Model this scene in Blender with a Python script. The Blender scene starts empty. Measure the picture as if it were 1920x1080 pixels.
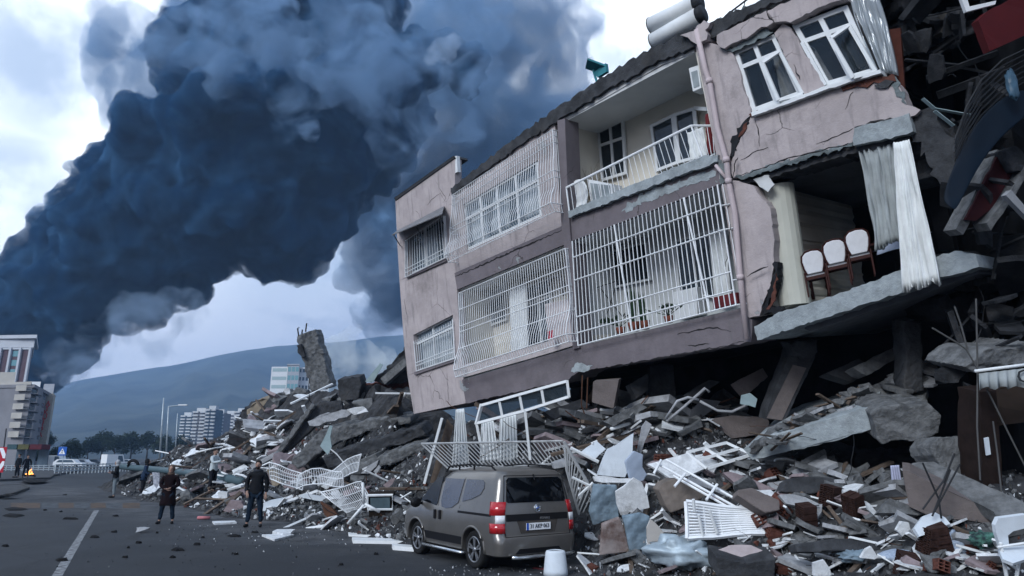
import bpy, bmesh, math, random
from mathutils import Vector, Matrix, Euler, noise
sc = bpy.context.scene
COL = sc.collection
R = random.Random(7)
# ---------------------------------------------------------------- camera
FPX, PITCH, CAMH = 1280.0, math.radians(13.9), 1.9
CP, SP = math.cos(PITCH), math.sin(PITCH)
cam_d = bpy.data.cameras.new('camera'); cam = bpy.data.objects.new('camera', cam_d); COL.objects.link(cam)
cam_d.sensor_width = 36; cam_d.lens = 24.0; cam_d.clip_start = 0.1; cam_d.clip_end = 20000
cam.location = (0, 0, CAMH); cam.rotation_euler = (math.pi/2+PITCH, 0, 0)
sc.camera = cam
sc.view_settings.view_transform = 'Standard'; sc.view_settings.look = 'None'
sc.view_settings.gamma = 1; sc.view_settings.exposure = 0.88
sc.cycles.use_denoising = True
sc.cycles.max_bounces = 6; sc.cycles.diffuse_bounces = 3; sc.cycles.glossy_bounces = 3
sc.cycles.transmission_bounces = 4; sc.cycles.volume_bounces = 1; sc.cycles.volume_step_rate = 0.6
sc.cycles.transparent_max_bounces = 48; sc.cycles.caustics_reflective = False; sc.cycles.caustics_refractive = False
sc.cycles.sample_clamp_indirect = 4.0
C0 = Vector((0, 0, CAMH))
def ray(x, y):
    a, b = (x-960)/FPX, (540-y)/FPX
    return Vector((a, CP-b*SP, b*CP+SP))
def px(x, y, Z): return C0+ray(x, y)*Z            # point at camera depth Z
def gp(x, y, h=0.0):
    d = ray(x, y); return C0+d*((h-CAMH)/d.z)       # point on the horizontal plane z = h
# ---------------------------------------------------------------- world: overcast sky
def nd(nt, t, **kw):
    n = nt.nodes.new(t)
    for k, v in kw.items(): setattr(n, k, v)
    return n
def val(nt, sock, v):
    if hasattr(v, 'bl_rna') or isinstance(v, bpy.types.NodeSocket): nt.links.new(v, sock)
    else: sock.default_value = v
def mth(nt, op, a, b=None, c=None, clamp=False):
    n = nd(nt, 'ShaderNodeMath', operation=op, use_clamp=clamp)
    val(nt, n.inputs[0], a)
    if b is not None: val(nt, n.inputs[1], b)
    if c is not None: val(nt, n.inputs[2], c)
    return n.outputs[0]
def mixc(nt, f, a, b, blend='MIX'):
    n = nd(nt, 'ShaderNodeMix', data_type='RGBA', blend_type=blend)
    val(nt, n.inputs[0], f); val(nt, n.inputs[6], a if not isinstance(a, tuple) else (*a, 1)[:4]); val(nt, n.inputs[7], b if not isinstance(b, tuple) else (*b, 1)[:4])
    return n.outputs[2]
def sstep(nt, v, a, b, o0=0.0, o1=1.0):
    n = nd(nt, 'ShaderNodeMapRange', interpolation_type='SMOOTHSTEP')
    val(nt, n.inputs[0], v); n.inputs[1].default_value = a; n.inputs[2].default_value = b
    n.inputs[3].default_value = o0; n.inputs[4].default_value = o1
    return n.outputs[0]
SUN_EL, SUN_AZ = math.radians(30), math.radians(215)   # azimuth measured clockwise from +Y: behind the camera, to its left
w = bpy.data.worlds.new('World'); sc.world = w; w.use_nodes = True
nt = w.node_tree; nt.nodes.clear()
wo = nd(nt, 'ShaderNodeOutputWorld'); bgc = nd(nt, 'ShaderNodeBackground')
sky = nd(nt, 'ShaderNodeTexSky', sky_type='NISHITA', sun_disc=False)
sky.sun_elevation = SUN_EL; sky.sun_rotation = SUN_AZ; sky.dust_density = 3
tc = nd(nt, 'ShaderNodeTexCoord'); sep = nd(nt, 'ShaderNodeSeparateXYZ'); nt.links.new(tc.outputs['Generated'], sep.inputs[0])
zz = mth(nt, 'ADD', mth(nt, 'MAXIMUM', sep.outputs[2], 0.0), 0.25)
cx_ = mth(nt, 'DIVIDE', sep.outputs[0], zz); cy_ = mth(nt, 'DIVIDE', sep.outputs[1], zz)
cmb = nd(nt, 'ShaderNodeCombineXYZ'); nt.links.new(cx_, cmb.inputs[0]); nt.links.new(cy_, cmb.inputs[1])
n1 = nd(nt, 'ShaderNodeTexNoise'); n1.inputs['Scale'].default_value = 1.5; n1.inputs['Detail'].default_value = 8; n1.inputs['Roughness'].default_value = 0.55; n1.inputs['Distortion'].default_value = 0.4
nt.links.new(cmb.outputs[0], n1.inputs['Vector'])
def dirmask(x, y, tight0, tight1):
    d = ray(x, y).normalized()
    vm = nd(nt, 'ShaderNodeVectorMath', operation='DOT_PRODUCT'); nt.links.new(tc.outputs['Generated'], vm.inputs[0]); vm.inputs[1].default_value = d
    return sstep(nt, vm.outputs['Value'], math.cos(math.radians(tight0)), math.cos(math.radians(tight1)))
cloud = sstep(nt, n1.outputs[0], 0.36, 0.62)
bright = mth(nt, 'MAXIMUM', dirmask(60, 230, 34, 8), dirmask(1180, -60, 16, 4))
cv = mth(nt, 'ADD', mth(nt, 'MULTIPLY', cloud, 0.55), mth(nt, 'MULTIPLY', bright, 0.9), clamp=True)
dark = dirmask(690, 560, 17, 5)
cv = mth(nt, 'SUBTRACT', cv, mth(nt, 'MULTIPLY', dark, 0.62), clamp=True)
n2 = nd(nt, 'ShaderNodeTexNoise'); n2.inputs['Scale'].default_value = 5.0; n2.inputs['Detail'].default_value = 8; n2.inputs['Roughness'].default_value = 0.6; nt.links.new(tc.outputs['Generated'], n2.inputs['Vector'])
sm = mth(nt, 'MAXIMUM', mth(nt, 'MAXIMUM', dirmask(110, 120, 7, 2), dirmask(15, 370, 6, 2)), mth(nt, 'MAXIMUM', dirmask(40, 490, 5, 2), dirmask(1180, 60, 5, 1)))
cv = mth(nt, 'SUBTRACT', cv, mth(nt, 'MULTIPLY', mth(nt, 'MULTIPLY', sm, sstep(nt, n2.outputs[0], .40, .64)), 0.55), clamp=True)
ccol = mixc(nt, cv, (0.085, 0.175, 0.33), (1.0, 1.08, 1.18))
# pale warm strip low over the hills
strip = mth(nt, 'MULTIPLY', sstep(nt, sep.outputs[2], 0.30, 0.12), 0.75)
ccol = mixc(nt, strip, ccol, (0.52, 0.54, 0.64))
skyv = nd(nt, 'ShaderNodeVectorMath', operation='SCALE'); nt.links.new(sky.outputs[0], skyv.inputs[0]); skyv.inputs['Scale'].default_value = 0.09
allc = mixc(nt, 0.88, skyv.outputs[0], ccol)
nt.links.new(allc, bgc.inputs[0]); bgc.inputs[1].default_value = 1.0
nt.links.new(bgc.outputs[0], wo.inputs[0])
# ---------------------------------------------------------------- sun behind the overcast
sd = bpy.data.lights.new('sun', 'SUN'); sd.energy = 1.8; sd.angle = math.radians(22); sd.color = (0.90, 0.95, 1.0)
sun = bpy.data.objects.new('sun', sd); COL.objects.link(sun)
_s = Vector((math.sin(SUN_AZ)*math.cos(SUN_EL), math.cos(SUN_AZ)*math.cos(SUN_EL), math.sin(SUN_EL)))
sun.rotation_euler = _s.to_track_quat('Z', 'Y').to_euler()
# ================================================================ helpers
MATS = {}
def mat(name, col, rough=0.85, metal=0.0, var=0.25, scale=3.0, bump=0.0, bscale=30.0, col2=None, spec=0.12, emit=None, dirt=0.0, flake=None, crk=0.0):
    """procedural surface: base colour mottled by two noises, optional stains and bump (world-size object coordinates)"""
    if name in MATS: return MATS[name]
    m = bpy.data.materials.new(name); m.use_nodes = True; nt = m.node_tree; b = nt.nodes['Principled BSDF']
    b.inputs['Roughness'].default_value = rough; b.inputs['Metallic'].default_value = metal; b.inputs['Specular IOR Level'].default_value = spec
    tc = nd(nt, 'ShaderNodeTexCoord')
    n = nd(nt, 'ShaderNodeTexNoise'); n.inputs['Scale'].default_value = scale; n.inputs['Detail'].default_value = 7; n.inputs['Roughness'].default_value = 0.65
    nt.links.new(tc.outputs['Object'], n.inputs['Vector'])
    f = sstep(nt, n.outputs[0], 0.32, 0.68)
    c2 = col2 if col2 else tuple(c*(1-var) for c in col)
    out = mixc(nt, f, c2, col)
    if dirt > 0:
        n2 = nd(nt, 'ShaderNodeTexNoise'); n2.inputs['Scale'].default_value = scale*0.35; n2.inputs['Detail'].default_value = 9; n2.inputs['Roughness'].default_value = 0.75
        nt.links.new(tc.outputs['Object'], n2.inputs['Vector'])
        out = mixc(nt, mth(nt, 'MULTIPLY', sstep(nt, n2.outputs[0], 0.52, 0.7), dirt), out, (0.07, 0.065, 0.06))
    if crk > 0:   # hairline crack network
        nw = nd(nt, 'ShaderNodeTexNoise'); nw.inputs['Scale'].default_value = 2.2; nw.inputs['Detail'].default_value = 6; nt.links.new(tc.outputs['Object'], nw.inputs['Vector'])
        vo = nd(nt, 'ShaderNodeTexVoronoi', feature='DISTANCE_TO_EDGE'); vo.inputs['Scale'].default_value = 0.9; nt.links.new(mixc(nt, .35, tc.outputs['Object'], nw.outputs['Color'], 'ADD'), vo.inputs['Vector'])
        nm = nd(nt, 'ShaderNodeTexNoise'); nm.inputs['Scale'].default_value = 0.6; nt.links.new(tc.outputs['Object'], nm.inputs['Vector'])
        ck = mth(nt, 'MULTIPLY', sstep(nt, vo.outputs['Distance'], .009, .003), sstep(nt, nm.outputs[0], .56, .64)); out = mixc(nt, mth(nt, 'MULTIPLY', ck, crk), out, (0.05, 0.045, 0.045))
    fl = None
    if flake:     # plaster fallen away in sharp edged patches
        nf = nd(nt, 'ShaderNodeTexNoise'); nf.inputs['Scale'].default_value = 0.9; nf.inputs['Detail'].default_value = 9; nf.inputs['Roughness'].default_value = 0.6; nt.links.new(tc.outputs['Object'], nf.inputs['Vector'])
        fl = sstep(nt, nf.outputs[0], flake[3], flake[3]+.006); ed = sstep(nt, nf.outputs[0], flake[3]-.012, flake[3]); out = mixc(nt, mth(nt, 'MULTIPLY', ed, .5), out, (.10, .09, .09)); out = mixc(nt, fl, out, flake[:3])
    # thin rain streaks running down
    if flake:
        mpn = nd(nt, 'ShaderNodeMapping'); mpn.inputs['Scale'].default_value = (5, 5, .35); nt.links.new(tc.outputs['Object'], mpn.inputs[0]); ns = nd(nt, 'ShaderNodeTexNoise'); ns.inputs['Scale'].default_value = 1.6; ns.inputs['Detail'].default_value = 6; nt.links.new(mpn.outputs[0], ns.inputs['Vector'])
        out = mixc(nt, sstep(nt, ns.outputs[0], .52, .75, 0, .45), out, (0.13, 0.12, 0.125))
    nt.links.new(out, b.inputs['Base Color'])
    if bump > 0:
        nb = nd(nt, 'ShaderNodeTexNoise'); nb.inputs['Scale'].default_value = bscale; nb.inputs['Detail'].default_value = 6; nb.inputs['Roughness'].default_value = 0.7
        nt.links.new(tc.outputs['Object'], nb.inputs['Vector'])
        bp = nd(nt, 'ShaderNodeBump'); bp.inputs['Strength'].default_value = bump; bp.inputs['Distance'].default_value = 0.03
        nt.links.new(nb.outputs[0], bp.inputs['Height']); nt.links.new(bp.outputs[0], b.inputs['Normal'])
    if emit:
        b.inputs['Emission Color'].default_value = (*emit[:3], 1); b.inputs['Emission Strength'].default_value = emit[3]
    MATS[name] = m; return m
def volmat(name, col, dens, aniso=0.0, het=None):
    m = bpy.data.materials.new(name); m.use_nodes = True; nt = m.node_tree; nt.nodes.clear()
    o = nd(nt, 'ShaderNodeOutputMaterial'); v = nd(nt, 'ShaderNodeVolumePrincipled')
    v.inputs['Color'].default_value = (*col, 1); v.inputs['Density'].default_value = dens; v.inputs['Anisotropy'].default_value = aniso
    nt.links.new(v.outputs[0], o.inputs['Volume']); m.cycles.homogeneous_volume = het is None
    if het:      # turbulent density: (noise size in metres, low, high, second colour)
        tc = nd(nt, 'ShaderNodeTexCoord'); n = nd(nt, 'ShaderNodeTexNoise'); n.inputs['Scale'].default_value = 1/het[0]; n.inputs['Detail'].default_value = 7; n.inputs['Roughness'].default_value = .62; n.inputs['Distortion'].default_value = .8
        nt.links.new(tc.outputs['Object'], n.inputs['Vector']); d = sstep(nt, n.outputs[0], het[1], het[2]); nt.links.new(mth(nt, 'MULTIPLY', d, dens), v.inputs['Density'])
        if len(het) > 3:   # sooty and paler smoke mixed
            n2 = nd(nt, 'ShaderNodeTexNoise'); n2.inputs['Scale'].default_value = .55/het[0]; n2.inputs['Detail'].default_value = 7; n2.inputs['Roughness'].default_value = .6; n2.inputs['Distortion'].default_value = 1.2; nt.links.new(tc.outputs['Object'], n2.inputs['Vector'])
            nt.links.new(mixc(nt, sstep(nt, n2.outputs[0], .42, .66), col, het[3]), v.inputs['Color'])
    return m
def tag(o, label=None, cat=None, group=None, kind=None):
    if label: o['label'] = label
    if cat: o['category'] = cat
    if group: o['group'] = group
    if kind: o['kind'] = kind
    return o
def thing(name, label, cat, loc=(0, 0, 0), rot=None, group=None):
    o = bpy.data.objects.new(name, None); COL.objects.link(o); o.location = loc; o.empty_display_size = 0.2
    if rot is not None: o.rotation_euler = rot
    return tag(o, label, cat, group)
class MB:
    """collects shapes, links them as ONE mesh object"""
    def __init__(s): s.v = []; s.f = []; s.s = []
    def add(s, vs, fs, smooth=False):
        n = len(s.v); s.v += [tuple(v) for v in vs]; s.f += [tuple(i+n for i in f) for f in fs]; s.s += [smooth]*len(fs); return s
    def box(s, c, d, M=None):
        c = Vector(c); x, y, z = d[0]/2, d[1]/2, d[2]/2
        vs = [Vector((a*x, b*y, e*z)) for a in (-1, 1) for b in (-1, 1) for e in (-1, 1)]
        vs = [c+(M @ v if M else v) for v in vs]
        return s.add(vs, [(0, 1, 3, 2), (4, 6, 7, 5), (0, 4, 5, 1), (2, 3, 7, 6), (0, 2, 6, 4), (1, 5, 7, 3)])
    def hexa(s, a, b):
        """prism between two equal-length rings"""
        n = len(a); fs = [tuple(range(n))[::-1], tuple(range(n, 2*n))]+[(i, (i+1) % n, n+(i+1) % n, n+i) for i in range(n)]
        return s.add(list(a)+list(b), fs)
    def tube(s, pts, r, seg=6, r2=None, cap=True):
        pts = [Vector(p) for p in pts]; rings = []
        for i, p in enumerate(pts):
            d = (pts[min(i+1, len(pts)-1)]-pts[max(i-1, 0)]); d = d.normalized() if d.length > 1e-9 else Vector((0, 0, 1))
            up = Vector((0, 0, 1)) if abs(d.z) < .9 else Vector((1, 0, 0))
            a = d.cross(up).normalized(); b = d.cross(a)
            rr = r if r2 is None else r+(r2-r)*i/max(1, len(pts)-1)
            if isinstance(r, (list, tuple)): rr = r[i]
            rings.append([p+a*math.cos(t*2*math.pi/seg)*rr+b*math.sin(t*2*math.pi/seg)*rr for t in range(seg)])
        vs = [v for g in rings for v in g]; fs = []
        for i in range(len(rings)-1):
            for k in range(seg):
                fs.append((i*seg+k, i*seg+(k+1) % seg, (i+1)*seg+(k+1) % seg, (i+1)*seg+k))
        if cap: fs += [tuple(range(seg))[::-1], tuple(range((len(rings)-1)*seg, len(rings)*seg))]
        return s.add(vs, fs, smooth=seg > 6)
    def bar(s, a, b, w_, h_=None, up=None):
        """rectangular bar from a to b"""
        a, b = Vector(a), Vector(b); d = (b-a); L = d.length
        if L < 1e-6: return s
        d /= L; up = Vector(up) if up is not None else (Vector((0, 0, 1)) if abs(d.z) < .95 else Vector((1, 0, 0)))
        x = d.cross(up).normalized(); y = x.cross(d); h_ = h_ or w_
        q = [x*w_/2+y*h_/2, -x*w_/2+y*h_/2, -x*w_/2-y*h_/2, x*w_/2-y*h_/2]
        return s.hexa([a+v for v in q], [b+v for v in q])
    def sphere(s, c, r, seg=10, rings=7, M=None):
        c = Vector(c); r = (r, r, r) if not isinstance(r, (tuple, list)) else r
        vs = [(0, 0, 1)]+[(math.sin(math.pi*i/rings)*math.cos(2*math.pi*k/seg), math.sin(math.pi*i/rings)*math.sin(2*math.pi*k/seg), math.cos(math.pi*i/rings)) for i in range(1, rings) for k in range(seg)]+[(0, 0, -1)]
        vs = [Vector((v[0]*r[0], v[1]*r[1], v[2]*r[2])) for v in vs]; vs = [c+(M @ v if M else v) for v in vs]
        fs = [(0, 1+k, 1+(k+1) % seg) for k in range(seg)]
        for i in range(rings-2):
            for k in range(seg):
                fs.append((1+i*seg+k, 1+(i+1)*seg+k, 1+(i+1)*seg+(k+1) % seg, 1+i*seg+(k+1) % seg))
        n = len(vs)-1; fs += [(n, 1+(rings-2)*seg+(k+1) % seg, 1+(rings-2)*seg+k) for k in range(seg)]
        return s.add(vs, fs, smooth=True)
    def build(s, name, m, parent=None, smooth=None, bevel=0, solid=0, subsurf=0, loc=None):
        me = bpy.data.meshes.new(name); vs = s.v
        inv = None
        o = bpy.data.objects.new(name, me)
        if parent is not None:
            o.parent = parent
            pm = parent.matrix_basis if parent.parent is None else parent.parent.matrix_basis @ parent.matrix_basis
            inv = pm.inverted()
        elif loc is not None:
            o.location = loc; inv = Matrix.Translation(-Vector(loc))
        if inv is not None: vs = [tuple(inv @ Vector(v)) for v in vs]
        me.from_pydata(vs, [], s.f); me.materials.append(m)
        sm = s.s if smooth is None else [smooth]*len(s.f)
        me.polygons.foreach_set('use_smooth', sm)
        me.validate(); me.update(); COL.objects.link(o)
        if solid: md = o.modifiers.new('thickness', 'SOLIDIFY'); md.thickness = solid; md.offset = 0
        if subsurf: md = o.modifiers.new('subd', 'SUBSURF'); md.levels = md.render_levels = subsurf
        if bevel: md = o.modifiers.new('bevel', 'BEVEL'); md.width = bevel; md.segments = 2; md.limit_method = 'ANGLE'
        return o
def centre(vs):
    s = Vector((0, 0, 0))
    for v in vs: s += Vector(v)
    return s/len(vs)
def seg_lerp(a, b, t): return Vector(a).lerp(Vector(b), t)
# ================================================================ smoke, haze, hills
def biggest_island(me):
    """keep only the outer shell: drop cavities and crumbs left by the union"""
    n = len(me.vertices); par = list(range(n))
    def find(a):
        while par[a] != a: par[a] = par[par[a]]; a = par[a]
        return a
    for e in me.edges:
        a, b = find(e.vertices[0]), find(e.vertices[1])
        if a != b: par[a] = b
    cnt = {}
    root = [find(i) for i in range(n)]
    for q in root: cnt[q] = cnt.get(q, 0)+1
    best = max(cnt, key=cnt.get); idx = {}; vs = []
    for i, q in enumerate(root):
        if q == best: idx[i] = len(vs); vs.append(me.vertices[i].co.copy())
    fs = [tuple(idx[v] for v in p.vertices) for p in me.polygons if root[p.vertices[0]] == best]
    return vs, fs
def puffs(name, lumps, dens, col, depth, voxel, seed, disp=((60, 22), (22, 9)), label='', cat='smoke', sub=22, aniso=0.0, K=1.0, het=None):
    """closed billowing mesh of many united puffs, displaced, holding a real even volume"""
    r = random.Random(seed); bm = bmesh.new(); depth *= K; voxel *= K; dens /= K
    for (x, y, rad, dz) in lumps:
        Z = depth+dz*K; c = px(x, y, Z); RR = rad*Z/FPX
        bmesh.ops.create_icosphere(bm, subdivisions=2, radius=RR, matrix=Matrix.Translation(c))
        for k in range(sub):
            d = Vector((r.gauss(0, 1), r.gauss(0, 1), r.gauss(0, 1))).normalized()
            q = RR*r.uniform(.15, .40)
            bmesh.ops.create_icosphere(bm, subdivisions=1, radius=q, matrix=Matrix.Translation(c+d*RR*r.uniform(.75, 1.0)))
    me = bpy.data.meshes.new(name); bm.to_mesh(me); bm.free()
    o = bpy.data.objects.new(name, me); COL.objects.link(o)
    rm = o.modifiers.new('remesh', 'REMESH'); rm.mode = 'VOXEL'; rm.voxel_size = voxel; rm.use_smooth_shade = True
    for sz, st in disp:
        tx = bpy.data.textures.new(name, 'CLOUDS'); tx.noise_scale = sz*K; tx.noise_depth = 3
        dm = o.modifiers.new('billow', 'DISPLACE'); dm.texture = tx; dm.texture_coords = 'LOCAL'; dm.strength = st*2*K; dm.mid_level = 0.5
    rm = o.modifiers.new('remesh', 'REMESH'); rm.mode = 'VOXEL'; rm.voxel_size = voxel*.8; rm.use_smooth_shade = True
    bpy.context.view_layer.update(); m2 = bpy.data.meshes.new_from_object(o.evaluated_get(bpy.context.evaluated_depsgraph_get()))
    vs, fs = biggest_island(m2); o.modifiers.clear(); bpy.data.meshes.remove(m2)
    m3 = bpy.data.meshes.new(name); m3.from_pydata(vs, [], fs); m3.materials.append(volmat(name, col, dens, aniso, (het[0]*K,)+tuple(het[1:]) if het else None)); o.data = m3; bpy.data.meshes.remove(me)
    tag(o, label, cat, kind='stuff'); return o
KS = 0.45
PL = [(40, 590, 85, 0), (-60, 600, 90, 0), (90, 520, 75, 10), (120, 620, 70, 0), (60, 690, 60, 0), (150, 445, 75, 0), (165, 540, 90, -30), (230, 330, 75, 0), (210, 400, 90, 0),
    (270, 430, 130, -40), (250, 560, 60, 0), (330, 500, 85, -20), (330, 330, 130, -60), (290, 270, 85, 0), (420, 400, 120, -60), (460, 290, 150, -80), (420, 180, 110, 0), (540, 400, 110, -60),
    (545, 455, 70, -40), (600, 380, 75, 0), (600, 250, 130, -80), (500, 490, 45, -20), (370, 90, 80, 30), (460, 60, 90, 0), (700, 180, 110, -30), (560, 60, 100, 20), (640, 100, 100, 0), (680, 20, 80, 0), (780, 120, 70, -10), (880, 130, 50, 10), (690, 300, 60, 20)]
puffs('smoke_plume', PL, 0.17, (0.010, 0.070, 0.18), 900, 5.0, 3, disp=((60, 18), (22, 13), (8, 7)), label='huge dark navy smoke plume billowing diagonally across the sky', sub=34, K=KS, het=(30, .34, .56, (.09, .24, .45)))
puffs('smoke_cloud', [(230, 60, 60, 0), (240, 180, 60, 0), (215, 130, 45, 0), (330, 190, 110, 0), (500, 120, 150, 0), (700, 130, 170, 0), (880, 120, 150, 0), (980, 60, 110, 0), (1020, 130, 100, 30), (880, 300, 150, 0), (760, 380, 120, 0), (950, 260, 150, 0), (720, 480, 80, 0), (800, 520, 110, 0), (560, -10, 110, 0), (860, -10, 110, 0), (400, 0, 100, 0), (1060, 40, 70, 0), (720, 590, 50, 60), (1050, 230, 90, 0)],
    0.026, (0.24, 0.42, 0.66), 1150, 9.0, 5, label='paler blue grey smoke cloud spreading behind the dark plume', disp=((90, 34), (34, 22), (14, 9)), sub=26, K=KS, het=(75, .34, .62))
puffs('smoke_veil', [(300, 70, 60, 0), (380, 60, 60, 0), (480, 40, 70, 0), (560, 90, 60, 0), (620, 140, 70, 0), (680, 60, 80, 0), (720, 180, 70, 0), (560, 200, 50, 0), (760, 110, 70, 0), (830, 60, 60, 0), (800, 230, 60, 0), (740, 270, 60, 0), (870, 160, 50, 0), (900, 40, 60, 0), (440, 130, 50, 0), (520, 20, 60, 0), (860, 240, 50, 0)],
    0.030, (0.34, 0.52, 0.76), 700, 5.0, 15, label='lighter grey blue smoke veil rolling in front of the upper plume', disp=((50, 30), (20, 18), (8, 8)), sub=26, K=KS, het=(48, .42, .64))
puffs('smoke_puff', [(828, 92, 26, 0), (844, 80, 18, 0), (812, 104, 16, 0), (840, 104, 14, 0)], 0.05, (0.60, 0.74, 0.92), 640, 1.8, 9, label='small bright round smoke puff high in front of the plume', disp=((14, 8), (5, 4)), sub=18, K=KS, het=(18, .32, .6))
puffs('smoke_wisp', [(230, 620, 45, 0), (300, 600, 42, 0), (180, 640, 40, 0), (340, 590, 35, 0), (290, 640, 30, 0), (310, 655, 20, 0), (130, 670, 38, 0), (110, 690, 26, 0), (250, 580, 30, 0)], 0.026, (0.50, 0.68, 0.92), 800, 3.5, 11, label='thin pale blue smoke wisps trailing under the plume above the hill', disp=((40, 22), (14, 12), (6, 5)), K=KS, het=(40, .40, .68))
puffs('steam_cloud', [(650, 690, 36, 0), (640, 650, 30, 0), (665, 620, 26, 0), (690, 670, 34, 2), (720, 700, 34, 0), (640, 720, 30, 0), (690, 720, 34, 0), (725, 660, 20, 0)], 0.42, (0.90, 0.96, 1.0), 62, 0.32, 13, label='whitish dust cloud rising behind the leaning broken pillar', disp=((3, 1.3), (1.2, .7)), sub=14, het=(2.4, .36, .66))
# hills
def ridge(name, pts, Z0, depth, m, label):
    """terrain ridge: skyline heights read at bearings, a slope falling toward the viewer with gullies"""
    mb = MB(); N = 150; K = 26; rows = []
    xs = [p[0] for p in pts]
    for j in range(K):
        t = j/(K-1); row = []
        for i in range(N):
            x = xs[0]+(xs[-1]-xs[0])*i/(N-1)
            for a, b in zip(pts, pts[1:]):
                if a[0] <= x <= b[0]: yy = a[1]+(b[1]-a[1])*(x-a[0])/(b[0]-a[0])
            top = px(x, yy, Z0)
            ax = Vector((top.x, top.y, 0)); 
            near = ax*(1-depth*t)
            prof = (1-t)**1.25
            g = noise.noise(Vector((x*.012, t*3.0, 3.1)))*0.16+noise.noise(Vector((x*.05, t*9.0, 1.7)))*0.07
            h = top.z*max(0, prof*(1+g*min(1, t*5))) + noise.noise(Vector((x*.09, 0, 7)))*Z0*0.0015
            row.append((near.x, near.y, h-0.5 if t < 1 else -2))
        rows.append(row)
    vs = [v for r_ in rows for v in r_]
    back = [(v[0]*1.25, v[1]*1.25, -2) for v in rows[0]]
    fs = [(j*N+i, (j+1)*N+i, (j+1)*N+i+1, j*N+i+1) for j in range(K-1) for i in range(N-1)]
    vs += back; nb = K*N
    fs += [(nb+i, i, i+1, nb+i+1) for i in range(N-1)]
    mb.add(vs, fs, True)
    return tag(mb.build(name, m), label, None, kind='structure')
mh = mat('hill', (0.055, 0.066, 0.058), scale=0.006, var=0.5, col2=(0.014, 0.022, 0.024), spec=0.1)
ridge('hills', [(-900, 800), (-400, 770), (60, 735), (150, 712), (240, 697), (350, 680), (400, 668), (470, 655), (560, 645), (640, 640), (740, 628), (900, 624), (1200, 626), (1500, 632), (2000, 650), (2800, 700)], 2600, 0.72, mh, 'long wooded hill range rising to the right behind the street')
# haze box
def haze():
    mb = MB(); mb.box((0, 1250, 249), (7000, 4300, 502))
    o = mb.build('haze', volmat('haze', (0.32, 0.52, 0.82), 0.00030)); tag(o, 'pale blue air between the street and the hills', 'haze', kind='stuff'); o.display_type = 'WIRE'
haze()
# ================================================================ ground, road, kerbs
mg = mat('ground_soil', (0.06, 0.058, 0.055), scale=0.4, var=.4)
mb = MB(); mb.add([(-4500, -800, -0.03), (4500, -800, -0.03), (4500, 4800, -0.03), (-4500, 4800, -0.03)], [(0, 1, 2, 3)])
tag(mb.build('ground', mg), None, kind='structure')
def asphalt():
    m = mat('asphalt', (0.023, 0.027, 0.034), rough=0.7, scale=0.7, var=.3, bump=.5, bscale=60, spec=.2)
    nt = m.node_tree; b = nt.nodes['Principled BSDF']; src = b.inputs['Base Color'].links[0].from_socket
    tc = nd(nt, 'ShaderNodeTexCoord')
    n = nd(nt, 'ShaderNodeTexNoise'); n.inputs['Scale'].default_value = 90; n.inputs['Detail'].default_value = 3; nt.links.new(tc.outputs['Object'], n.inputs['Vector'])
    o = mixc(nt, sstep(nt, n.outputs[0], .3, .7, .0, .45), src, (0.07, 0.073, 0.078))
    v = nd(nt, 'ShaderNodeTexVoronoi', feature='DISTANCE_TO_EDGE'); v.inputs['Scale'].default_value = 0.35
    n3 = nd(nt, 'ShaderNodeTexNoise'); n3.inputs['Scale'].default_value = 1.2; n3.inputs['Detail'].default_value = 5; nt.links.new(tc.outputs['Object'], n3.inputs['Vector'])
    ad = mixc(nt, .12, tc.outputs['Object'], n3.outputs['Color'], 'ADD'); nt.links.new(ad, v.inputs['Vector'])
    o = mixc(nt, sstep(nt, v.outputs['Distance'], .012, .004, 0, .6), o, (0.02, 0.02, 0.022))
    n4 = nd(nt, 'ShaderNodeTexNoise'); n4.inputs['Scale'].default_value = .25; n4.inputs['Detail'].default_value = 8; n4.inputs['Roughness'].default_value = .7; nt.links.new(tc.outputs['Object'], n4.inputs['Vector'])
    o = mixc(nt, sstep(nt, n4.outputs[0], .5, .66, 0, .5), o, (0.062, 0.065, 0.07))
    # pale collapse dust drifted over the asphalt along the foot of the heap, and squarish repair patches
    sp = nd(nt, 'ShaderNodeSeparateXYZ'); nt.links.new(tc.outputs['Object'], sp.inputs[0])
    a, b2 = gp(230, 938), gp(1080, 1052); nx, ny = (b2-a).y, -(b2-a).x; L = math.hypot(nx, ny); nx /= L; ny /= L
    dist = mth(nt, 'ADD', mth(nt, 'ADD', mth(nt, 'MULTIPLY', sp.outputs[0], nx), mth(nt, 'MULTIPLY', sp.outputs[1], ny)), -(a.x*nx+a.y*ny)); dist = mth(nt, 'ABSOLUTE', dist)
    n5 = nd(nt, 'ShaderNodeTexNoise'); n5.inputs['Scale'].default_value = .9; n5.inputs['Detail'].default_value = 9; n5.inputs['Roughness'].default_value = .75; nt.links.new(tc.outputs['Object'], n5.inputs['Vector'])
    dm = mth(nt, 'MULTIPLY', sstep(nt, dist, 4.5, .3), sstep(nt, n5.outputs[0], .36, .66)); o = mixc(nt, mth(nt, 'MULTIPLY', dm, .75), o, (0.12, 0.12, 0.125))
    v2 = nd(nt, 'ShaderNodeTexVoronoi', distance='CHEBYCHEV'); v2.inputs['Scale'].default_value = .16; nt.links.new(tc.outputs['Object'], v2.inputs['Vector']); sc_ = nd(nt, 'ShaderNodeSeparateColor'); nt.links.new(v2.outputs['Color'], sc_.inputs[0])
    o = mixc(nt, sstep(nt, sc_.outputs[0], .72, .74, 0, .45), o, (0.018, 0.02, 0.024))
    nt.links.new(o, b.inputs['Base Color']); return m
MAS = asphalt()
def road_sheet(name, pts, z, m, sub=0):
    mb = MB(); mb.add([(p[0], p[1], z) for p in pts], [tuple(range(len(pts)))]); return tag(mb.build(name, m), kind='structure')
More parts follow.
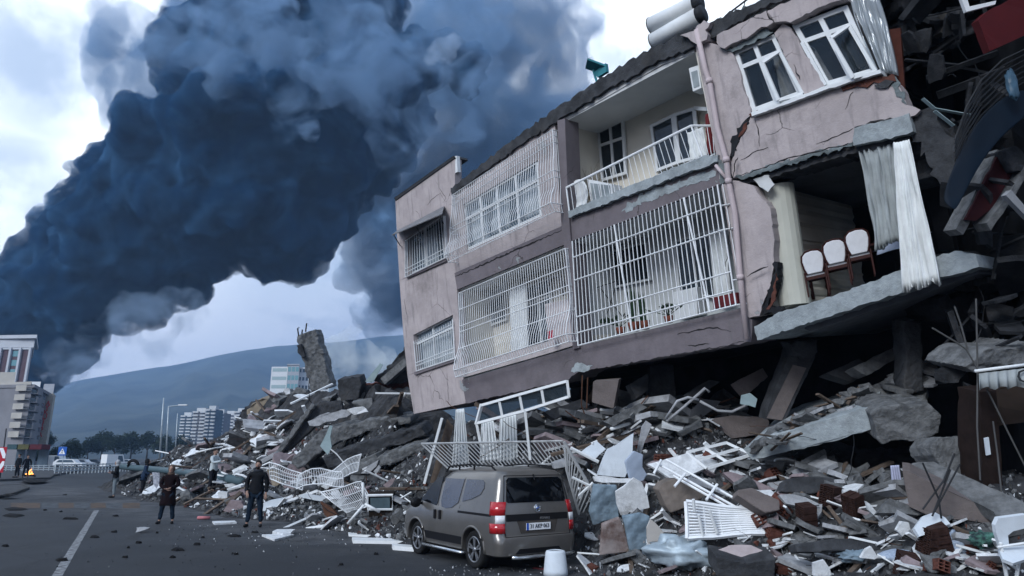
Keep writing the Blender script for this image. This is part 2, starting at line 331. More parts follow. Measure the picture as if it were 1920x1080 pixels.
# the road runs from the camera to the upper left vanishing point
road_sheet('road', [(-40, -10), (30, -10), (30, 20), (14, 45), (-6, 75), (-60, 210), (-260, 800), (-330, 800), (-140, 210), (-75, 70), (-60, 30), (-50, 5)], 0.0, MAS)
mpv = mat('pavement', (0.075, 0.077, 0.082), scale=1.5, var=.35, bump=.3, bscale=25, dirt=.6)
mkerb = mat('kerb', (0.26, 0.26, 0.25), scale=3, var=.4, bump=.3, dirt=.7)
mpaint = mat('road_paint', (0.30, 0.31, 0.32), scale=9, col2=(0.08, 0.08, 0.085), rough=.8)
# dashed line: two worn strokes
def line(a, b, w_, name='road_marking', m=mpaint):
    a, b = gp(*a), gp(*b); d = (b-a).normalized(); n = Vector((-d.y, d.x, 0))*w_/2; mb = MB()
    N = 14; vs = []
    for i in range(N+1):
        q = a.lerp(b, i/N); j = R.uniform(.92, 1.05); vs += [q+n*j, q-n*j]
    mb.add([(v.x, v.y, 0.004) for v in vs], [(2*i, 2*i+1, 2*i+3, 2*i+2) for i in range(N)])
    return tag(mb.build(name, m), kind='structure')
line((98, 1095), (181, 957), .16)
line((218, 880), (226, 868), .16)
mpy = mat('worn_orange_paint', (0.13, 0.085, 0.055), scale=3, col2=(0.045, 0.045, 0.048), rough=.8)
mpw = mat('worn_white_paint', (0.09, 0.10, 0.11), scale=3, col2=(0.04, 0.042, 0.048), rough=.8)
# worn speed-hump band across the road
for i, (x0, x1) in enumerate([(20, 75), (78, 108), (110, 138), (140, 168), (170, 198), (200, 228), (230, 262)]):
    a, b, c, d = gp(x0, 943), gp(x1, 943), gp(x1, 953), gp(x0, 953); mb = MB()
    mb.add([(p.x, p.y, 0.004) for p in (a, b, c, d)], [(0, 1, 2, 3)][:1]); tag(mb.build('road_marking', mpy if i % 2 == 0 else mpw), kind='structure')
# median islands on the left with dark kerb faces
def island(name, pts, h, mt, mk):
    P = [gp(*p) for p in pts]; mb = MB(); mb.add([(p.x, p.y, h) for p in P], [tuple(range(len(P)))]); o = mb.build(name, mt); tag(o, kind='structure')
    mb = MB()
    for i in range(len(P)-1):
        a, b = P[i], P[i+1]; mb.bar((a.x, a.y, h/2+.005), (b.x, b.y, h/2+.005), .16, h+.02)
    tag(mb.build('kerb', mk), kind='structure')
island('pavement', [(-420, 935), (-50, 905), (60, 900), (92, 899), (100, 893), (150, 884), (212, 872), (216, 868), (120, 871), (-300, 878)], .16, mpv, mat('dark_kerb', (0.06, 0.06, 0.06), scale=3, bump=.3))
island('pavement', [(-500, 985), (-40, 942), (20, 930), (52, 918), (40, 912), (-300, 925)], .13, mpv, MATS['dark_kerb'])
# ================================================================ the tilted apartment building
FO = px(1400, 640, 13.2)
FU = -ray(-230, 995).normalized(); FV = ray(36, -7781).normalized(); FN = FU.cross(FV).normalized()
def F(x, y, w_=0.0):
    d = ray(x, y); o = FO+FN*w_; return C0+d*((o-C0).dot(FN)/d.dot(FN))
def jag(pts, amp, step, r, keep=()):
    """roughen a closed outline (world points) in the facade plane"""
    out = []; n = len(pts)
    for i in range(n):
        a, b = pts[i], pts[(i+1) % n]; out.append(a)
        if i in keep: continue
        L = (b-a).length; k = int(L/step)
        for j in range(1, k):
            out.append(a.lerp(b, (j+r.uniform(-.3, .3))/k)+FU*r.uniform(-amp, amp)+FV*r.uniform(-amp, amp))
    return out
def fpoly(name, pts, w_, t, m, parent, amp=0, step=.07, keep=(), mb=None, label=None, seed=1):
    P = [F(x, y, w_) for x, y in pts]
    if amp: P = jag(P, amp*1.5, step, random.Random(seed+len(pts)*7+int(pts[0][0])), keep)
    own = mb is None; mb = mb or MB(); mb.hexa(P, [p-FN*t for p in P])
    if own:
        o = mb.build(name, m, parent)
        if label: o['label'] = label
        return o
def quadp(q, w_=0.0):
    """corners TL TR BR BL -> bilinear point function; s to the right, t upward"""
    a = [F(x, y, w_) for x, y in q]
    def P(s, t, o=0.0): return a[3].lerp(a[2], s).lerp(a[0].lerp(a[1], s), t)+FN*o
    return P
mpink = mat('pink_plaster', (0.45, 0.395, 0.395), scale=1.3, var=.22, bump=.35, bscale=18, dirt=.35, flake=(.30, .31, .32, .655), crk=.8)
mpinkd = mat('mauve_plaster', (0.18, 0.158, 0.172), scale=1.1, var=.25, bump=.3, bscale=14, dirt=.4, flake=(.25, .27, .28, .665), crk=.8)
mcream = mat('cream_plaster', (0.68, 0.64, 0.56), scale=.9, var=.12, dirt=.25, bump=.1)
mceil = mat('ceiling_plaster', (0.62, 0.63, 0.63), scale=.8, var=.14, dirt=.2)
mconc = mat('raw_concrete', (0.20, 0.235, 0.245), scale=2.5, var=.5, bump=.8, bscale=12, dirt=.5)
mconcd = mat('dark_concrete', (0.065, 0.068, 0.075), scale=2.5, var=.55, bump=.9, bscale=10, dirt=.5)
mblack = mat('shade_black', (0.025, 0.026, 0.03), scale=2, var=.5)  # black colour stands in for shade in interiors, openings and gaps
mpvc = mat('white_frame', (0.72, 0.74, 0.75), rough=.45, scale=2, var=.1, dirt=.12)
mbars = mat('white_bars', (0.80, 0.82, 0.84), rough=.5, scale=4, var=.15, dirt=.15)
mbrick = mat('brick', (0.15, 0.06, 0.045), scale=7, var=.5, bump=.8, bscale=30, dirt=.4)
mdark = mat('dark_metal', (0.03, 0.032, 0.036), rough=.6, var=.3)
mwood = mat('brown_wood', (0.075, 0.025, 0.018), scale=3, var=.4, dirt=.3)
msheer = mat('curtain_cloth', (0.74, 0.77, 0.78), rough=.95, scale=5, var=.12, dirt=.1)
def glassm(name, col, alpha):
    m = mat(name, col, rough=.04, var=.1, spec=.8); m.node_tree.nodes['Principled BSDF'].inputs['Alpha'].default_value = alpha; return m
mglass = glassm('window_glass', (0.03, 0.045, 0.06), .55)
mpaleglass = glassm('pale_glass', (0.25, 0.33, 0.40), .22)
BL = F(1000, 700, -3).copy(); BL.z = 0
B = thing('apartment_building', 'pink three storey apartment building tilted and leaning over the rubble, its ground floor crushed', 'building', BL)
# ---- left wing with two barred windows
WING = [(741, 371), (853, 295), (848, 352), (848, 500), (858, 620), (873, 756), (776, 776), (757, 600)]
w1 = [(762, 447), (831, 401), (835, 486), (767, 516)]; w2 = [(775, 628), (849, 590), (853, 673), (781, 697)]
def wall_with_holes(name, outer_rows, m, parent, w_, t):
    """rows of quads (px) forming a wall around openings"""
    mb = MB()
    for q in outer_rows:
        P = [F(x, y, w_) for x, y in q]; mb.hexa(P, [p-FN*t for p in P])
    return mb.build(name, m, parent)
wall_with_holes('wall', [
    [(741, 371), (853, 294), (853, 386), (745, 458)],
    [(745, 458), w1[0], w1[3], (749, 527)], [w1[1], (853, 386), (853, 473), w1[2]],
    [(749, 527), (853, 473), (859, 585), (757, 637)],
    [(757, 637), w2[0], w2[3], (764, 704)], [w2[1], (859, 585), (865, 668), w2[2]],
    [(764, 704), (865, 668), (873, 756), (776, 776)]], mpink, B, 0.03, .25)
fpoly('roof_edge', [(739, 371), (850, 292), (853, 296), (741, 376)], .06, .5, mdark, B)
fpoly('gutter_pipe', [(846, 296), (856, 292), (858, 322), (849, 328)], .02, .12, mpvc, B, label='short white pipe end sticking up at the roof corner')
def window(q, w_, mullions=(.5,), transoms=(), fw=.055, glass=None, depth=.07, parent=None, name='window', label=None, skip=()):
    P = quadp(q, w_); p = thing(name, None, None); p.parent = parent or B; 
    p.location = tuple(P(0.5, 0)-Vector((parent or B).location)); 
    if label: p['label'] = label
    u = (P(1, .5)-P(0, .5)).length; v = (P(.5, 1)-P(.5, 0)).length; a, b = fw/u, fw/v; mb = MB()
    def rect(s0, t0, s1, t1):
        ring = [P(s0, t0, 0), P(s1, t0, 0), P(s1, t1, 0), P(s0, t1, 0)]; mb.hexa(ring, [x_-FN*depth for x_ in ring])
    rect(0, 0, 1, b); rect(0, 1-b, 1, 1); rect(0, b, a, 1-b); rect(1-a, b, 1, 1-b)
    for s in mullions: rect(s-a/2, b, s+a/2, 1-b)
    for t in transoms:
        ss = [0+a]+[v_ for m_ in mullions for v_ in (m_-a/2, m_+a/2)]+[1-a]
        for i in range(0, len(ss), 2): rect(ss[i], t-b/2, ss[i+1], t+b/2)
    mb.build('frame', mpvc, p)
    mb = MB(); ring = [P(a, b, -.03), P(1-a, b, -.03), P(1-a, 1-b, -.03), P(a, 1-b, -.03)]
    mb.hexa(ring, [x_-FN*.008 for x_ in ring]); mb.build('pane', glass or mglass, p)
    return p
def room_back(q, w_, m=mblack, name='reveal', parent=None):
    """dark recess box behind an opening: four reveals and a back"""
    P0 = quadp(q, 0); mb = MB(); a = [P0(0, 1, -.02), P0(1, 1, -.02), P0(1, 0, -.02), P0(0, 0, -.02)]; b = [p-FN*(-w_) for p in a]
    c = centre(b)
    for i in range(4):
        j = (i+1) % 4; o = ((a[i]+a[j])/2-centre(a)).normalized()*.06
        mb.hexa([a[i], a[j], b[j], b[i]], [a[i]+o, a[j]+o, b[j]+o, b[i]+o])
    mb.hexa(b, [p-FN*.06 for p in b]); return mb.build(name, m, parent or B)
def drape(name, q, w_, folds, amp, m, label, cat='curtain', group=None, thick=.012, gather=None, seed=0, rag=0.0, parent=None, nz=18):
    """hanging cloth: folded sheet between px corners TL TR BR BL on the plane w_"""
    P = quadp(q, w_); r = random.Random(seed); N = folds*6; vs = []
    ph = r.uniform(0, 6)
    for j in range(nz+1):
        t = 1-j/nz
        for i in range(N+1):
            s = i/N; ss = s
            if gather: ss = s*(1-gather*math.sin(math.pi*min(1, j/nz*.9)))+gather*.5*math.sin(math.pi*min(1, j/nz*.9))
            f = math.sin(s*folds*2*math.pi+ph+1.3*noise.noise(Vector((s*4, t*2, seed))))
            tt = t-(rag*(noise.noise(Vector((s*6, seed, 0)))+.3) if j == nz else 0)
            vs.append(P(ss+.03*noise.noise(Vector((s*3, t*3, seed+9))), tt, (f*(.6+.8*noise.noise(Vector((s*5, t*1.5, seed+3))))+.5*math.sin(s*folds*14.7+ph*2))*amp*(0.5+.8*j/nz)+noise.noise(Vector((s*9, t*4, seed)))*amp*1.1))
    fs = [(j*(N+1)+i, (j+1)*(N+1)+i, (j+1)*(N+1)+i+1, j*(N+1)+i+1) for j in range(nz) for i in range(N)]
    mb = MB(); mb.add(vs, fs, True); o = mb.build(name, m, parent, solid=thick, loc=None if parent else centre(vs))
    if not parent: tag(o, label, cat, group)
    return o
def grille(q, w_, nv, hs, rad=.009, bulge=None, parent=None, name='window_grille', label=None, extra=None, side=None):
    P = quadp(q, w_); mb = MB(); T = [0, .25, .5, .75, 1] if bulge else [0, 1]
    bf = bulge or (lambda t: 0.0)
    if bulge: T = [i/10 for i in range(11)]
    for i in range(nv+1):
        s = i/nv; mb.tube([P(s, t, bf(t)) for t in T], rad*(1.7 if i in (0, nv) else 1), 4, cap=False)
    for t in hs: mb.tube([P(s, t, bf(t)+rad) for s in (0, .5, 1)], rad*1.6, 4)
    if side:   # returns to the wall at both ends
        for s in (0, 1):
            for t in hs: mb.tube([P(s, t, bf(t)), P(s, t, -side)], rad*1.5, 4)
            if s == 1 or s == 0:
                for k in range(1, 4): mb.tube([P(s, t, bf(t)*(1-k/4)-side*k/4) for t in T], rad, 4, cap=False)
    if extra: extra(P, mb)
    o = mb.build(name, mbars, parent or B)
    if label: o['label'] = label
    return o
for q, lb in ((w1, 'upper window of the left wing behind bars'), (w2, 'lower window of the left wing behind bars')):
    room_back(q, -.9); wn = window(q, -.08, (.5,), (.72,) if q is w2 else (), glass=mpaleglass, label=lb)
    s_ = MB(); P = quadp([q[3], q[2], (q[2][0]+1, q[2][1]+5), (q[3][0]+1, q[3][1]+5)], .04); ring = [P(-.04, 1, .05), P(1.04, 1, .05), P(1.04, 0, .05), P(-.04, 0, .05)]
    s_.hexa(ring, [p-FN*.14 for p in ring]); s_.build('sill', mpinkd, wn)
grille([(760, 452), (831, 405), (838, 482), (760, 520)], .12, 16, (0, .12, .22, 1), side=.1, label='barred cage over the upper window of the left wing')
grille([(776, 640), (849, 600), (853, 672), (781, 696)], .09, 18, (0, .17, .27, .9), label='flat bars over the lower window of the left wing')
drape('curtain', [(790, 430), (818, 412), (822, 488), (796, 500)], -.35, 5, .03, msheer, 'pale net curtain behind the upper barred window of the left wing')
drape('curtain', [(776, 634), (845, 600), (850, 672), (782, 695)], -.3, 7, .03, msheer, 'pale net curtain behind the lower barred window of the left wing')
# awning over the upper window
aw = thing('awning', None, None); aw.parent = B
P = quadp([(742, 430), (833, 384), (833, 392), (742, 440)], 0.03)
a, b = F(745, 432, .05), F(833, 386, .05); c, d = F(735, 440, .75), F(829, 400, .75)
mb = MB(); mb.hexa([a, b, d, c], [p-FV*.03 for p in (a, b, d, c)]); mb.build('awning_sheet', mat('tin', (0.16, 0.16, 0.17), rough=.5, scale=4, dirt=.5), aw)
mb = MB()
for t in (.04, .5, .96):
    mb.bar(a.lerp(b, t)-FV*.03, c.lerp(d, t)-FV*.03, .03); mb.bar(a.lerp(b, t)-FV*.55, c.lerp(d, t)-FV*.05, .022)
mb.build('awning_brackets', mdark, aw)
# faded graffiti-like scuff and vertical seams on the wing are cracks in the plaster
def crack(pts, w_=.036, wid=.02, m=None, name='crack'):
    P = [F(x, y, w_) for x, y in pts]; r = random.Random(int(pts[0][0]*7+pts[0][1])); Q = [P[0]]
    for a, b in zip(P, P[1:]):
        k = max(2, int((b-a).length/.08))
        for j in range(1, k+1): Q.append(a.lerp(b, j/k)+(FU*r.uniform(-.02, .02)+FV*r.uniform(-.02, .02) if j < k else Vector()))
    mb = MB(); up = []; dn = []
    for i, p in enumerate(Q):
        d = (Q[min(i+1, len(Q)-1)]-Q[max(0, i-1)]).normalized(); n = d.cross(FN); ww = wid*r.uniform(.3, 1)*(math.sin(math.pi*i/(len(Q)-1))*.8+.25)
        up.append(p+n*ww); dn.append(p-n*ww)
    for i in range(len(Q)-1):
        mb.hexa([up[i], up[i+1], dn[i+1], dn[i]], [x_-FN*.004 for x_ in (up[i], up[i+1], dn[i+1], dn[i])])
    return mb
def cracks(lst, m, parent, name='crack', w_=.036, wid=.012):
    for c in lst: crack(c, w_, wid).build(name, m, parent)
mcrack = mat('crack_dark', (0.03, 0.028, 0.03))
cracks([[(838, 700), (842, 760)], [(800, 385), (812, 372), (826, 362)], [(823, 352), (836, 372), (830, 380)], [(757, 560), (765, 600)]], mcrack, B, wid=.007)
# ---- slabs, roof and body behind the facade
def deep(name, pts, w0, t, m, parent=None, amp=0, keep=(), label=None, step=.08): return fpoly(name, pts, w0, t, m, parent or B, amp=amp, step=step, keep=keep, label=label)
ROOF = [(845, 352), (905, 306), (960, 262), (1040, 205), (1100, 165), (1140, 138), (1200, 102), (1300, 52), (1345, 34), (1375, 22), (1422, 2), (1500, -32), (1500, -12), (1425, 15), (1350, 62), (1325, 76), (1302, 86), (1240, 112), (1202, 132), (1100, 192), (1045, 226), (960, 282), (905, 322), (847, 366)]
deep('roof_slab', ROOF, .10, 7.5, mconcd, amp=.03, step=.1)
fpoly('roof_slab', [(1300, 86), (1302, 98), (1240, 122), (1100, 203), (1047, 232), (1045, 227), (1202, 133)], .0, 7.0, mceil, B)
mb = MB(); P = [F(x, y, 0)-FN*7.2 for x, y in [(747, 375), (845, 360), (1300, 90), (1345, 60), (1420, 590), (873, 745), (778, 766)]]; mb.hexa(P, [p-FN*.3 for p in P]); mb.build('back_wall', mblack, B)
# left end wall
mb = MB(); a = [F(741, 371, -.25), F(776, 776, -.25), F(776, 776, -.25)-FN*7, F(741, 371, -.25)-FN*7]; mb.hexa(a, [p+FU*.2 for p in a]); mb.build('wall', mpink, B)
# pilaster between the bays
deep('column', [(1045, 226), (1059, 222), (1066, 398), (1086, 652), (1074, 655), (1053, 412)], .10, .5, mpinkd)
# middle band and lower band
deep('floor_band', [(852, 512), (1053, 424), (1066, 402), (1343, 300), (1352, 345), (1075, 451), (1064, 456), (857, 543)], .04, 1.2, mpinkd)
deep('floor_band', [(866, 712), (1080, 650), (1388, 578), (1410, 600), (1408, 641), (1085, 697), (1062, 713), (874, 756)], .04, 1.0, mpinkd, amp=.012, keep=(0, 1))
# mid floor slabs running deep
fpoly('floor_slab', [(860, 520), (1343, 312), (1346, 322), (860, 532)], -1.2, 6, mconcd, B)
fpoly('floor_slab', [(872, 725), (1405, 600), (1408, 630), (874, 750)], -.95, 6.2, mconcd, B)
# plaster-loss patches showing concrete: thin raised flakes
def patch(name, pts, m, parent, w_=.047, amp=.03, label=None, t=.02): return fpoly(name, pts, w_, t, m, parent, amp=amp, step=.06, label=label)
mconcp = mat('pale_concrete', (0.36, 0.40, 0.42), scale=4, var=.35, bump=.7, bscale=20, dirt=.25)
patch('bare_patch', [(1165, 397), (1175, 382), (1200, 372), (1225, 352), (1262, 345), (1300, 330), (1335, 318), (1342, 330), (1300, 345), (1262, 360), (1240, 368), (1222, 378), (1195, 384), (1180, 396)], mconcp, B)
patch('bare_patch', [(1070, 697), (1078, 682), (1090, 680), (1100, 686), (1112, 685), (1105, 693), (1088, 697)], mconcp, B)
patch('bare_patch', [(1195, 375), (1200, 358), (1206, 362), (1202, 372)], mconcp, B, amp=.01)
cracks([[(1270, 627), (1310, 618), (1345, 614), (1370, 622)], [(1160, 688), (1230, 672), (1290, 662), (1350, 650), (1395, 640)], [(1075, 452), (1100, 442)], [(1290, 648), (1330, 645)]], mcrack, B, w_=.046, wid=.018)
# ---- upper left bay: glazed balcony, wall, cage
UL = [(850, 356), (1040, 228), (1053, 424), (852, 512)]
wq = [(869, 383), (1008, 300), (1016, 405), (876, 470)]
wall_with_holes('wall', [[UL[0], UL[1], (1008, 300), (869, 383)][:4], [UL[0], wq[0], wq[3], UL[3]], [wq[1], UL[1], UL[2], wq[2]], [wq[3], wq[2], UL[2], UL[3]]], mpink, B, .02, .2)
room_back(wq, -.9)
window(wq, -.02, (.24, .47, .72), (.66,), fw=.075, glass=mpaleglass, label='wide white glazed balcony window behind the upper left cage')
drape('curtain', [(874, 405), (912, 382), (918, 450), (880, 466)], -.25, 5, .03, msheer, 'white curtain at the left of the glazed balcony behind the upper cage', group=None)
drape('curtain', [(925, 372), (955, 352), (955, 425), (922, 440)], -.25, 5, .03, msheer, 'white curtain blowing in the middle of the glazed balcony')
drape('curtain', [(972, 345), (1006, 325), (1012, 400), (980, 412)], -.25, 5, .03, msheer, 'white curtain at the right end of the glazed balcony')
belly = lambda t: .30*math.exp(-((t-.12)/.16)**2)+.10*math.exp(-((t-.5)/.2)**2)
grille([(848, 366), (1036, 243), (1050, 398), (850, 492)], .22, 46, (0, .10, .42, .50, .85, .93, 1), rad=.0085, bulge=belly, side=.18, label='bellied white security cage over the upper left balcony')
cracks([[(853, 519), (950, 476), (1053, 431)]], mcrack, B, w_=.046, wid=.03)
# ---- upper right bay: open balcony
def recess(q, w_, mb_, ms, mc, mf):
    P0 = quadp(q, -.02); a = [P0(0, 1), P0(1, 1), P0(1, 0), P0(0, 0)]; b = [p+FN*w_ for p in a]
    for nm, i, j, m in (('ceiling', 0, 1, mc), ('side_wall', 1, 2, ms), ('balcony_floor', 2, 3, mf), ('side_wall', 3, 0, ms)):
        o = ((a[i]+a[j])/2-centre(a)).normalized()*.08; mb = MB(); mb.hexa([a[i], a[j], b[j], b[i]], [a[i]+o, a[j]+o, b[j]+o, b[i]+o]); mb.build(nm, m, B)
    mb = MB(); mb.hexa(b, [p-FN*.15 for p in b]); mb.build('back_wall', mb_, B)
UR = [(1052, 232), (1304, 98), (1345, 298), (1066, 402)]
recess(UR, -1.5, mcream, mcream, mceil, mconc)
bw = [(1118, 240), (1168, 222), (1174, 326), (1128, 340)]
def on_wall(q, w_, **k): return window(q, w_, **k)
for q, mu, tr, lb in ((bw, (.5,), (.66,), 'small window with top lights on the open balcony'), ([(1218, 235), (1262, 213), (1272, 306), (1230, 322)], (), (), 'left french door leaf on the open balcony'), ([(1262, 213), (1302, 200), (1312, 296), (1272, 306)], (), (), 'right french door leaf on the open balcony')):
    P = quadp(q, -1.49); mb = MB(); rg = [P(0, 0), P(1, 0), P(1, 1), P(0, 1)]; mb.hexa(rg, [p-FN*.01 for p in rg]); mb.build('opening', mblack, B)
    window(q, -1.40, mullions=mu, transoms=tr, fw=.07, label=lb)
# open leaf swung toward the viewer
a, b = F(1302, 203, -1.38), F(1330, 205, -.75); c, d = F(1340, 290, -.75), F(1312, 296, -1.38)
mb = MB(); 
for p, q_ in ((a, b), (b, c), (c, d), (d, a)): mb.bar(p, q_, .08, .05, up=FN)
mb.build('door_leaf', mpvc, B); 
drape('curtain', [(1288, 250), (1318, 238), (1325, 292), (1296, 302)], -1.1, 4, .04, msheer, 'white curtain hanging out of the open french door on the balcony')
# railing with return
rt = thing('balcony_railing', None, None); rt.parent = B
P = quadp([(1062, 352), (1296, 236), (1318, 296), (1068, 400)], .12); mb = MB()
mb.tube([P(0, 1), P(1, 1)], .028, 6); mb.tube([P(1, 1), F(1345, 236, -.3)], .026, 6); mb.build('handrail', mbars, rt)
mb = MB()
for i in range(27): mb.tube([P(i/26, 0), P(i/26, 1)], .008, 4, cap=False)
mb.tube([P(0, .04), P(1, .04)], .014, 4)
for i in range(1, 5): mb.tube([P(1, 1).lerp(F(1345, 236, -.3), i/5), P(1, 0).lerp(F(1345, 290, -.3), i/5)], .008, 4, cap=False)
mb.tube([P(1, 0), P(1, 1)], .02, 4); mb.tube([P(0, 0), P(0, 1)], .02, 4); mb.build('baluster', mbars, rt)
fpoly('balcony_edge', [(1064, 396), (1318, 292), (1346, 290), (1345, 303), (1066, 408)], .16, 1.6, mconcp, B, amp=.015)
# stored satellite dish and small cabinet on the balcony
ds = MB(); cc = F(1089, 367, -.25); dx = FU*.42; dy = FV*.52; pts = []
for k in range(5):
    for i in range(20): a_ = 2*math.pi*i/20; rr = (k+1)/5; pts.append(cc+dx*math.cos(a_)*rr*.75+dy*math.sin(a_)*rr*.75+FN*(.10*rr*rr))
ds.add([cc]+pts, [(0, 1+i, 1+(i+1) % 20) for i in range(20)]+[(1+k*20+i, 1+(k+1)*20+i, 1+(k+1)*20+(i+1) % 20, 1+k*20+(i+1) % 20) for k in range(4) for i in range(20)], True)
tag(ds.build('satellite_dish', mpvc, None, solid=.02, loc=cc), 'round white satellite dish stored against the balcony railing', 'satellite dish')
cb = thing('cabinet', 'small white two door cabinet standing on the upper open balcony', 'cabinet', F(1125, 385, -.3))
P = quadp([(1103, 336), (1147, 345), (1150, 372), (1112, 392)], -.3); mb = MB(); rg = [P(0, 0), P(1, 0), P(1, 1), P(0, 1)]; mb.hexa(rg, [p-FN*.4 for p in rg]); mb.build('body', mpvc, cb)
for s0 in (.08, .54):
    mb = MB(); rg = [P(s0, .12, .02), P(s0+.38, .12, .02), P(s0+.38, .88, .02), P(s0, .88, .02)]; mb.hexa(rg, [p-FN*.015 for p in rg]); mb.build('door', mat('grey_inset', (.3, .34, .36)), cb)
# bare plant on the balcony
mb = MB(); r = random.Random(5)
for k in range(16):
    p = F(1110, 372, -.7)+FU*r.uniform(-.1, .1); d = FV+FU*r.uniform(-.7, .7)+FN*r.uniform(-.3, .3); Q = [p]
    for j in range(4): Q.append(Q[-1]+d*.2+Vector((r.uniform(-.06, .06), r.uniform(-.06, .06), 0)))
    mb.tube(Q, .007, 4, r2=.002)
tag(mb.build('dry_plant', mat('twig', (.13, .10, .08)), None, loc=F(1110, 372, -.7)), 'bare twiggy plant on the upper open balcony', 'plant')
# ceiling lamp stub and air conditioner
mb = MB(); p = F(1213, 165, -.8); mb.tube([p, p-FV*.12], .015, 6); mb.sphere(p-FV*.14, .05, 8, 5); mb.build('ceiling_lamp', mdark, B)
ac = thing('air_conditioner', 'white air conditioner unit fixed high beside the balcony drainpipe', 'air conditioner', F(1305, 150, -.2))
P = quadp([(1291, 128), (1309, 122), (1315, 165), (1299, 172)], -.15); mb = MB(); rg = [P(0, 0), P(1, 0), P(1, 1), P(0, 1)]; mb.hexa(rg, [p-FN*.3 for p in rg]); mb.build('casing', mpvc, ac, bevel=.01)
mb = MB(); rg = [P(.2, .12, .01), P(.85, .12, .01), P(.85, .8, .01), P(.2, .8, .01)]; mb.hexa(rg, [p-FN*.008 for p in rg]); mb.build('grill', mat('grey_inset', (.3, .34, .36)), ac)
# clothes hanging at the balcony end
mb = MB(); r = random.Random(3)
for k, (x, y, col) in enumerate([(1326, 240, 0), (1332, 262, 1)]):
    pass
drape('laundry', [(1322, 215), (1338, 210), (1342, 285), (1328, 292)], -.45, 3, .05, mat('dark_red_cloth', (.16, .03, .035)), 'dark red and grey laundry hanging at the right end of the open balcony', 'laundry')
# ---- lower right bay: open balcony behind a tall cage
LR = [(1074, 456), (1352, 348), (1392, 576), (1084, 650)]
recess(LR, -1.6, mat('white_wall', (.58, .60, .60), var=.12, scale=.8, dirt=.15), MATS['white_wall'], mceil, mconc)
for q in ([(1146, 470), (1212, 452), (1220, 525), (1152, 540)], [(1262, 452), (1330, 432), (1345, 560), (1272, 548)]):
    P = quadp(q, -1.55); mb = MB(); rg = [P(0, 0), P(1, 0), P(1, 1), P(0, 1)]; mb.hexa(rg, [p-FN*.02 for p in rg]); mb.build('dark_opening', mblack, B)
    window(q, -1.50, mullions=(.5,), fw=.05, glass=mglass, name='window' if q[0][0] < 1200 else 'door')
drape('curtain', [(1330, 432), (1358, 425), (1370, 560), (1342, 566)], -1.2, 4, .05, msheer, 'long white curtain at the right of the lower caged balcony')
def corner(P, mb):
    for t in (.0, .2, .62, .82):  # rails wrap round the corner and return to the pier
        mb.tube([P(1, t), P(1, t)+FU*.35-FN*.35], .016, 4)
    for k in range(1, 4): mb.tube([P(1, 0)+(FU-FN)*.1*k, P(1, 1)+(FU*.6-FN)*.1*k], .011, 4, cap=False)
    for s in (.33, .8): mb.tube([P(s, 1), P(s+.06, 0)], .022, 4)
grille([(1073, 452), (1345, 346), (1380, 572), (1084, 648)], .22, 36, (0.0, .12, .27, .62, .84, ), rad=.0105, extra=corner, label='tall white security cage over the lower right balcony')
# things on that balcony
mpot = mat('terracotta', (.22, .07, .045), var=.3)
mleaf = mat('plant_leaf', (.03, .06, .035), var=.5, scale=20)
def potplant(x, y, w_, s, kind, label):
    p = F(x, y, w_); t = thing('potted_plant', label, 'plant', p); mb = MB(); mb.tube([p, p+FV*.2*s], .09*s, 10, r2=.13*s); mb.build('pot', mpot, t)
    mb = MB(); r = random.Random(int(x)); q = p+FV*.2*s
    for k in range(9 if kind else 26):
        if kind:
            d = FV+FU*r.uniform(-.15, .15)+FN*r.uniform(-.15, .15); h = r.uniform(.4, .8)*s; b0 = q+FU*r.uniform(-.07, .07); mb.add([b0-FU*.03, b0+FU*.03, b0+d*h*.6+FU*.04, b0+d*h, b0+d*h*.6-FU*.04], [(0, 1, 2, 3, 4)])
        else:
            d = (FV*.6+FU*r.uniform(-1, 1)+FN*r.uniform(-1, 1))*.35*s; c = q+d; mb.tube([q, c], .006, 3); a_ = Vector((r.uniform(-1, 1), r.uniform(-1, 1), r.uniform(-1, 1))).normalized()*.09*s; mb.add([c, c+a_, c+a_+d.normalized()*.08, c+d.normalized()*.08], [(0, 1, 2, 3)])
    mb.build('leaves', mleaf, t)
potplant(1190, 622, -.2, 1.1, True, 'tall upright leafed pot plant left on the lower right caged balcony')
potplant(1210, 618, -.35, 1.0, True, 'second upright pot plant just right of the tallest on the caged balcony')
potplant(1165, 628, -.2, .9, False, 'bushy pot plant in the left half of the lower right caged balcony')
potplant(1255, 606, -.2, .8, False, 'low bushy pot plant in the middle of the lower right caged balcony')
mb = MB(); r = random.Random(8)
p = F(1150, 600, -.8); mb.tube([p-FU*.3+FV*.9, p+FU*.3], .012, 5); mb.tube([p+FU*.3+FV*.9, p-FU*.3], .012, 5); mb.tube([p-FU*.4+FV*.9, p+FU*.35+FV*.9], .012, 5)
tag(mb.build('drying_rack', mdark, None, loc=p), 'dark folding drying rack on the lower right caged balcony', 'drying rack')
P = quadp([(1262, 548), (1305, 538), (1308, 590), (1266, 600)], -1.2); mb = MB(); rg = [P(0, 0), P(1, 0), P(1, 1), P(0, 1)]; mb.hexa(rg, [p-FN*.35 for p in rg])
tag(mb.build('box', mpvc, None, bevel=.01, loc=P(.5, 0)), 'white cupboard box standing in the lower right caged balcony', 'box')
P = quadp([(1335, 558), (1380, 548), (1384, 568), (1338, 580)], -.5); mb = MB(); rg = [P(0, 0), P(1, 0), P(1, 1), P(0, 1)]; mb.hexa(rg, [p-FN*.4 for p in rg])
tag(mb.build('crate', mat('dark_red_cloth', (.16, .03, .035)), None, bevel=.01, loc=P(.5, 0)), 'dark red crate in the right corner of the caged balcony', 'crate')
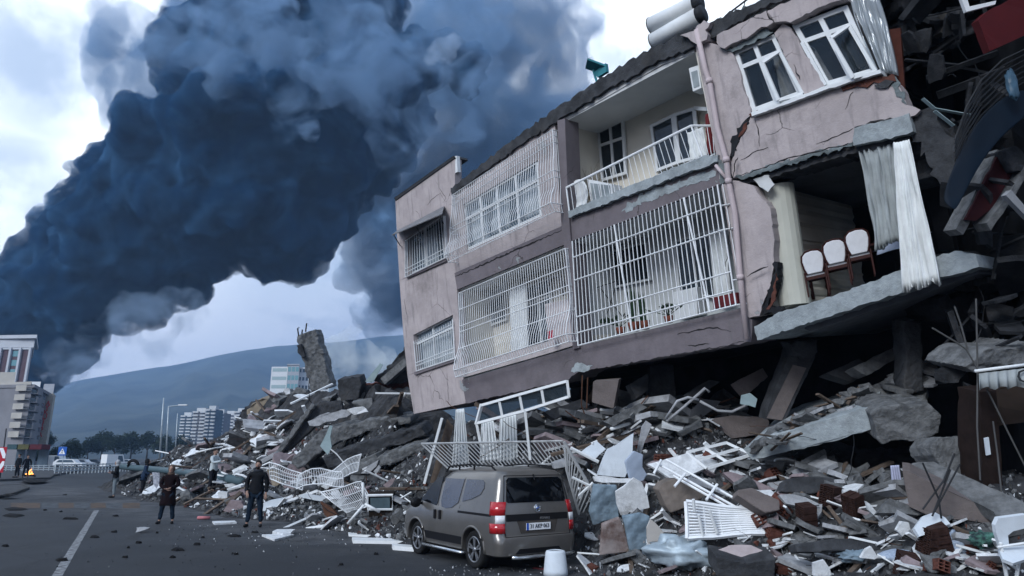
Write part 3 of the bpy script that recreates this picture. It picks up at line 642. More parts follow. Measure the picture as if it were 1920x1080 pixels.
# ---- lower left bay
LL = [(858, 545), (1063, 459), (1080, 648), (866, 710)]
recess(LL, -1.3, mcream, mcream, mceil, mconc)
for q, mu in (([(888, 560), (945, 532), (950, 600), (893, 622)], (.5,)), ([(965, 545), (1030, 520), (1040, 655), (972, 680)], (.33, .66))):
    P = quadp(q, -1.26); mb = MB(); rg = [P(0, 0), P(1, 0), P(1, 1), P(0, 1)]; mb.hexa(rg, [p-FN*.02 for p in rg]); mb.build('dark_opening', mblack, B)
    window(q, -1.22, mullions=mu, transoms=(.75,), fw=.06, glass=mpaleglass, name='window' if q[0][0] < 950 else 'door')
drape('curtain', [(955, 545), (985, 533), (990, 672), (962, 682)], -.7, 4, .05, msheer, 'long white curtain in the middle of the lower left caged balcony')
fpoly('parapet', [(1022, 570), (1068, 560), (1080, 646), (1030, 662)], .03, .15, mat('light_pink', (.56, .50, .50), scale=2, dirt=.2), B)
fpoly('parapet', [(866, 685), (1028, 640), (1030, 662), (868, 708)], .02, .12, MATS['light_pink'], B)
belly2 = lambda t: .28*math.exp(-((t-.10)/.2)**2)
grille([(860, 550), (1060, 466), (1078, 640), (866, 706)], .2, 50, (0, .08, .33, .53, .60, .80, 1), rad=.009, bulge=belly2, side=.16, label='bellied white security cage over the lower left balcony')
mb = MB(); p0 = F(1042, 541, .02); Q = [p0+FU*math.cos(a_)*.28+FV*math.sin(a_)*.3 for a_ in [math.radians(x_) for x_ in range(150, -60, -15)]]
mb.tube(Q, .05, 7); mb.build('soot_mark', mat('soot', (.10, .10, .11), var=.5, scale=9), B)['label'] = 'dark curved hose looped on the balcony side'
drape('laundry', [(1026, 622), (1036, 619), (1038, 634), (1028, 638)], .3, 2, .02, mat('red_cloth', (.42, .04, .07)), 'small bright red rag caught in the lower left balcony cage', 'rag')
# ---- right block: piers, spandrel, windows
deep('pier', [(1304, 86), (1325, 78), (1346, 84), (1372, 96), (1382, 120), (1408, 213), (1392, 240), (1374, 262), (1366, 300), (1372, 335), (1350, 345), (1345, 300)], .08, .35, mpink, amp=.012, keep=(0, 11, 10, 9))
deep('pier', [(1352, 345), (1374, 338), (1412, 348), (1440, 385), (1446, 400), (1452, 450), (1451, 490), (1447, 520), (1440, 545), (1428, 575), (1424, 592), (1404, 596), (1390, 575)], .08, .3, mpink, amp=.015, keep=(0, 12, 11))
deep('pier', [(1452, 62), (1468, 44), (1483, 52), (1546, 162), (1506, 178)], .08, .3, mpink, amp=.01)
LT1 = [(1344, 66), (1392, 42), (1436, 20), (1452, 40), (1438, 50), (1428, 50), (1405, 68), (1375, 80), (1358, 91), (1350, 88), (1344, 80)]
LT2 = [(1439, 20), (1500, -8), (1580, -40), (1584, -4), (1530, 16), (1482, 42), (1464, 40), (1452, 42), (1444, 34)]
deep('lintel', LT1, .2, .5, mpink, amp=.012); deep('lintel', LT2, .2, .5, mpink, amp=.012)
deep('roof_slab', [(1325, 76), (1350, 32), (1375, 22), (1422, 2), (1540, -48), (1640, -90), (1640, -40), (1500, -6), (1436, 22), (1344, 66)], .0, 6, mconc, amp=.04)
deep('roof_debris', [(1302, 58), (1320, 38), (1332, 42), (1322, 56), (1325, 74), (1308, 84), (1290, 70), (1275, 66)], .22, .5, mpink, amp=.03, label='broken pink plaster lump at the roof corner')
SPN = [(1410, 215), (1450, 203), (1506, 182), (1548, 168), (1650, 140), (1676, 150), (1690, 168), (1700, 196), (1726, 206), (1716, 216), (1640, 226), (1602, 238), (1598, 268), (1500, 296), (1450, 312), (1405, 324), (1376, 334), (1368, 316), (1376, 290), (1382, 270), (1396, 248)]
deep('spandrel_wall', SPN, .10, .35, mpink, amp=.014, label='cracked pink wall below the two tilted windows')
deep('beam', [(1602, 240), (1704, 212), (1712, 246), (1700, 252), (1600, 273)], .16, .5, mconcp, amp=.012)
deep('beam', [(1376, 336), (1600, 273), (1704, 250), (1706, 262), (1600, 288), (1380, 350)], .02, .6, mconcd, amp=.015)
patch('brick_gap_patch', [(1576, 162), (1600, 152), (1640, 142), (1676, 140), (1680, 152), (1648, 156), (1620, 163), (1580, 171)], mbrick, B, w_=.13, t=.05)
patch('brick_gap_patch', [(1404, 214), (1420, 206), (1422, 212), (1408, 219)], mbrick, B, w_=.13, amp=.01)
patch('brick_gap_patch', [(1370, 268), (1384, 240), (1400, 222), (1408, 216), (1398, 236), (1396, 244), (1384, 268), (1376, 292), (1366, 296)], mblack, B, w_=.115, amp=.03)  # black sheet painting the dark gap beside the bricks
patch('brick_gap_patch', [(1384, 258), (1392, 240), (1402, 228), (1400, 240), (1392, 252)], mbrick, B, w_=.125, amp=.02)
patch('brick_gap_patch', [(1426, 590), (1440, 552), (1447, 525), (1452, 490), (1458, 492), (1457, 520), (1448, 556), (1440, 575), (1466, 580), (1470, 590)], mblack, B, w_=.09, amp=.03, t=.2)  # black sheet painted as the dark gap along the pier
patch('brick_gap_patch', [(1436, 580), (1446, 556), (1452, 530), (1456, 512), (1459, 524), (1454, 552), (1446, 574)], mbrick, B, w_=.10, amp=.025)
for pts_ in ([(1376, 332), (1420, 318), (1470, 302), (1520, 288), (1560, 276), (1600, 266), (1598, 274), (1560, 284), (1500, 302), (1440, 320), (1400, 334)], [(1350, 60), (1358, 88), (1372, 92), (1400, 74), (1432, 54), (1450, 60), (1440, 66), (1404, 84), (1374, 98), (1352, 92)], [(1652, 140), (1680, 144), (1700, 196), (1690, 190), (1672, 160)], [(1345, 300), (1366, 306), (1372, 334), (1352, 346)]): patch('bare_patch', pts_, mconc, B, w_=.112, amp=.025)
patch('bare_patch', [(1640, 157), (1665, 150), (1676, 152), (1664, 164), (1650, 166)], mconcd, B, w_=.14)
cracks([[(1416, 225), (1422, 250), (1424, 275)], [(1585, 205), (1592, 185), (1600, 172)], [(1388, 300), (1420, 282), (1440, 276)], [(1530, 270), (1560, 258), (1600, 240)], [(1500, 150), (1488, 120)]], mcrack, B, w_=.106, wid=.012)
cracks([[(1437, 20), (1443, 35), (1452, 42)], [(1376, 334), (1420, 318), (1470, 300), (1500, 292), (1560, 276), (1600, 268)], [(1370, 420), (1360, 500)], [(1372, 345), (1380, 300), (1384, 295)], [(1400, 520), (1425, 505), (1440, 500)]], mcrack, B, w_=.206, wid=.02)
Wl = [(1376, 96), (1451, 64), (1506, 176), (1410, 211)]; Wr = [(1485, 48), (1588, 9), (1644, 134), (1549, 161)]
for q, lb in ((Wl, 'left of the two tilted upper windows, one casement ajar'), (Wr, 'right of the two tilted upper windows, both casements ajar')):
    room_back(q, -2.2)
    window(q, .02, (.5,), (.72,), fw=.085, glass=glassm('clear_dark_glass', (.02, .03, .04), .35), label=lb)
def leaf(q, w0, w1, parent, label=None):
    a = [F(*q[0], w0), F(*q[1], w1), F(*q[2], w1), F(*q[3], w0)]; mb = MB()
    for i in range(4): mb.bar(a[i], a[(i+1) % 4], .06, .05, up=FN)
    o = mb.build('casement', mpvc, parent)
leaf([(1430, 118), (1462, 96), (1505, 176), (1460, 188)], .25, .08, B); leaf([(1558, 72), (1592, 48), (1642, 134), (1600, 146)], .28, .08, B); leaf([(1504, 80), (1526, 94), (1560, 152), (1548, 160)], .05, -.4, B)
fpoly('sill', [(1408, 211), (1506, 177), (1548, 161), (1650, 130), (1652, 137), (1548, 168), (1506, 184), (1410, 218)], .22, .3, mpvc, B, amp=.006)
drape('curtain', [(1446, 92), (1462, 84), (1504, 172), (1466, 186)], -.3, 3, .05, msheer, 'white curtain filling the right side of the left tilted window')
drape('curtain', [(1400, 120), (1440, 104), (1462, 186), (1420, 196)], -.9, 6, .05, mat('grey_net', (.22, .26, .30)), 'dim net curtain inside the left tilted window')
drape('curtain', [(1560, 60), (1590, 48), (1630, 120), (1590, 140)], -.6, 5, .05, MATS['grey_net'], 'dim net curtain inside the right tilted window')
drape('curtain', [(1592, -6), (1640, -20), (1680, 140), (1648, 136)], -.05, 6, .06, glassm('net_lace', (.42, .47, .52), .6), 'torn net curtain blown out at the corner of the right tilted window', gather=-.3)
fpoly('wood_panel', [(1662, 56), (1688, 52), (1697, 176), (1680, 150), (1672, 100)], -.2, .06, mwood, B, label='reddish brown wood panel beside the net curtain')
deep('side_wall', [(1648, -40), (1700, -60), (1790, 470), (1760, 470), (1712, 260)], -3.2, .3, mblack)
# drainpipe
dp = MB(); Q = [F(1306, 56, .2), F(1322, 130, .2), F(1330, 152, .2), F(1345, 240, .2), F(1362, 300, .2), F(1366, 340, .2), F(1378, 400, .2), F(1388, 520, .2), F(1400, 636, .2)]
dp.tube(Q, .055, 10); 
for i in (2, 4, 5, 7): d = (Q[min(i+1, 8)]-Q[i-1]).normalized(); dp.tube([Q[i]-d*.05, Q[i]+d*.05], .068, 10)
dp.tube([F(1342, 310, .15), F(1362, 335, .19)], .035, 8); dp.build('drainpipe', mat('pink_pipe', (.50, .42, .43), rough=.5, var=.1, scale=2, dirt=.2), B, smooth=True)
# ---- lower right room
fpoly('ceiling', [(1376, 340), (1706, 254), (1712, 262), (1385, 352)], -.5, 6.0, mat('grey_ceiling', (.20, .21, .22), var=.3, dirt=.5, scale=1.0), B)
FS = [(1414, 612), (1460, 585), (1500, 573), (1560, 556), (1690, 506), (1760, 480), (1790, 470), (1830, 478), (1836, 500), (1800, 512), (1760, 520), (1700, 545), (1600, 578), (1500, 610), (1420, 638)]
fpoly('floor_slab', FS, .12, 6.0, mconcp, B, amp=.012, label='broken raw concrete floor edge of the open room')
fpoly('beam', [(1500, 612), (1700, 547), (1836, 502), (1836, 512), (1700, 562), (1520, 622)], -.3, 5, mat('dim_beam', (.16, .17, .19), var=.3), B)
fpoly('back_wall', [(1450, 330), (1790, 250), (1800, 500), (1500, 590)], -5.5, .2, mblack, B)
mb = MB(); a, b = F(1458, 350, -.45), F(1490, 572, -.45); ring = []
mb.tube([a, a.lerp(b, .5), b], .30, 18); mb.build('column', mat('cream_column', (.50, .50, .44), var=.12, scale=1.2, dirt=.15), B, smooth=False)
fpoly('side_wall', [(1425, 350), (1440, 345), (1478, 575), (1440, 590), (1450, 500)], -.25, 4, mcream, B, amp=.02)
fpoly('torn_ceiling_flake', [(1412, 336), (1442, 328), (1452, 346), (1440, 360), (1424, 350)], .05, .03, mceil, B, amp=.02, label='torn ceiling plaster flake hanging above the column')
CG = 'white backed dining chairs in the torn open room'
mseat = mat('white_upholstery', (.66, .66, .68), rough=.9, var=.1, scale=8); mchw = mat('chair_wood', (.04, .012, .010), rough=.6, var=.2)
def dining_chair(x, y, w_, label):
    p = F(x, y, w_); t = thing('dining_chair', label, 'chair', p, group=CG)
    A = (FU*.93-FN*.36).normalized(); Bk = FV; Cn = A.cross(Bk).normalized()
    if Cn.dot(FN) < 0: Cn = -Cn                      # Cn: toward the viewer (the chair's back side)
    W = .21
    def q(u, v, c): return p+(A*u+Bk*v+Cn*c)*.84
    mb = MB(); pts = []
    prof = [(-.15, .50), (-.19, .62), (-.215, .78), (-.20, .90), (-.13, .97), (0, .99), (.13, .97), (.20, .90), (.215, .78), (.19, .62), (.15, .50)]
    mb.hexa([q(u, v, .06+(v-.5)*.12) for u, v in prof], [q(u, v, .0+(v-.5)*.12) for u, v in prof]); mb.build('backrest', mseat, t, bevel=.015)
    mb = MB(); Q = [q(u*1.07, .5+(v-.5)*1.035, .03+(v-.5)*.12) for u, v in prof]; mb.tube(Q, .020, 6); mb.build('back_frame', mchw, t)
    mb = MB(); mb.hexa([q(-W, .44, 0), q(W, .44, 0), q(W*1.1, .44, -.42), q(-W*1.1, .44, -.42)], [q(-W, .50, 0), q(W, .50, 0), q(W*1.1, .50, -.42), q(-W*1.1, .50, -.42)]); mb.build('seat', mseat, t, bevel=.02)
    mb = MB(); 
    for (u0, c0, u1, c1) in ((-W, .0, W, 0), (W, 0, W*1.1, -.42), (W*1.1, -.42, -W*1.1, -.42), (-W*1.1, -.42, -W, 0)): mb.bar(q(u0, .41, c0), q(u1, .41, c1), .03, .06)
    mb.build('seat_frame', mchw, t)
    for (u, c, k) in ((-W, 0, .09), (W, 0, .09), (-W*1.05, -.40, -.02), (W*1.05, -.40, -.02)):
        mb = MB(); mb.tube([q(u, .55 if k > 0 else .42, c), q(u, 0.0, c+k)], .020, 6, r2=.015); mb.build('leg', mchw, t)
dining_chair(1536, 554, -.42, 'left dining chair with white back, nearest the cream column')
dining_chair(1577, 536, -.42, 'middle of the three white backed dining chairs')
dining_chair(1620, 519, -.42, 'right dining chair with white back, beside the cloth covered table')
tb = thing('dining_table', 'dark dining table behind the three chairs in the open room', 'table', F(1640, 505, -1.6))
def tq(x, y, w_): return F(x, y, w_)
p0 = F(1600, 545, -1.3)
mb = MB(); T = [p0+FU*(-.9)+FV*.74, p0+FU*1.2+FV*.74, p0+FU*1.2+FV*.74-FN*.85, p0+FU*(-.9)+FV*.74-FN*.85]; mb.hexa(T, [v+FV*.04 for v in T]); mb.build('tabletop', mchw, tb)
for v in T: mb = MB(); c = v.lerp(centre(T), .1); mb.tube([c, c-FV*.72], .035, 6); mb.build('leg', mchw, tb)
P1 = [p0+FU*(.55)+FV*.80+FN*.05, p0+FU*1.28+FV*.80+FN*.05, p0+FU*1.28+FV*.80-FN*.8, p0+FU*.55+FV*.80-FN*.8]
mb = MB(); N = 10; vs = []
for j in range(N+1):
    for i in range(N+1):
        q_ = P1[0].lerp(P1[1], i/N).lerp(P1[3].lerp(P1[2], i/N), j/N); vs.append(q_+FV*(.02*noise.noise(q_*6)+(.0 if j > 1 else -.13*(2-j))))
mb.add(vs, [(j*(N+1)+i, j*(N+1)+i+1, (j+1)*(N+1)+i+1, (j+1)*(N+1)+i) for j in range(N) for i in range(N)], True)
tag(mb.build('tablecloth', mat('pale_blue_cloth', (.55, .62, .78)), None, solid=.01, loc=centre(P1)), 'pale blue tablecloth at the right end of the dining table', 'tablecloth')
drape('curtain', [(1610, 284), (1682, 268), (1702, 440), (1640, 470)], .0, 8, .07, mat('grey_curtain', (.34, .37, .38), var=.15, scale=5), 'grey gathered curtain hanging inside the torn open room', gather=.12, seed=2, rag=.04)
drape('curtain', [(1676, 268), (1706, 262), (1764, 524), (1696, 545)], .22, 5, .08, msheer, 'long pale curtain spilling over the broken floor edge', seed=4, rag=.05)
# concrete corner stub right of the beam
deep('broken_column', [(1706, 205), (1745, 200), (1790, 260), (1800, 330), (1760, 340), (1712, 262)], .0, .7, mconcd, amp=.05)
# ---- rooftop things
def heater():
    t = thing('solar_water_heater', 'white solar water heater with two tanks lying on the damaged roof corner', 'water heater', F(1270, 60, -.8))
    for (a, b, rr) in (((1222, 48), (1304, 8), .20), ((1226, 78), (1310, 30), .20)):
        A_, B_ = F(*a, -.6), F(*b, -.6); mb = MB(); mb.tube([A_, B_], rr, 20); mb.build('tank', mpvc, t, smooth=None)
        mb = MB(); mb.tube([B_, B_+(B_-A_).normalized()*.12], rr*.98, 20); mb.build('end_cap', mdark, t); 
        mb = MB(); mb.tube([A_-(B_-A_).normalized()*.02, A_], rr*1.02, 20); mb.build('end_cap', mdark, t)
    mb = MB(); 
    for q in ((1232, 62), (1290, 34)): mb.tube([F(*q, -.6), F(q[0]+12, q[1]+50, -.7)], .025, 5)
    mb.build('stand', mdark, t)
heater()
mb = MB(); p = F(1120, 145, -.6); mb.tube([p-FV*.3, p+FV*.25-FU*.1], .03, 6); mb.box(p+FV*.28, (.5, .4, .05), Matrix.Rotation(.4, 3, 'Y')); mb.hexa([p+FU*.0, p+FU*.3, p+FU*.3+FV*.22, p+FV*.18-FU*.1], [p+FU*.0-FN*.1, p+FU*.3-FN*.1, p+FU*.3+FV*.22-FN*.1, p+FV*.18-FU*.1-FN*.1])
tag(mb.build('roof_hatch', mat('teal_sheet', (.05, .22, .26)), None, loc=p), 'small teal sheet metal scrap sticking up from the roof edge', 'sheet metal scrap')
mb = MB(); mb.tube([F(1360, 30, -.5), F(1410, -8, -.5)], .02, 5); mb.tube([F(1395, 14, -.5), F(1398, -4, -.5)], .01, 5)
tag(mb.build('antenna', mdark, None, loc=F(1385, 15, -.5)), 'dark bent rod lying along the roof edge', 'rod')
# ================================================================ rubble mound
from mathutils.bvhtree import BVHTree
from mathutils.geometry import delaunay_2d_cdt
def wp(x, y, Z, dh=0): p = px(x, y, Z); return (p.x, p.y, max(0, p.z+dh))
def wg(x, y): p = gp(x, y); return (p.x, p.y, -.05)
SURF = [wg(195, 922), wg(250, 938), wg(330, 948), wg(420, 972), wg(500, 990), wg(560, 985), wg(650, 1003), wg(720, 1018), wg(780, 1030), wg(860, 1034), wg(1000, 1034), wg(1085, 1052), wg(1090, 1090), wg(1090, 1300), (7.5, 5.5, -.05), (14, 3, -.05), (18, 10, .3),
  wp(255, 880, 42), wp(300, 860, 42), wp(335, 840, 42), wp(390, 835, 40), wp(440, 800, 38), wp(470, 762, 36), wp(500, 745, 35), wp(560, 737, 32), wp(620, 727, 30), wp(700, 717, 27), wp(760, 732, 24.5),
  wp(560, 850, 27.5), wp(650, 840, 26.5), wp(450, 870, 30), wp(700, 912, 21.2), wp(600, 935, 22.5), wp(380, 900, 34), wp(300, 905, 36), wp(760, 862, 24), wp(880, 800, 19), wp(860, 900, 18),
  wp(1000, 782, 18), wp(1000, 880, 16.4), wp(1100, 905, 14.5), wp(1150, 835, 15.5), wp(1250, 775, 16.3), wp(1300, 905, 13), wp(1200, 960, 12.8), wp(1400, 955, 11.5), wp(1330, 1010, 11.2), wp(1150, 1020, 12.3), wp(1400, 1080, 10.2), wp(1200, 1070, 11.1),
  wp(1600, 1080, 9.2), wp(1900, 1080, 8.2), wp(1600, 960, 10.5), wp(1500, 890, 12.5), wp(1720, 890, 11), wp(1850, 905, 9.8), wp(1920, 950, 8.9), wp(1380, 830, 14.5), wp(1440, 880, 13),
  (2.5, 22, 3.1), (6, 20, 3.1), (9, 17, 2.0), (12, 13, 1.4), (-2, 27, 3.2), (-8, 38, 4.2), (-14, 48, 2.5), (-20, 55, -.05), (-27, 46, -.05), (0, 45, -.05), (12, 30, -.05), (22, 18, 1.0), (24, 4, -.05)]
_v2 = [Vector((p[0], p[1])) for p in SURF]
_vo, _e, _fc, _ov, _oe, _of = delaunay_2d_cdt(_v2, [], [], 0, 1e-6)
_hh = [SURF[i[0]][2] if i else 0 for i in _ov]
_tri = [tuple(f) for f in _fc]
_bv0 = BVHTree.FromPolygons([Vector((v.x, v.y, h)) for v, h in zip(_vo, _hh)], _tri)
def H0(X, Y):
    h = _bv0.ray_cast(Vector((X, Y, 100)), Vector((0, 0, -1)))[0]; return h.z if h else -.3
def Hn(X, Y):
    h = H0(X, Y)
    if h <= -.2: return -.3
    k = min(1, max(0, (h+.05)/.5)); p = Vector((X, Y, 0))
    return h+k*(.30*noise.noise(p*.9)+.20*noise.noise(p*2.3+Vector((5, 0, 0)))+.12*abs(noise.noise(p*5)))-.02
mrub = mat('rubble_grey', (0.055, 0.056, 0.06), scale=3.5, var=.65, bump=1.0, bscale=8, dirt=.6)
def mound():
    mb = MB(); st = .22; x0, x1, y0, y1 = -28, 24, 4, 56; nx, ny = int((x1-x0)/st), int((y1-y0)/st); idx = {}; vs = []; fs = []
    for j in range(ny+1):
        for i in range(nx+1):
            X, Y = x0+i*st, y0+j*st; h = Hn(X, Y)
            idx[i, j] = len(vs); vs.append((X+R.uniform(-.06, .06), Y+R.uniform(-.06, .06), h))
    for j in range(ny):
        for i in range(nx):
            q = [idx[i, j], idx[i+1, j], idx[i+1, j+1], idx[i, j+1]]
            if max(vs[k][2] for k in q) > -.12: fs.append(tuple(q))
    mb.add(vs, fs); o = mb.build('rubble_mound', mrub); tag(o, 'heap of crushed concrete and dust under the ruins', kind='stuff')
    return BVHTree.FromPolygons([Vector(v) for v in vs], fs)
BVH = mound()
MISS = [False]
def on(x, y, lift=0.0):
    """point where the line of sight at (x, y) meets the heap (or the road)"""
    d = ray(x, y).normalized(); h = BVH.ray_cast(C0, d)[0]; g = gp(x, y) if d.z < 0 else None
    if h is None and not (g is not None and g.y < 30 and x > 400): MISS[0] = True
    else: MISS[0] = False
    if h is None or (g is not None and (g-C0).length < (h-C0).length): h = g if g is not None else px(x, y, 25)
    return h+Vector((0, 0, lift))
def sz(x, y): p = on(x, y)-C0; return p.dot(Vector((0, CP, SP)))
# ---- materials for debris
mwhite = mat('white_plaster', (.70, .72, .74), scale=5, var=.3, dirt=.6, bump=.5)
mwhite2 = mat('grey_plaster', (.38, .39, .41), scale=5, var=.35, dirt=.6, bump=.6)
mpinkr = mat('pink_rubble', (.28, .225, .235), scale=5, var=.35, dirt=.55, bump=.3)
mcon2 = mat('rubble_concrete', (.17, .175, .18), scale=5, var=.55, bump=.9, bscale=14, dirt=.35)
mbrown = mat('dirty_wood', (.13, .10, .08), scale=5, var=.4)
msteel = mat('galvanised', (.42, .47, .50), rough=.45, metal=.5, scale=4, var=.3)
mtealp = mat('pale_teal_sheet', (.34, .44, .46), rough=.6, scale=3, var=.2, dirt=.2)
mtan = mat('tan_stone', (.30, .25, .19), scale=2, var=.35, bump=.7, dirt=.3)
mrust = mat('rust', (.12, .06, .04), var=.4, scale=8)
# ---- prototypes
def hull(r, sx, sy, sz_, n=14):
    bm = bmesh.new()
    for i in range(n):
        v = Vector((r.uniform(-1, 1), r.uniform(-1, 1), r.uniform(-1, 1))); m_ = max(abs(v.x), abs(v.y), abs(v.z)); v = v/m_*r.uniform(.75, 1)
        bm.verts.new((v.x*sx, v.y*sy, v.z*sz_))
    bmesh.ops.convex_hull(bm, input=bm.verts)
    for v in [v for v in bm.verts if not v.link_faces]: bm.verts.remove(v)
    if n > 8:
        bmesh.ops.triangulate(bm, faces=bm.faces); k = r.uniform(0, 50); m_ = (sx+sy+sz_)/3
        for it in range(2):
            bmesh.ops.subdivide_edges(bm, edges=bm.edges[:], cuts=1, use_grid_fill=True)
            for v in bm.verts: v.co += Vector((noise.noise(v.co/m_*2.5+Vector((k, it, 0))), noise.noise(v.co/m_*2.5+Vector((0, k, it))), noise.noise(v.co/m_*2.5+Vector((it, 0, k)))))*m_*(.16 if it == 0 else .09)
    vs = [v.co.copy() for v in bm.verts]; bm.verts.index_update(); fs = [tuple(v.index for v in f.verts) for f in bm.faces]; bm.free(); return vs, fs
def plate(r, L, W, t, n=9):
    """flat broken plate with an uneven outline"""
    pts = []
    for i in range(n):
        a = 2*math.pi*(i+r.uniform(-.3, .3))/n; m_ = max(abs(math.cos(a)), abs(math.sin(a))); k = r.uniform(.7, 1)/m_
        pts.append((math.cos(a)*L*k, math.sin(a)*W*k))
    a = [Vector((p[0], p[1], t/2+r.uniform(-.01, .01))) for p in pts]; b = [Vector((p[0]*r.uniform(.94, 1), p[1]*r.uniform(.94, 1), -t/2)) for p in pts]
    return a, b
PROTO = {}
def proto(key, fn, m, name):
    mb = MB(); fn(mb); me_o = mb.build(name, m); me = me_o.data; bpy.data.objects.remove(me_o); PROTO.setdefault(key, []).append((me, name))
r = random.Random(21)
for i in range(7): proto('chunk', lambda mb: mb.add(*hull(r, .22, .17, .13)), mcon2, 'concrete_chunk')
for i in range(3): proto('pinkchunk', lambda mb: mb.add(*hull(r, .2, .17, .08, 11)), mpinkr, 'plaster_chunk')
for i in range(5): proto('slab', lambda mb: mb.hexa(*plate(r, .5, .32, .09)), [mcon2, mwhite2][i % 2], 'slab_fragment')
for i in range(5): proto('white', lambda mb: mb.hexa(*plate(r, .34, .22, .035)), mwhite, 'plaster_fragment')
for i in range(3): proto('pink', lambda mb: mb.hexa(*plate(r, .4, .3, .07)), mpinkr, 'plaster_fragment')
for i in range(3): proto('board', lambda mb: mb.box((0, 0, 0), (r.uniform(.9, 1.5), r.uniform(.07, .14), .04)), mpvc, 'white_strip')
for i in range(3): proto('wood', lambda mb: mb.box((0, 0, 0), (r.uniform(.9, 1.6), r.uniform(.08, .16), .05)), mbrown, 'timber')
def hollow(mb):
    L, W, Hh = .38, .19, .17; t = .015
    for k in range(4): mb.box((0, 0, -Hh/2+t/2+k*(Hh-t)/3), (L, W, t))
    for k in range(3): mb.box((0, -W/2+t/2+k*(W-t)/2, 0), (L-.004, t, Hh-.004))
proto('brick', hollow, mbrick, 'hollow_brick')
def bent(mb):
    p = Vector((0, 0, 0)); Q = [p]; d = Vector((1, 0, 0))
    for k in range(7): d = (d+Vector((r.uniform(-.4, .4), r.uniform(-.4, .4), r.uniform(-.3, .4)))).normalized(); Q.append(Q[-1]+d*.18)
    mb.tube(Q, .008, 5)
for i in range(4): proto('rebar', bent, mrust if i % 2 else mdark, 'bent_rebar')
for i in range(2): proto('pipe', lambda mb: mb.tube([(-.6, 0, 0), (0, .03, .02), (.6, 0, 0)], .028, 8), mpvc, 'white_pipe')
LAB = {'chunk': ('grey broken concrete chunk', 'concrete chunk'), 'pinkchunk': ('pinkish plaster coated chunk', 'plaster chunk'), 'slab': ('flat grey slab fragment', 'slab fragment'), 'white': ('white plaster fragment', 'plaster fragment'), 'pink': ('flat pink plastered wall fragment', 'wall fragment'),
       'board': ('white plastic window strip', 'window strip'), 'wood': ('dirty brown timber piece', 'timber'), 'brick': ('red hollow brick', 'brick'), 'rebar': ('bent thin reinforcing rod', 'rebar'), 'pipe': ('white plastic pipe length', 'pipe')}
BIGP = []
def put(key, p, s, rot, zone, r):
    me, nm = r.choice(PROTO[key]); o = bpy.data.objects.new(nm, me); COL.objects.link(o); o.location = p; o.scale = (s, s, s); o.rotation_euler = rot
    a, c = LAB[key]; return tag(o, a+' lying '+zone, c, a+'s '+zone)
def scatter(poly, n, weights, zone, smin, smax, seed, lift=.05):
    r = random.Random(seed); xs = [p[0] for p in poly]; ys = [p[1] for p in poly]; k = 0; keys = [w_[0] for w_ in weights]; ww = [w_[1] for w_ in weights]
    while k < n:
        x, y = r.uniform(min(xs), max(xs)), r.uniform(min(ys), max(ys)); ins = False; j = len(poly)-1
        for i in range(len(poly)):
            if (poly[i][1] > y) != (poly[j][1] > y) and x < (poly[j][0]-poly[i][0])*(y-poly[i][1])/(poly[j][1]-poly[i][1])+poly[i][0]: ins = not ins
            j = i
        if not ins: continue
        p = on(x, y)
        if MISS[0] or any(a-16 < x < a+16 and b < y < c for a, b, c in ((1810, 862, 968), (1780, 862, 960), (1750, 862, 955), (1725, 862, 950), (1840, 872, 975), (1870, 885, 980), (1900, 895, 985), (212, 850, 945), (265, 850, 945), (396, 855, 930), (310, 860, 985), (475, 860, 992))): continue
        key = r.choices(keys, ww)[0]; s = r.uniform(smin, smax)*(1 if key not in ('rebar', 'pipe', 'board', 'wood') else .85)
        put(key, p+Vector((0, 0, lift*s+r.uniform(0, .06))), s, (r.uniform(-.6, .6), r.uniform(-.6, .6), r.uniform(0, 6.3)), zone, r); k += 1
W1 = [('chunk', 2.5), ('slab', 3), ('white', 5), ('pink', 1.5), ('board', 3.2), ('wood', 1.8), ('rebar', 2.5), ('pipe', 1.2), ('pinkchunk', .8)]
W2 = [('chunk', 2), ('slab', 3), ('white', 5), ('pink', 2), ('board', 2.6), ('wood', 1.5), ('rebar', 2.5), ('brick', 2.2), ('pinkchunk', 1), ('pipe', 1)]
scatter([(250, 880), (335, 835), (400, 835), (440, 800), (480, 780), (560, 840), (560, 900), (440, 945), (340, 940), (240, 925)], 150, W1, 'on the street side heap behind the people', .8, 1.9, 1)
scatter([(480, 860), (700, 860), (780, 900), (775, 1012), (640, 995), (500, 980), (450, 950)], 95, W1, 'in the heap between the man and the van', .6, 1.4, 2)
scatter([(1085, 900), (1240, 820), (1400, 860), (1480, 900), (1480, 1078), (1100, 1078)], 110, W2, 'in the heap right of the van', .45, 1.15, 3)
scatter([(1480, 900), (1680, 950), (1860, 1000), (1900, 1078), (1480, 1078)], 110, W2, 'in the right foreground heap', .35, .9, 4)
scatter([(860, 790), (1060, 760), (1230, 790), (1380, 800), (1240, 830), (1080, 880), (1000, 830)], 75, W1, 'under the leaning building', .7, 1.5, 5)
scatter([(480, 760), (560, 740), (760, 725), (770, 780), (600, 800), (500, 840)], 30, W1, 'on top of the crushed storeys', 1.2, 2.3, 6)
scatter([(1400, 850), (1480, 870), (1700, 900), (1850, 910), (1900, 960), (1700, 950), (1480, 905)], 60, [('chunk', 4), ('slab', 4), ('rebar', 2), ('wood', 1), ('white', 1)], 'before the dark hollow at the right', .4, 1.0, 8)
scatter([(1100, 940), (1500, 930), (1850, 980), (1850, 1078), (1120, 1078)], 70, [('rebar', 2), ('board', 2), ('pipe', 1.5), ('white', 3), ('wood', 2), ('slab', 2)], 'among the wreckage in the foreground', .3, .8, 9)
scatter([(880, 780), (1060, 745), (1400, 745), (1400, 800), (1240, 815), (900, 820)], 70, [('slab', 5), ('white', 2), ('board', 3), ('wood', 3), ('rebar', 2), ('pipe', 1), ('pink', 2)], 'deep under the raised floor of the building', .8, 1.9, 12)
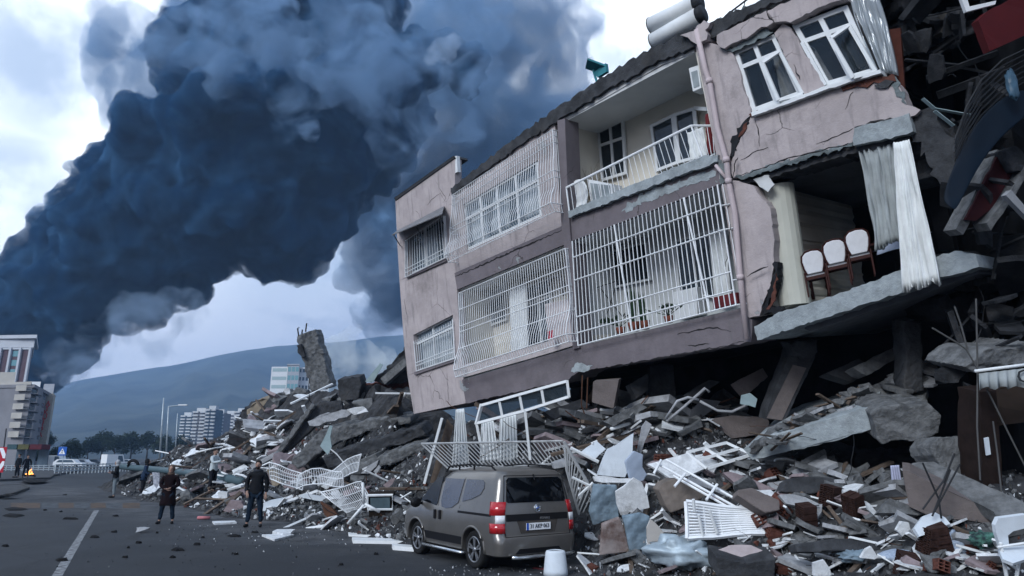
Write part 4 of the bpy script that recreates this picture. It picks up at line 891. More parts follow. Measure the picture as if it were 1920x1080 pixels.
# ---- small debris: thousands of crumbs as one mesh
def crumbs():
    r = random.Random(99); groups = {'grey': (MB(), mcon2), 'white': (MB(), mwhite), 'brick': (MB(), mbrick), 'dark': (MB(), mconcd)}
    hs = [hull(r, 1, .8, .6, 8) for _ in range(8)]+[hull(r, 1, .7, .12, 8) for _ in range(16)]+[hull(r, 1.4, .18, .1, 8) for _ in range(6)]
    zones = [((230, 1080, 900, 1010, 0), 0), ]
    def one(x, y, s, key):
        p = on(x, y, .01)
        if p.y > 50 or (MISS[0] and y < 935): return
        vs, fs = r.choice(hs); M = Euler((r.uniform(0, 6), r.uniform(0, 6), r.uniform(0, 6))).to_matrix()
        groups[key][0].add([p+M @ (v*s) for v in vs], fs)
    for i in range(12000):
        t = r.random()
        if t < .30: x, y, s = r.uniform(230, 620), r.uniform(790, 985), r.uniform(.05, .17)
        elif t < .55: x, y, s = r.uniform(480, 800), r.uniform(800, 1015), r.uniform(.03, .11)
        elif t < .80: x, y, s = r.uniform(1080, 1500), r.uniform(800, 1080), r.uniform(.02, .08)
        elif t < .93: x, y, s = r.uniform(1480, 1920), r.uniform(880, 1080), r.uniform(.02, .06)
        else: x, y, s = r.uniform(860, 1400), r.uniform(720, 860), r.uniform(.03, .1)
        d = on(x, y)
        if MISS[0] or d.z < .02: continue
        one(x, y, s, r.choices(['grey', 'white', 'brick', 'dark'], [7, 2.0, .7 if x > 640 else .3, 2.4])[0])
    # dust and crumbs spilled on the asphalt at the foot of the heap
    for i in range(900):
        x = r.uniform(300, 1500); base = 985 if x < 800 else 1060; y = base+abs(r.gauss(0, 22)); one(x, y, r.uniform(.008, .03), r.choice(['grey', 'dark', 'white', 'grey']))
    for i in range(260):
        x, y = r.uniform(0, 1000), r.uniform(940, 1080); one(x, y, r.uniform(.008, .03), r.choice(['grey', 'dark', 'dark']))
    for k, (mb, m) in groups.items():
        tag(mb.build('rubble_crumbs', m), 'small crumbs of rubble', kind='stuff')
crumbs()
# ================================================================ minivan
def text_mesh(s, size, depth=.004):
    cu = bpy.data.curves.new('t', 'FONT'); cu.body = s; cu.size = size; cu.extrude = depth; cu.align_x = 'CENTER'; cu.align_y = 'CENTER'; cu.resolution_u = 2
    o = bpy.data.objects.new('t', cu); COL.objects.link(o); bpy.context.view_layer.update(); dg = bpy.context.evaluated_depsgraph_get()
    me = bpy.data.meshes.new_from_object(o.evaluated_get(dg)); vs = [v.co.copy() for v in me.vertices]; fs = [tuple(p.vertices) for p in me.polygons]
    bpy.data.objects.remove(o); bpy.data.meshes.remove(me); return vs, fs
def interp(tab, z, k):
    if z <= tab[0][0]: return tab[0][k]
    for a, b in zip(tab, tab[1:]):
        if z <= b[0]: t = (z-a[0])/(b[0]-a[0]); return a[k]+(b[k]-a[k])*t
    return tab[-1][k]
def minivan():
    h = Vector((-.56, .83, 0)).normalized(); lf = Vector((-h.y, h.x, 0))
    rl = gp(892, 1066)+lf*(-.05); WB, TR = 2.22, 1.46
    cen = rl+h*WB/2-lf*TR/2
    t = thing('minivan', 'dusty bronze grey minivan with roof rails parked in front of the rubble', 'van', (cen.x, cen.y, 0), (0, 0, math.atan2(h.y, h.x)))
    paint = mat('bronze_paint', (.19, .18, .17), rough=.28, metal=.6, scale=2.5, var=.12, spec=.6, dirt=.25)
    trim = mat('black_trim', (.012, .012, .014), rough=.5, var=.2); vg = mat('van_glass', (.004, .005, .007), rough=.05, spec=.25, var=.1); vg2 = mat('side_van_glass', (.05, .055, .075), rough=.06, spec=.9, var=.3, scale=1.5)
    chrome = mat('chrome', (.62, .64, .66), rough=.25, metal=.9, var=.1); red = mat('tail_red', (.42, .015, .02), rough=.15, spec=.7, var=.25, scale=12); clear = mat('clear_lens', (.75, .76, .78), rough=.12, var=.2, scale=20)
    TAB = [(.24, -1.80, 1.80, .74), (.28, -1.93, 1.93, .83), (.45, -1.955, 1.98, .85), (.56, -1.945, 1.97, .86), (.60, -1.905, 1.95, .862), (.80, -1.895, 1.90, .868), (.95, -1.885, 1.72, .862), (1.00, -1.88, 1.42, .853), (1.10, -1.865, 1.10, .832), (1.30, -1.835, .82, .785), (1.50, -1.79, .50, .735), (1.60, -1.755, .30, .705), (1.66, -1.69, .08, .65), (1.70, -1.50, -.15, .50), (1.72, -1.2, -.35, .28)]
    TAB = [(a, b, c*.955, d) for a, b, c, d in TAB]
    W = lambda z: interp(TAB, z, 3); XR = lambda z: interp(TAB, z, 1)
    mb = MB(); rings = []; CN = 5
    for z, xr, xf, w_ in TAB:
        rr = .16 if z < 1.62 else .2; rf = .45 if z > .9 else .3; ring = []
        for (cx, cy, a0, q) in ((xr+rr, w_-rr, 90, rr), (xr+rr, -w_+rr, 180, rr), (xf-rf, -w_+rf*.8, 270, rf), (xf-rf, w_-rf*.8, 0, rf)):
            qy = q if q == rr else q*.8
            for k in range(CN): a = math.radians(a0+90*k/(CN-1)); ring.append(Vector((cx+math.cos(a)*q, cy+math.sin(a)*qy, z)))
            if a0 in (90, 180, 270, 0):
                pass
        # add intermediate points on the long sides for smooth boolean cuts
        rings.append(ring)
    n = len(rings[0]); vs = [v for g in rings for v in g]
    fs = [(i*n+k, i*n+(k+1) % n, (i+1)*n+(k+1) % n, (i+1)*n+k) for i in range(len(rings)-1) for k in range(n)]+[tuple(range(n))[::-1], tuple(range((len(rings)-1)*n, len(rings)*n))]
    mb.add(vs, fs, True); o = mb.build('body', paint, None)
    cut = []
    for x in (-WB/2, WB/2):
        c = MB(); c.tube([(x, 1.2, .32), (x, -1.2, .32)], .365, 28); co = c.build('cut', paint); md = o.modifiers.new('b', 'BOOLEAN'); md.operation = 'DIFFERENCE'; md.object = co; md.solver = 'EXACT'; cut.append(co)
    bpy.context.view_layer.update(); me = bpy.data.meshes.new_from_object(o.evaluated_get(bpy.context.evaluated_depsgraph_get())); o.modifiers.clear(); o.data = me
    for c in cut: bpy.data.objects.remove(c)
    me.polygons.foreach_set('use_smooth', [True]*len(me.polygons)); me.set_sharp_from_angle(angle=math.radians(38)); me.update()
    o.parent = t
    TM = Matrix.Translation(t.location) @ t.rotation_euler.to_matrix().to_4x4()
    def loc(mb_): mb_.v = [tuple(TM @ Vector(v)) for v in mb_.v]; return mb_
    def sidepoly(pts, off=.004, th=.01, s=1):
        a = [Vector((x, s*(W(z)+off), z)) for x, z in pts]; return a, [Vector((v.x, v.y-s*th, v.z)) for v in a]
    def dens(pts, step=.07):
        out = []
        for i in range(len(pts)):
            a, b = Vector(pts[i]), Vector(pts[(i+1) % len(pts)]); k = max(1, int((b-a).length/step))
            out += [tuple(a.lerp(b, j/k)) for j in range(k)]
        return out
    def panel(name, pts, m, parent=t, off=.004, th=.02, s=1, label=None):
        a, b = sidepoly(dens(pts), off, th, s); m_ = MB(); c = centre(a); cb_ = centre(b); nn = len(a)
        zs = sorted(set(round(z, 3) for _, z in pts))
        m_.hexa(a, b); q = loc(m_).build(name, m, parent)
        if label: q['label'] = label
        return q
    for s in (1, -1):
        panel('side_window', [(.93, 1.06), (.27, .99), (.22, 1.05), (.22, 1.52), (.38, 1.53), (.60, 1.38)], vg, s=s, off=.012, label='front door window' if s == 1 else None)
        panel('side_window', [(.10, 1.50), (.10, 1.08), (.04, .98), (-.12, .96), (-.35, .98), (-.56, 1.08), (-.62, 1.50)], vg2, s=s, off=.012)
        panel('side_window', [(-.70, 1.50), (-.70, 1.11), (-1.00, 1.16), (-1.28, 1.25), (-1.36, 1.36), (-1.34, 1.46), (-1.26, 1.50)], vg2, s=s, off=.012)
        panel('slide_rail', [(-.58, .945), (-.58, .905), (-1.72, .905), (-1.72, .945)], trim, s=s)
        panel('side_moulding', [(1.0-.22, .50), (-.52-.24, .50), (-.72, .36), (.80, .36)], trim, s=s, off=.012, th=.03)
        m_ = MB()
        for sx in (.18, -.64):
            for z0, z1 in ((.36, .99), (.99, 1.53)):
                a, b = sidepoly([(sx, z0), (sx+.012, z0), (sx+.012, z1), (sx, z1)], .002, .01, s); m_.hexa(a, b)
        loc(m_).build('door_seam', trim, t)
        for hx in (.28, .08):
            m_ = MB(); m_.box((hx, s*(W(.88)+.02), .83), (.06, .035, .17)); loc(m_).build('door_handle', trim, t, bevel=.01)
        m_ = MB(); m_.tube([(.75, s*.80, .24), (.70, s*.90, .24), (-.78, s*.90, .24), (-.80, s*.80, .24)], .028, 8); loc(m_).build('side_step', chrome, t)
        m_ = MB(); m_.sphere((.88, s*1.00, 1.02), (.07, .12, .10), 12, 8); m_.bar((.90, s*.82, 1.0), (.88, s*.95, 1.0), .05); loc(m_).build('wing_mirror', trim, t)
        m_ = MB(); m_.tube([(.25, s*.66, 1.62), (.15, s*.64, 1.72), (-.6, s*.62, 1.765), (-1.35, s*.62, 1.74), (-1.50, s*.62, 1.66)], .018, 6)
        for sx in (-.2, -.75): m_.tube([(sx, s*.62, 1.66), (sx, s*.62, 1.76)], .02, 6)
        loc(m_).build('roof_rail', trim, t)
        # arches
        for wx in (-WB/2, WB/2):
            m_ = MB(); Q = [Vector((wx+math.cos(a)*.385, s*(W(max(.3, .32+math.sin(a)*.385))+.004), .32+math.sin(a)*.385)) for a in [math.radians(k) for k in range(-5, 186, 10)]]
            m_.tube(Q, .022, 6); loc(m_).build('wheel_arch', paint, t, smooth=True)
        # tail lamp wraps the corner
        lm = []
        z0, z1 = .68, 1.10
        def wrap(za, zb, th=.016, ext=0):
            pts = []
            for k in range(7):
                u = k/6; pts.append(u)
            A = []; 
            for zz_ in (za, zb):
                xr, w_ = XR(zz_), W(zz_); r_ = .16; row = [Vector((xr+r_+.04, s*(w_+.008), zz_))]
                for k in range(6): a = math.radians(90+90*k/5); row.append(Vector((xr+r_+math.cos(a)*(r_+.010), s*(w_-r_+math.sin(a)*(r_+.010)), zz_)))
                row.append(Vector((xr-.010, s*(w_-r_-.012), zz_))); A.append(row)
            return A
        tl = None
        for nm, za, zb, mm in (('tail_light', .64, .80, red), ('lens', .80, .93, clear), ('lens', .93, 1.15, red)):
            m_ = MB(); A = wrap(za, zb)
            if mm is clear: A = [row[3:] for row in A]
            nA = len(A[0]); m_.add(A[0]+A[1], [(k, k+1, nA+k+1, nA+k) for k in range(nA-1)], True)
            q = loc(m_).build(nm, mm, tl if tl is not None else t, solid=.012)
            if tl is None: tl = q
    def rear(pts, off=.004, th=.02): a = [Vector((XR(z)-off, y, z)) for y, z in pts]; return a, [Vector((v.x+th, v.y, v.z)) for v in a]
    def rpanel(name, pts, m, off=.004, th=.02): a, b = rear(dens(pts), off, th); m_ = MB(); m_.hexa(a, b); return loc(m_).build(name, m, t)
    rpanel('rear_window', [(-.64, 1.16), (-.60, 1.13), (.60, 1.13), (.64, 1.16), (.60, 1.50), (.54, 1.55), (-.54, 1.55), (-.60, 1.50)], vg, .012)
    rpanel('tailgate_strip', [(-.66, .83), (.66, .83), (.66, .94), (-.66, .94)], trim, .012)
    rpanel('plate_recess', [(-.36, .62), (.36, .62), (.44, .83), (-.44, .83)], mat('recess_paint', (.07, .062, .056), rough=.5), .006)
    m_ = MB(); 
    for (ya, za, yb, zb) in ((-.69, .58, .69, .58), (-.69, .58, -.70, 1.1), (.69, .58, .70, 1.1), (-.70, 1.1, -.63, 1.58), (.70, 1.1, .63, 1.58), (-.63, 1.58, .63, 1.58)):
        for k in range(6):
            u0, u1 = k/6, (k+1)/6; z0, z1 = za+(zb-za)*u0, za+(zb-za)*u1; m_.bar((XR(z0)-.001, ya+(yb-ya)*u0, z0), (XR(z1)-.001, ya+(yb-ya)*u1, z1), .01)
    loc(m_).build('tailgate_seam', trim, t)
    m_ = MB(); m_.box((XR(.73)-.022, 0, .73), (.012, .52, .115)); pl_ = loc(m_).build('number_plate', mat('plate_white', (.75, .76, .78), rough=.4, var=.05), t)
    m_ = MB(); m_.box((XR(.73)-.030, .238, .73), (.004, .044, .115)); loc(m_).build('blue_band', mat('plate_blue', (.02, .09, .45)), pl_)
    RM = Matrix(((0, 0, -1), (-1, 0, 0), (0, 1, 0)))
    for s_, sz_, y, z in (('31 AKP 063', .098, -.02, .73),):
        vs, fs = text_mesh(s_, sz_); m_ = MB(); m_.add([RM @ Vector((v.x*.86, v.y, v.z))+Vector((XR(.73)-.030, y, z)) for v in vs], fs); loc(m_).build('plate_number', trim, pl_)
    vs, fs = text_mesh('FIORINO', .055); m_ = MB(); m_.add([RM @ Vector((v.x, v.y, v.z))+Vector((XR(.86)-.016, -.15, .858)) for v in vs], fs); loc(m_).build('tailgate_lettering', chrome, t)
    m_ = MB(); q = Vector((XR(1.03)-.014, -.0, 1.03)); 
    Q = [q+Vector((0, math.cos(a)*.062, math.sin(a)*.062)) for a in [k*math.pi/8 for k in range(17)]]; m_.tube(Q, .011, 6); m_.tube([q+Vector((.004, 0, 0)), q+Vector((-.004, 0, 0))], .05, 16); e = loc(m_).build('badge', chrome, t)
    m_ = MB(); m_.bar(q+Vector((-.010, .03, -.015)), q+Vector((-.010, -.03, .015)), .02, .006); loc(m_).build('badge_mark', mat('plate_blue', (.02, .09, .45)), e)
    m_ = MB(); m_.tube([(XR(.30)-.05, -.72, .26), (XR(.30)-.07, -.60, .25), (XR(.30)-.07, .50, .25), (XR(.30)-.05, .60, .26)], .032, 10); loc(m_).build('bumper_bar', chrome, t)
    rpanel('lower_bumper', [(-.5, .30), (.5, .30), (.42, .38), (-.42, .38)], trim, .006)
    m_ = MB(); m_.bar((XR(1.57)-.02, 0, 1.56), (XR(1.3)-.02, .03, 1.50), .02); m_.sphere((XR(1.58)-.01, 0, 1.585), .02, 6, 4); loc(m_).build('wiper', trim, t)
    m_ = MB(); m_.tube([(-1.0, 0, 1.70), (-1.25, 0, 1.95)], .004, 4); loc(m_).build('aerial', trim, t)
    tyre = mat('tyre_rubber', (.018, .018, .019), rough=.85, var=.3); alloy = mat('alloy', (.30, .31, .33), rough=.35, metal=.7, var=.2, dirt=.4)
    for wx in (-WB/2, WB/2):
        for s in (1, -1):
            wy = s*TR/2; m_ = MB(); prof = [(.20, -.085), (.285, -.10), (.31, -.085), (.318, -.04), (.318, .04), (.31, .085), (.285, .10), (.20, .085)]; SG = 28; vs = []
            for k in range(SG):
                a = 2*math.pi*k/SG; vs += [Vector((wx+math.cos(a)*rr_, wy+yy, .318+math.sin(a)*rr_)) for rr_, yy in prof]
            P_ = len(prof); fs = [(k*P_+j, k*P_+(j+1) % P_, ((k+1) % SG)*P_+(j+1) % P_, ((k+1) % SG)*P_+j) for k in range(SG) for j in range(P_)]
            m_.add(vs, fs, True); wh = loc(m_).build('wheel', tyre, t)
            m_ = MB(); m_.tube([(wx, wy+s*.03, .318), (wx, wy+s*.02, .318)], .21, 24); loc(m_).build('brake_shadow', trim, wh)
            m_ = MB(); rim = [Vector((wx+math.cos(a)*.208, wy+s*.085, .318+math.sin(a)*.208)) for a in [2*math.pi*k/24 for k in range(25)]]; m_.tube(rim, .014, 6)
            m_.tube([(wx, wy+s*.05, .318), (wx, wy+s*.09, .318)], .045, 12)
            for k in range(5):
                a = 2*math.pi*k/5+.3
                for da in (-.16, .16): m_.bar((wx+math.cos(a)*.03, wy+s*.075, .318+math.sin(a)*.03), (wx+math.cos(a+da)*.205, wy+s*.080, .318+math.sin(a+da)*.205), .028, .02, up=(0, 1, 0))
            loc(m_).build('rim', alloy, wh)
    return t
minivan()
# ================================================================ people
def skin_geo(nodes, edges, sub=1):
    me = bpy.data.meshes.new('s'); me.from_pydata([n[:3] for n in nodes], edges, []); o = bpy.data.objects.new('s', me); COL.objects.link(o)
    sk = o.modifiers.new('skin', 'SKIN'); sk.branch_smoothing = .6
    ss = o.modifiers.new('sub', 'SUBSURF'); ss.levels = ss.render_levels = sub
    for i, n in enumerate(nodes):
        rr = n[3]; rr = rr if isinstance(rr, tuple) else (rr, rr); me.skin_vertices[0].data[i].radius = rr; me.skin_vertices[0].data[i].use_root = (i == 0)
    bpy.context.view_layer.update(); m2 = bpy.data.meshes.new_from_object(o.evaluated_get(bpy.context.evaluated_depsgraph_get()))
    vs = [v.co.copy() for v in m2.vertices]; fs = [tuple(p.vertices) for p in m2.polygons]; bpy.data.objects.remove(o); bpy.data.meshes.remove(me); bpy.data.meshes.remove(m2); return vs, fs
def chain(nodes, edges, start, pts):
    prev = start
    for p in pts:
        nodes.append(p); i = len(nodes)-1
        if prev is not None: edges.append((prev, i))
        prev = i
    return prev
mskin = mat('skin', (.33, .21, .165), rough=.6, var=.08); mhair = mat('dark_hair', (.015, .012, .011), rough=.7)
def person(x, y, hgt, rz, label, top, legs, hair=None, cover=None, coat_len=.0, armL=None, armR=None, spread=.10, shoe=None, hood=None, zoff=None, beard=False, inner=None, lean=0, bulk=1.0, topm2=None):
    """figure facing local -Y; arm poses are lists of (x, y, z) for elbow, wrist, in units of height fraction"""
    base = on(x, y) if zoff is None else gp(x, y)+Vector((0, 0, zoff)); t = thing('person', label, 'person', base, (0, 0, rz))
    S = hgt/1.75; TM = Matrix.Translation(base) @ Matrix.Rotation(rz, 4, 'Z') @ Matrix.Scale(S, 4)
    def put_(vs, fs, name, m, parent=t, sm=True, solid=0):
        mb = MB(); mb.add([TM @ Vector(v) for v in vs], fs, sm); return mb.build(name, m, parent, solid=solid)
    armL = armL or [(.27, .0, 1.13), (.27, -.05, .90)]; armR = armR or [(-.27, .0, 1.13), (-.27, -.05, .90)]
    hx = .10; fx = .10+spread
    L = lambda z: lean*(z-.9)
    # --- body, one continuous surface: torso, neck, head, arms, fingers, legs
    nodes = [(0, 0, .93, (.125, .095))]; edges = []
    ch = chain(nodes, edges, 0, [(0, L(1.1), 1.10, (.12, .09)), (0, L(1.3), 1.30, (.135, .095)), (0, L(1.42), 1.42, (.09, .07))]); nk = chain(nodes, edges, ch, [(0, L(1.5), 1.50, .052), (0, L(1.56)-.01, 1.56, .065), (0, L(1.64)-.012, 1.63, (.078, .092)), (0, L(1.7), 1.70, (.07, .085))])
    for sgn, arm in ((1, armL), (-1, armR)):
        e, w_ = arm; e = Vector(e); w_ = Vector(w_)
        wr = chain(nodes, edges, ch, [(sgn*.17, L(1.4), 1.41, .058), (e.x, e.y+L(e.z), e.z, .042), (w_.x, w_.y+L(w_.z), w_.z, .028)])
        d = (w_-e).normalized(); wv = Vector((w_.x, w_.y+L(w_.z), w_.z)); side = d.cross(Vector((0, 0, 1)) if abs(d.z) < .8 else Vector((0, 1, 0))).normalized()
        pm = wv+d*.07; pi_ = chain(nodes, edges, wr, [(*pm, (.038, .020))])
        up = side.cross(d)
        for k, (o_, ln) in enumerate(((-.028, .075), (-.009, .085), (.010, .08), (.027, .062))):
            a = pm+side*o_+d*.025; b = a+d*ln*.55+up*.012; c = b+d*ln*.4+up*.03; chain(nodes, edges, pi_, [(*a, .0095), (*b, .009), (*c, .007)])
        a = wv+d*.03-side*.04; b = a+d*.05-side*.012+up*.01; chain(nodes, edges, wr, [(*a, .011), (*b, .008)])
    for sgn in (1, -1):
        chain(nodes, edges, 0, [(sgn*.095, 0, .86, .085), (sgn*(.10+spread*.45), -.01, .48, .055), (sgn*(.10+spread*.9), .015, .10, .036), (sgn*(.10+spread*.95), -.02, .045, .035), (sgn*(.10+spread*1.1), -.16, .03, .028)])
    vs, fs = skin_geo(nodes, edges, 1); mb = MB(); mb.add([TM @ v for v in vs], fs, True)
    hy = L(1.64)-.012
    M3 = (Matrix.Rotation(rz, 3, 'Z'))
    def sph(c, r_, seg=8, rings=6): mb.sphere(TM @ Vector(c), tuple(v*S for v in r_), seg, rings, M3)
    sph((0, hy, 1.635), (.076, .094, .115), 12, 9); sph((0, hy-.095, 1.625), (.015, .02, .028)); sph((0, hy-.05, 1.565), (.05, .045, .04))
    for s in (-1, 1): sph((s*.076, hy+.01, 1.63), (.012, .022, .03))
    body = mb.build('body', mskin, t)
    for s in (-1, 1):
        m_ = MB(); m_.sphere(TM @ Vector((s*.03, hy-.085, 1.65)), tuple(v*S for v in (.013, .010, .007)), 6, 4, M3); m_.build('eye', mhair, t)
    m_ = MB(); m_.sphere(TM @ Vector((0, hy-.092, 1.585)), tuple(v*S for v in (.025, .008, .006)), 6, 4, M3); m_.build('mouth', mat('lips', (.2, .07, .07)), t)
    if beard: m_ = MB(); m_.sphere(TM @ Vector((0, hy-.055, 1.562)), tuple(v*S for v in (.058, .05, .042)), 8, 6, M3); m_.build('beard', mhair, t)
    # --- hair / head covering
    if cover is None:
        m_ = MB(); m_.sphere(TM @ Vector((0, hy+.018, 1.675)), tuple(v*S for v in (.086, .098, .092)), 12, 8, M3); m_.build('hair', mhair, t)
    else:
        m_ = MB(); m_.sphere(TM @ Vector((0, hy+.03, 1.645)), tuple(v*S for v in (.105, .112, .135)), 12, 9, M3); m_.sphere(TM @ Vector((0, hy+.03, 1.50)), tuple(v*S for v in (.11, .10, .08)), 12, 7, M3); m_.build('head_covering', cover, t)
    # --- jacket
    def cloth(extra, arms, z0, flare, name, m):
        nodes = [(0, 0, 1.0, (.15*bulk, .115))]; edges = []
        mids = []
        c = chain(nodes, edges, 0, mids+[(0, L(1.1), 1.08, (.155*bulk, .118)), (0, L(1.3), 1.28, (.175*bulk, .125)), (0, L(1.4), 1.41, (.135*bulk, .105)), ])
        chain(nodes, edges, c, [(0, L(1.5)+.01, 1.49, .075)])
        for sgn, arm in ((1, armL), (-1, armR)):
            e, w_ = arm; chain(nodes, edges, c, [(sgn*.175*bulk, L(1.4), 1.40, .082), (e[0], e[1]+L(e[2]), e[2], .066), (w_[0]-(w_[0]-e[0])*.06, w_[1]+L(w_[2])-(w_[1]-e[1])*.06, w_[2]-(w_[2]-e[2])*.06, .05)])
        vs, fs = skin_geo(nodes, edges, 2); vs = list(vs); fs = list(fs)
        n0 = len(vs); zt = 1.16; K = 8; SG = 18
        for j in range(K+1):
            z = zt+(z0-zt)*j/K; q = (zt-z)
            rx, ry = (.158+q*.10)*bulk, .125+q*.07
            if j == K: rx, ry = rx*.98, ry*.98
            for k in range(SG): a = 2*math.pi*k/SG; vs.append(Vector((math.cos(a)*rx, math.sin(a)*ry+L(z), z)))
        fs += [(n0+j*SG+k, n0+j*SG+(k+1) % SG, n0+(j+1)*SG+(k+1) % SG, n0+(j+1)*SG+k) for j in range(K) for k in range(SG)]+[tuple(range(n0+K*SG, n0+(K+1)*SG))]
        vs = [v+Vector((noise.noise(v*9), noise.noise(v*9+Vector((4, 0, 0))), 0))*.018 for v in vs]
        return put_(vs, fs, name, m)
    cloth(0, 0, .86-coat_len, 1.0+coat_len*.35, 'coat' if coat_len > .2 else 'jacket', top)
    if inner:
        m_ = MB(); m_.box(TM @ Vector((0, -.03, .825)), tuple(v*S for v in (.20, .19, .05)), M3); m_.build('shirt_hem', inner, t)
    if hood:
        m_ = MB(); m_.sphere(TM @ Vector((0, L(1.45)+.03, 1.475)), tuple(v*S for v in (.14, .12, .06)), 12, 6, M3); m_.build('hood', hood, t)
    # --- trousers
    nodes = [(0, 0, .90, (.145, .115))]; edges = []
    for sgn in (1, -1): chain(nodes, edges, 0, [(sgn*.095, 0, .84, .105), (sgn*(.10+spread*.45), -.012, .48, .078), (sgn*(.10+spread*.88), .012, .11, .060)])
    vs, fs = skin_geo(nodes, edges, 2); vs = [v+Vector((noise.noise(v*11), noise.noise(v*11+Vector((4, 0, 0))), 0))*.014 for v in vs]; put_(vs, fs, 'trousers', legs)
    for sgn in (1, -1):
        m_ = MB(); M2 = Matrix.Rotation(rz+sgn*.2, 3, 'Z'); m_.sphere(TM @ Vector((sgn*(.10+spread*.97), -.07, .045)), tuple(v*S for v in (.052, .15, .05)), 10, 6, M2); m_.build('shoe', shoe or mat('black_shoe', (.015, .015, .016), rough=.5), t)
    return t, TM, S, M3
mnavy = mat('black_jacket', (.006, .007, .010), rough=.7, var=.3); mjean = mat('dark_jeans', (.010, .020, .036), var=.3, scale=12); mburg = mat('burgundy_coat', (.009, .004, .0055), rough=.9, var=.3, scale=6)
mbrownc = mat('brown_headscarf', (.12, .085, .07), rough=.9, scale=9); mgreyt = mat('grey_trousers', (.16, .19, .21), var=.2); mblackt = mat('black_trousers', (.012, .013, .018)); mbluec = mat('navy_coat', (.018, .035, .07)); mwhitec = mat('pale_jacket', (.45, .50, .52), rough=.9, var=.15)
mgreyh = mat('grey_hat', (.35, .37, .40)); mwsh = mat('white_shoe', (.6, .6, .6))
yaw = lambda x, y: math.atan2(-gp(x, y).x, gp(x, y).y)*-1
person(475, 988, 1.80, math.radians(8), 'man in black padded jacket and dark jeans walking forward beside the rubble', mnavy, mjean, beard=True, hood=mat('jacket_collar', (.03, .035, .045)), armL=[(.27, .02, 1.14), (.27, -.05, .88)], armR=[(-.27, .02, 1.14), (-.22, -.10, .93)], inner=mat('red_shirt', (.07, .008, .010)), spread=.09, zoff=0, bulk=1.12)
tw = person(310, 982, 1.66, math.radians(12), 'woman in long burgundy coat and brown headscarf standing in the road with clasped hands', mburg, mjean, cover=mbrownc, coat_len=.32, armL=[(.26, .0, 1.14), (.05, -.20, 1.06)], armR=[(-.26, .0, 1.14), (-.03, -.20, 1.03)], spread=.10, zoff=0, bulk=1.1)
person(212, 933, 1.75, math.radians(-60), 'person in grey cap, black jacket and grey trousers by the fallen pole tip', mnavy, mgreyt, cover=mgreyh, armL=[(.25, -.02, 1.15), (.06, -.22, 1.15)], armR=[(-.25, -.02, 1.15), (-.05, -.22, 1.2)], spread=.06, zoff=0)
person(265, 932, 1.80, math.radians(110), 'person in navy hooded coat and white shoes facing the rubble', mbluec, mblackt, cover=mat('black_hood', (.015, .015, .017)), shoe=mwsh, armR=[(-.26, -.05, 1.12), (-.26, -.28, 1.05)], armL=[(.26, .0, 1.12), (.27, -.02, .88)], coat_len=.08, spread=.08, zoff=0, lean=-.12, bulk=1.1)
person(396, 924, 1.70, math.radians(75), 'person in pale jacket standing among the debris holding up a phone', mwhitec, mblackt, armL=[(.24, -.12, 1.18), (.12, -.42, 1.26)], armR=[(-.24, -.12, 1.18), (-.08, -.42, 1.24)], spread=.03)
gpf = lambda x: None
person(30, 899, 2.0, math.radians(-20), 'left of the two dark dressed people standing by the street fire', mnavy, mblackt, spread=.07, zoff=.16)
person(46, 899, 1.9, math.radians(40), 'right of the two dark dressed people, the one next to the flames', mnavy, mblackt, spread=.07, zoff=.16)
# phone in the pale jacket person's hands
q = on(396, 924); c = px(417, 878, (q-C0).dot(Vector((0, CP, SP)))-.1)
mb = MB(); mb.box(c, (.09, .02, .17)); tag(mb.build('phone', mdark, None, loc=c), 'dark phone held up by the person in the pale jacket', 'phone')
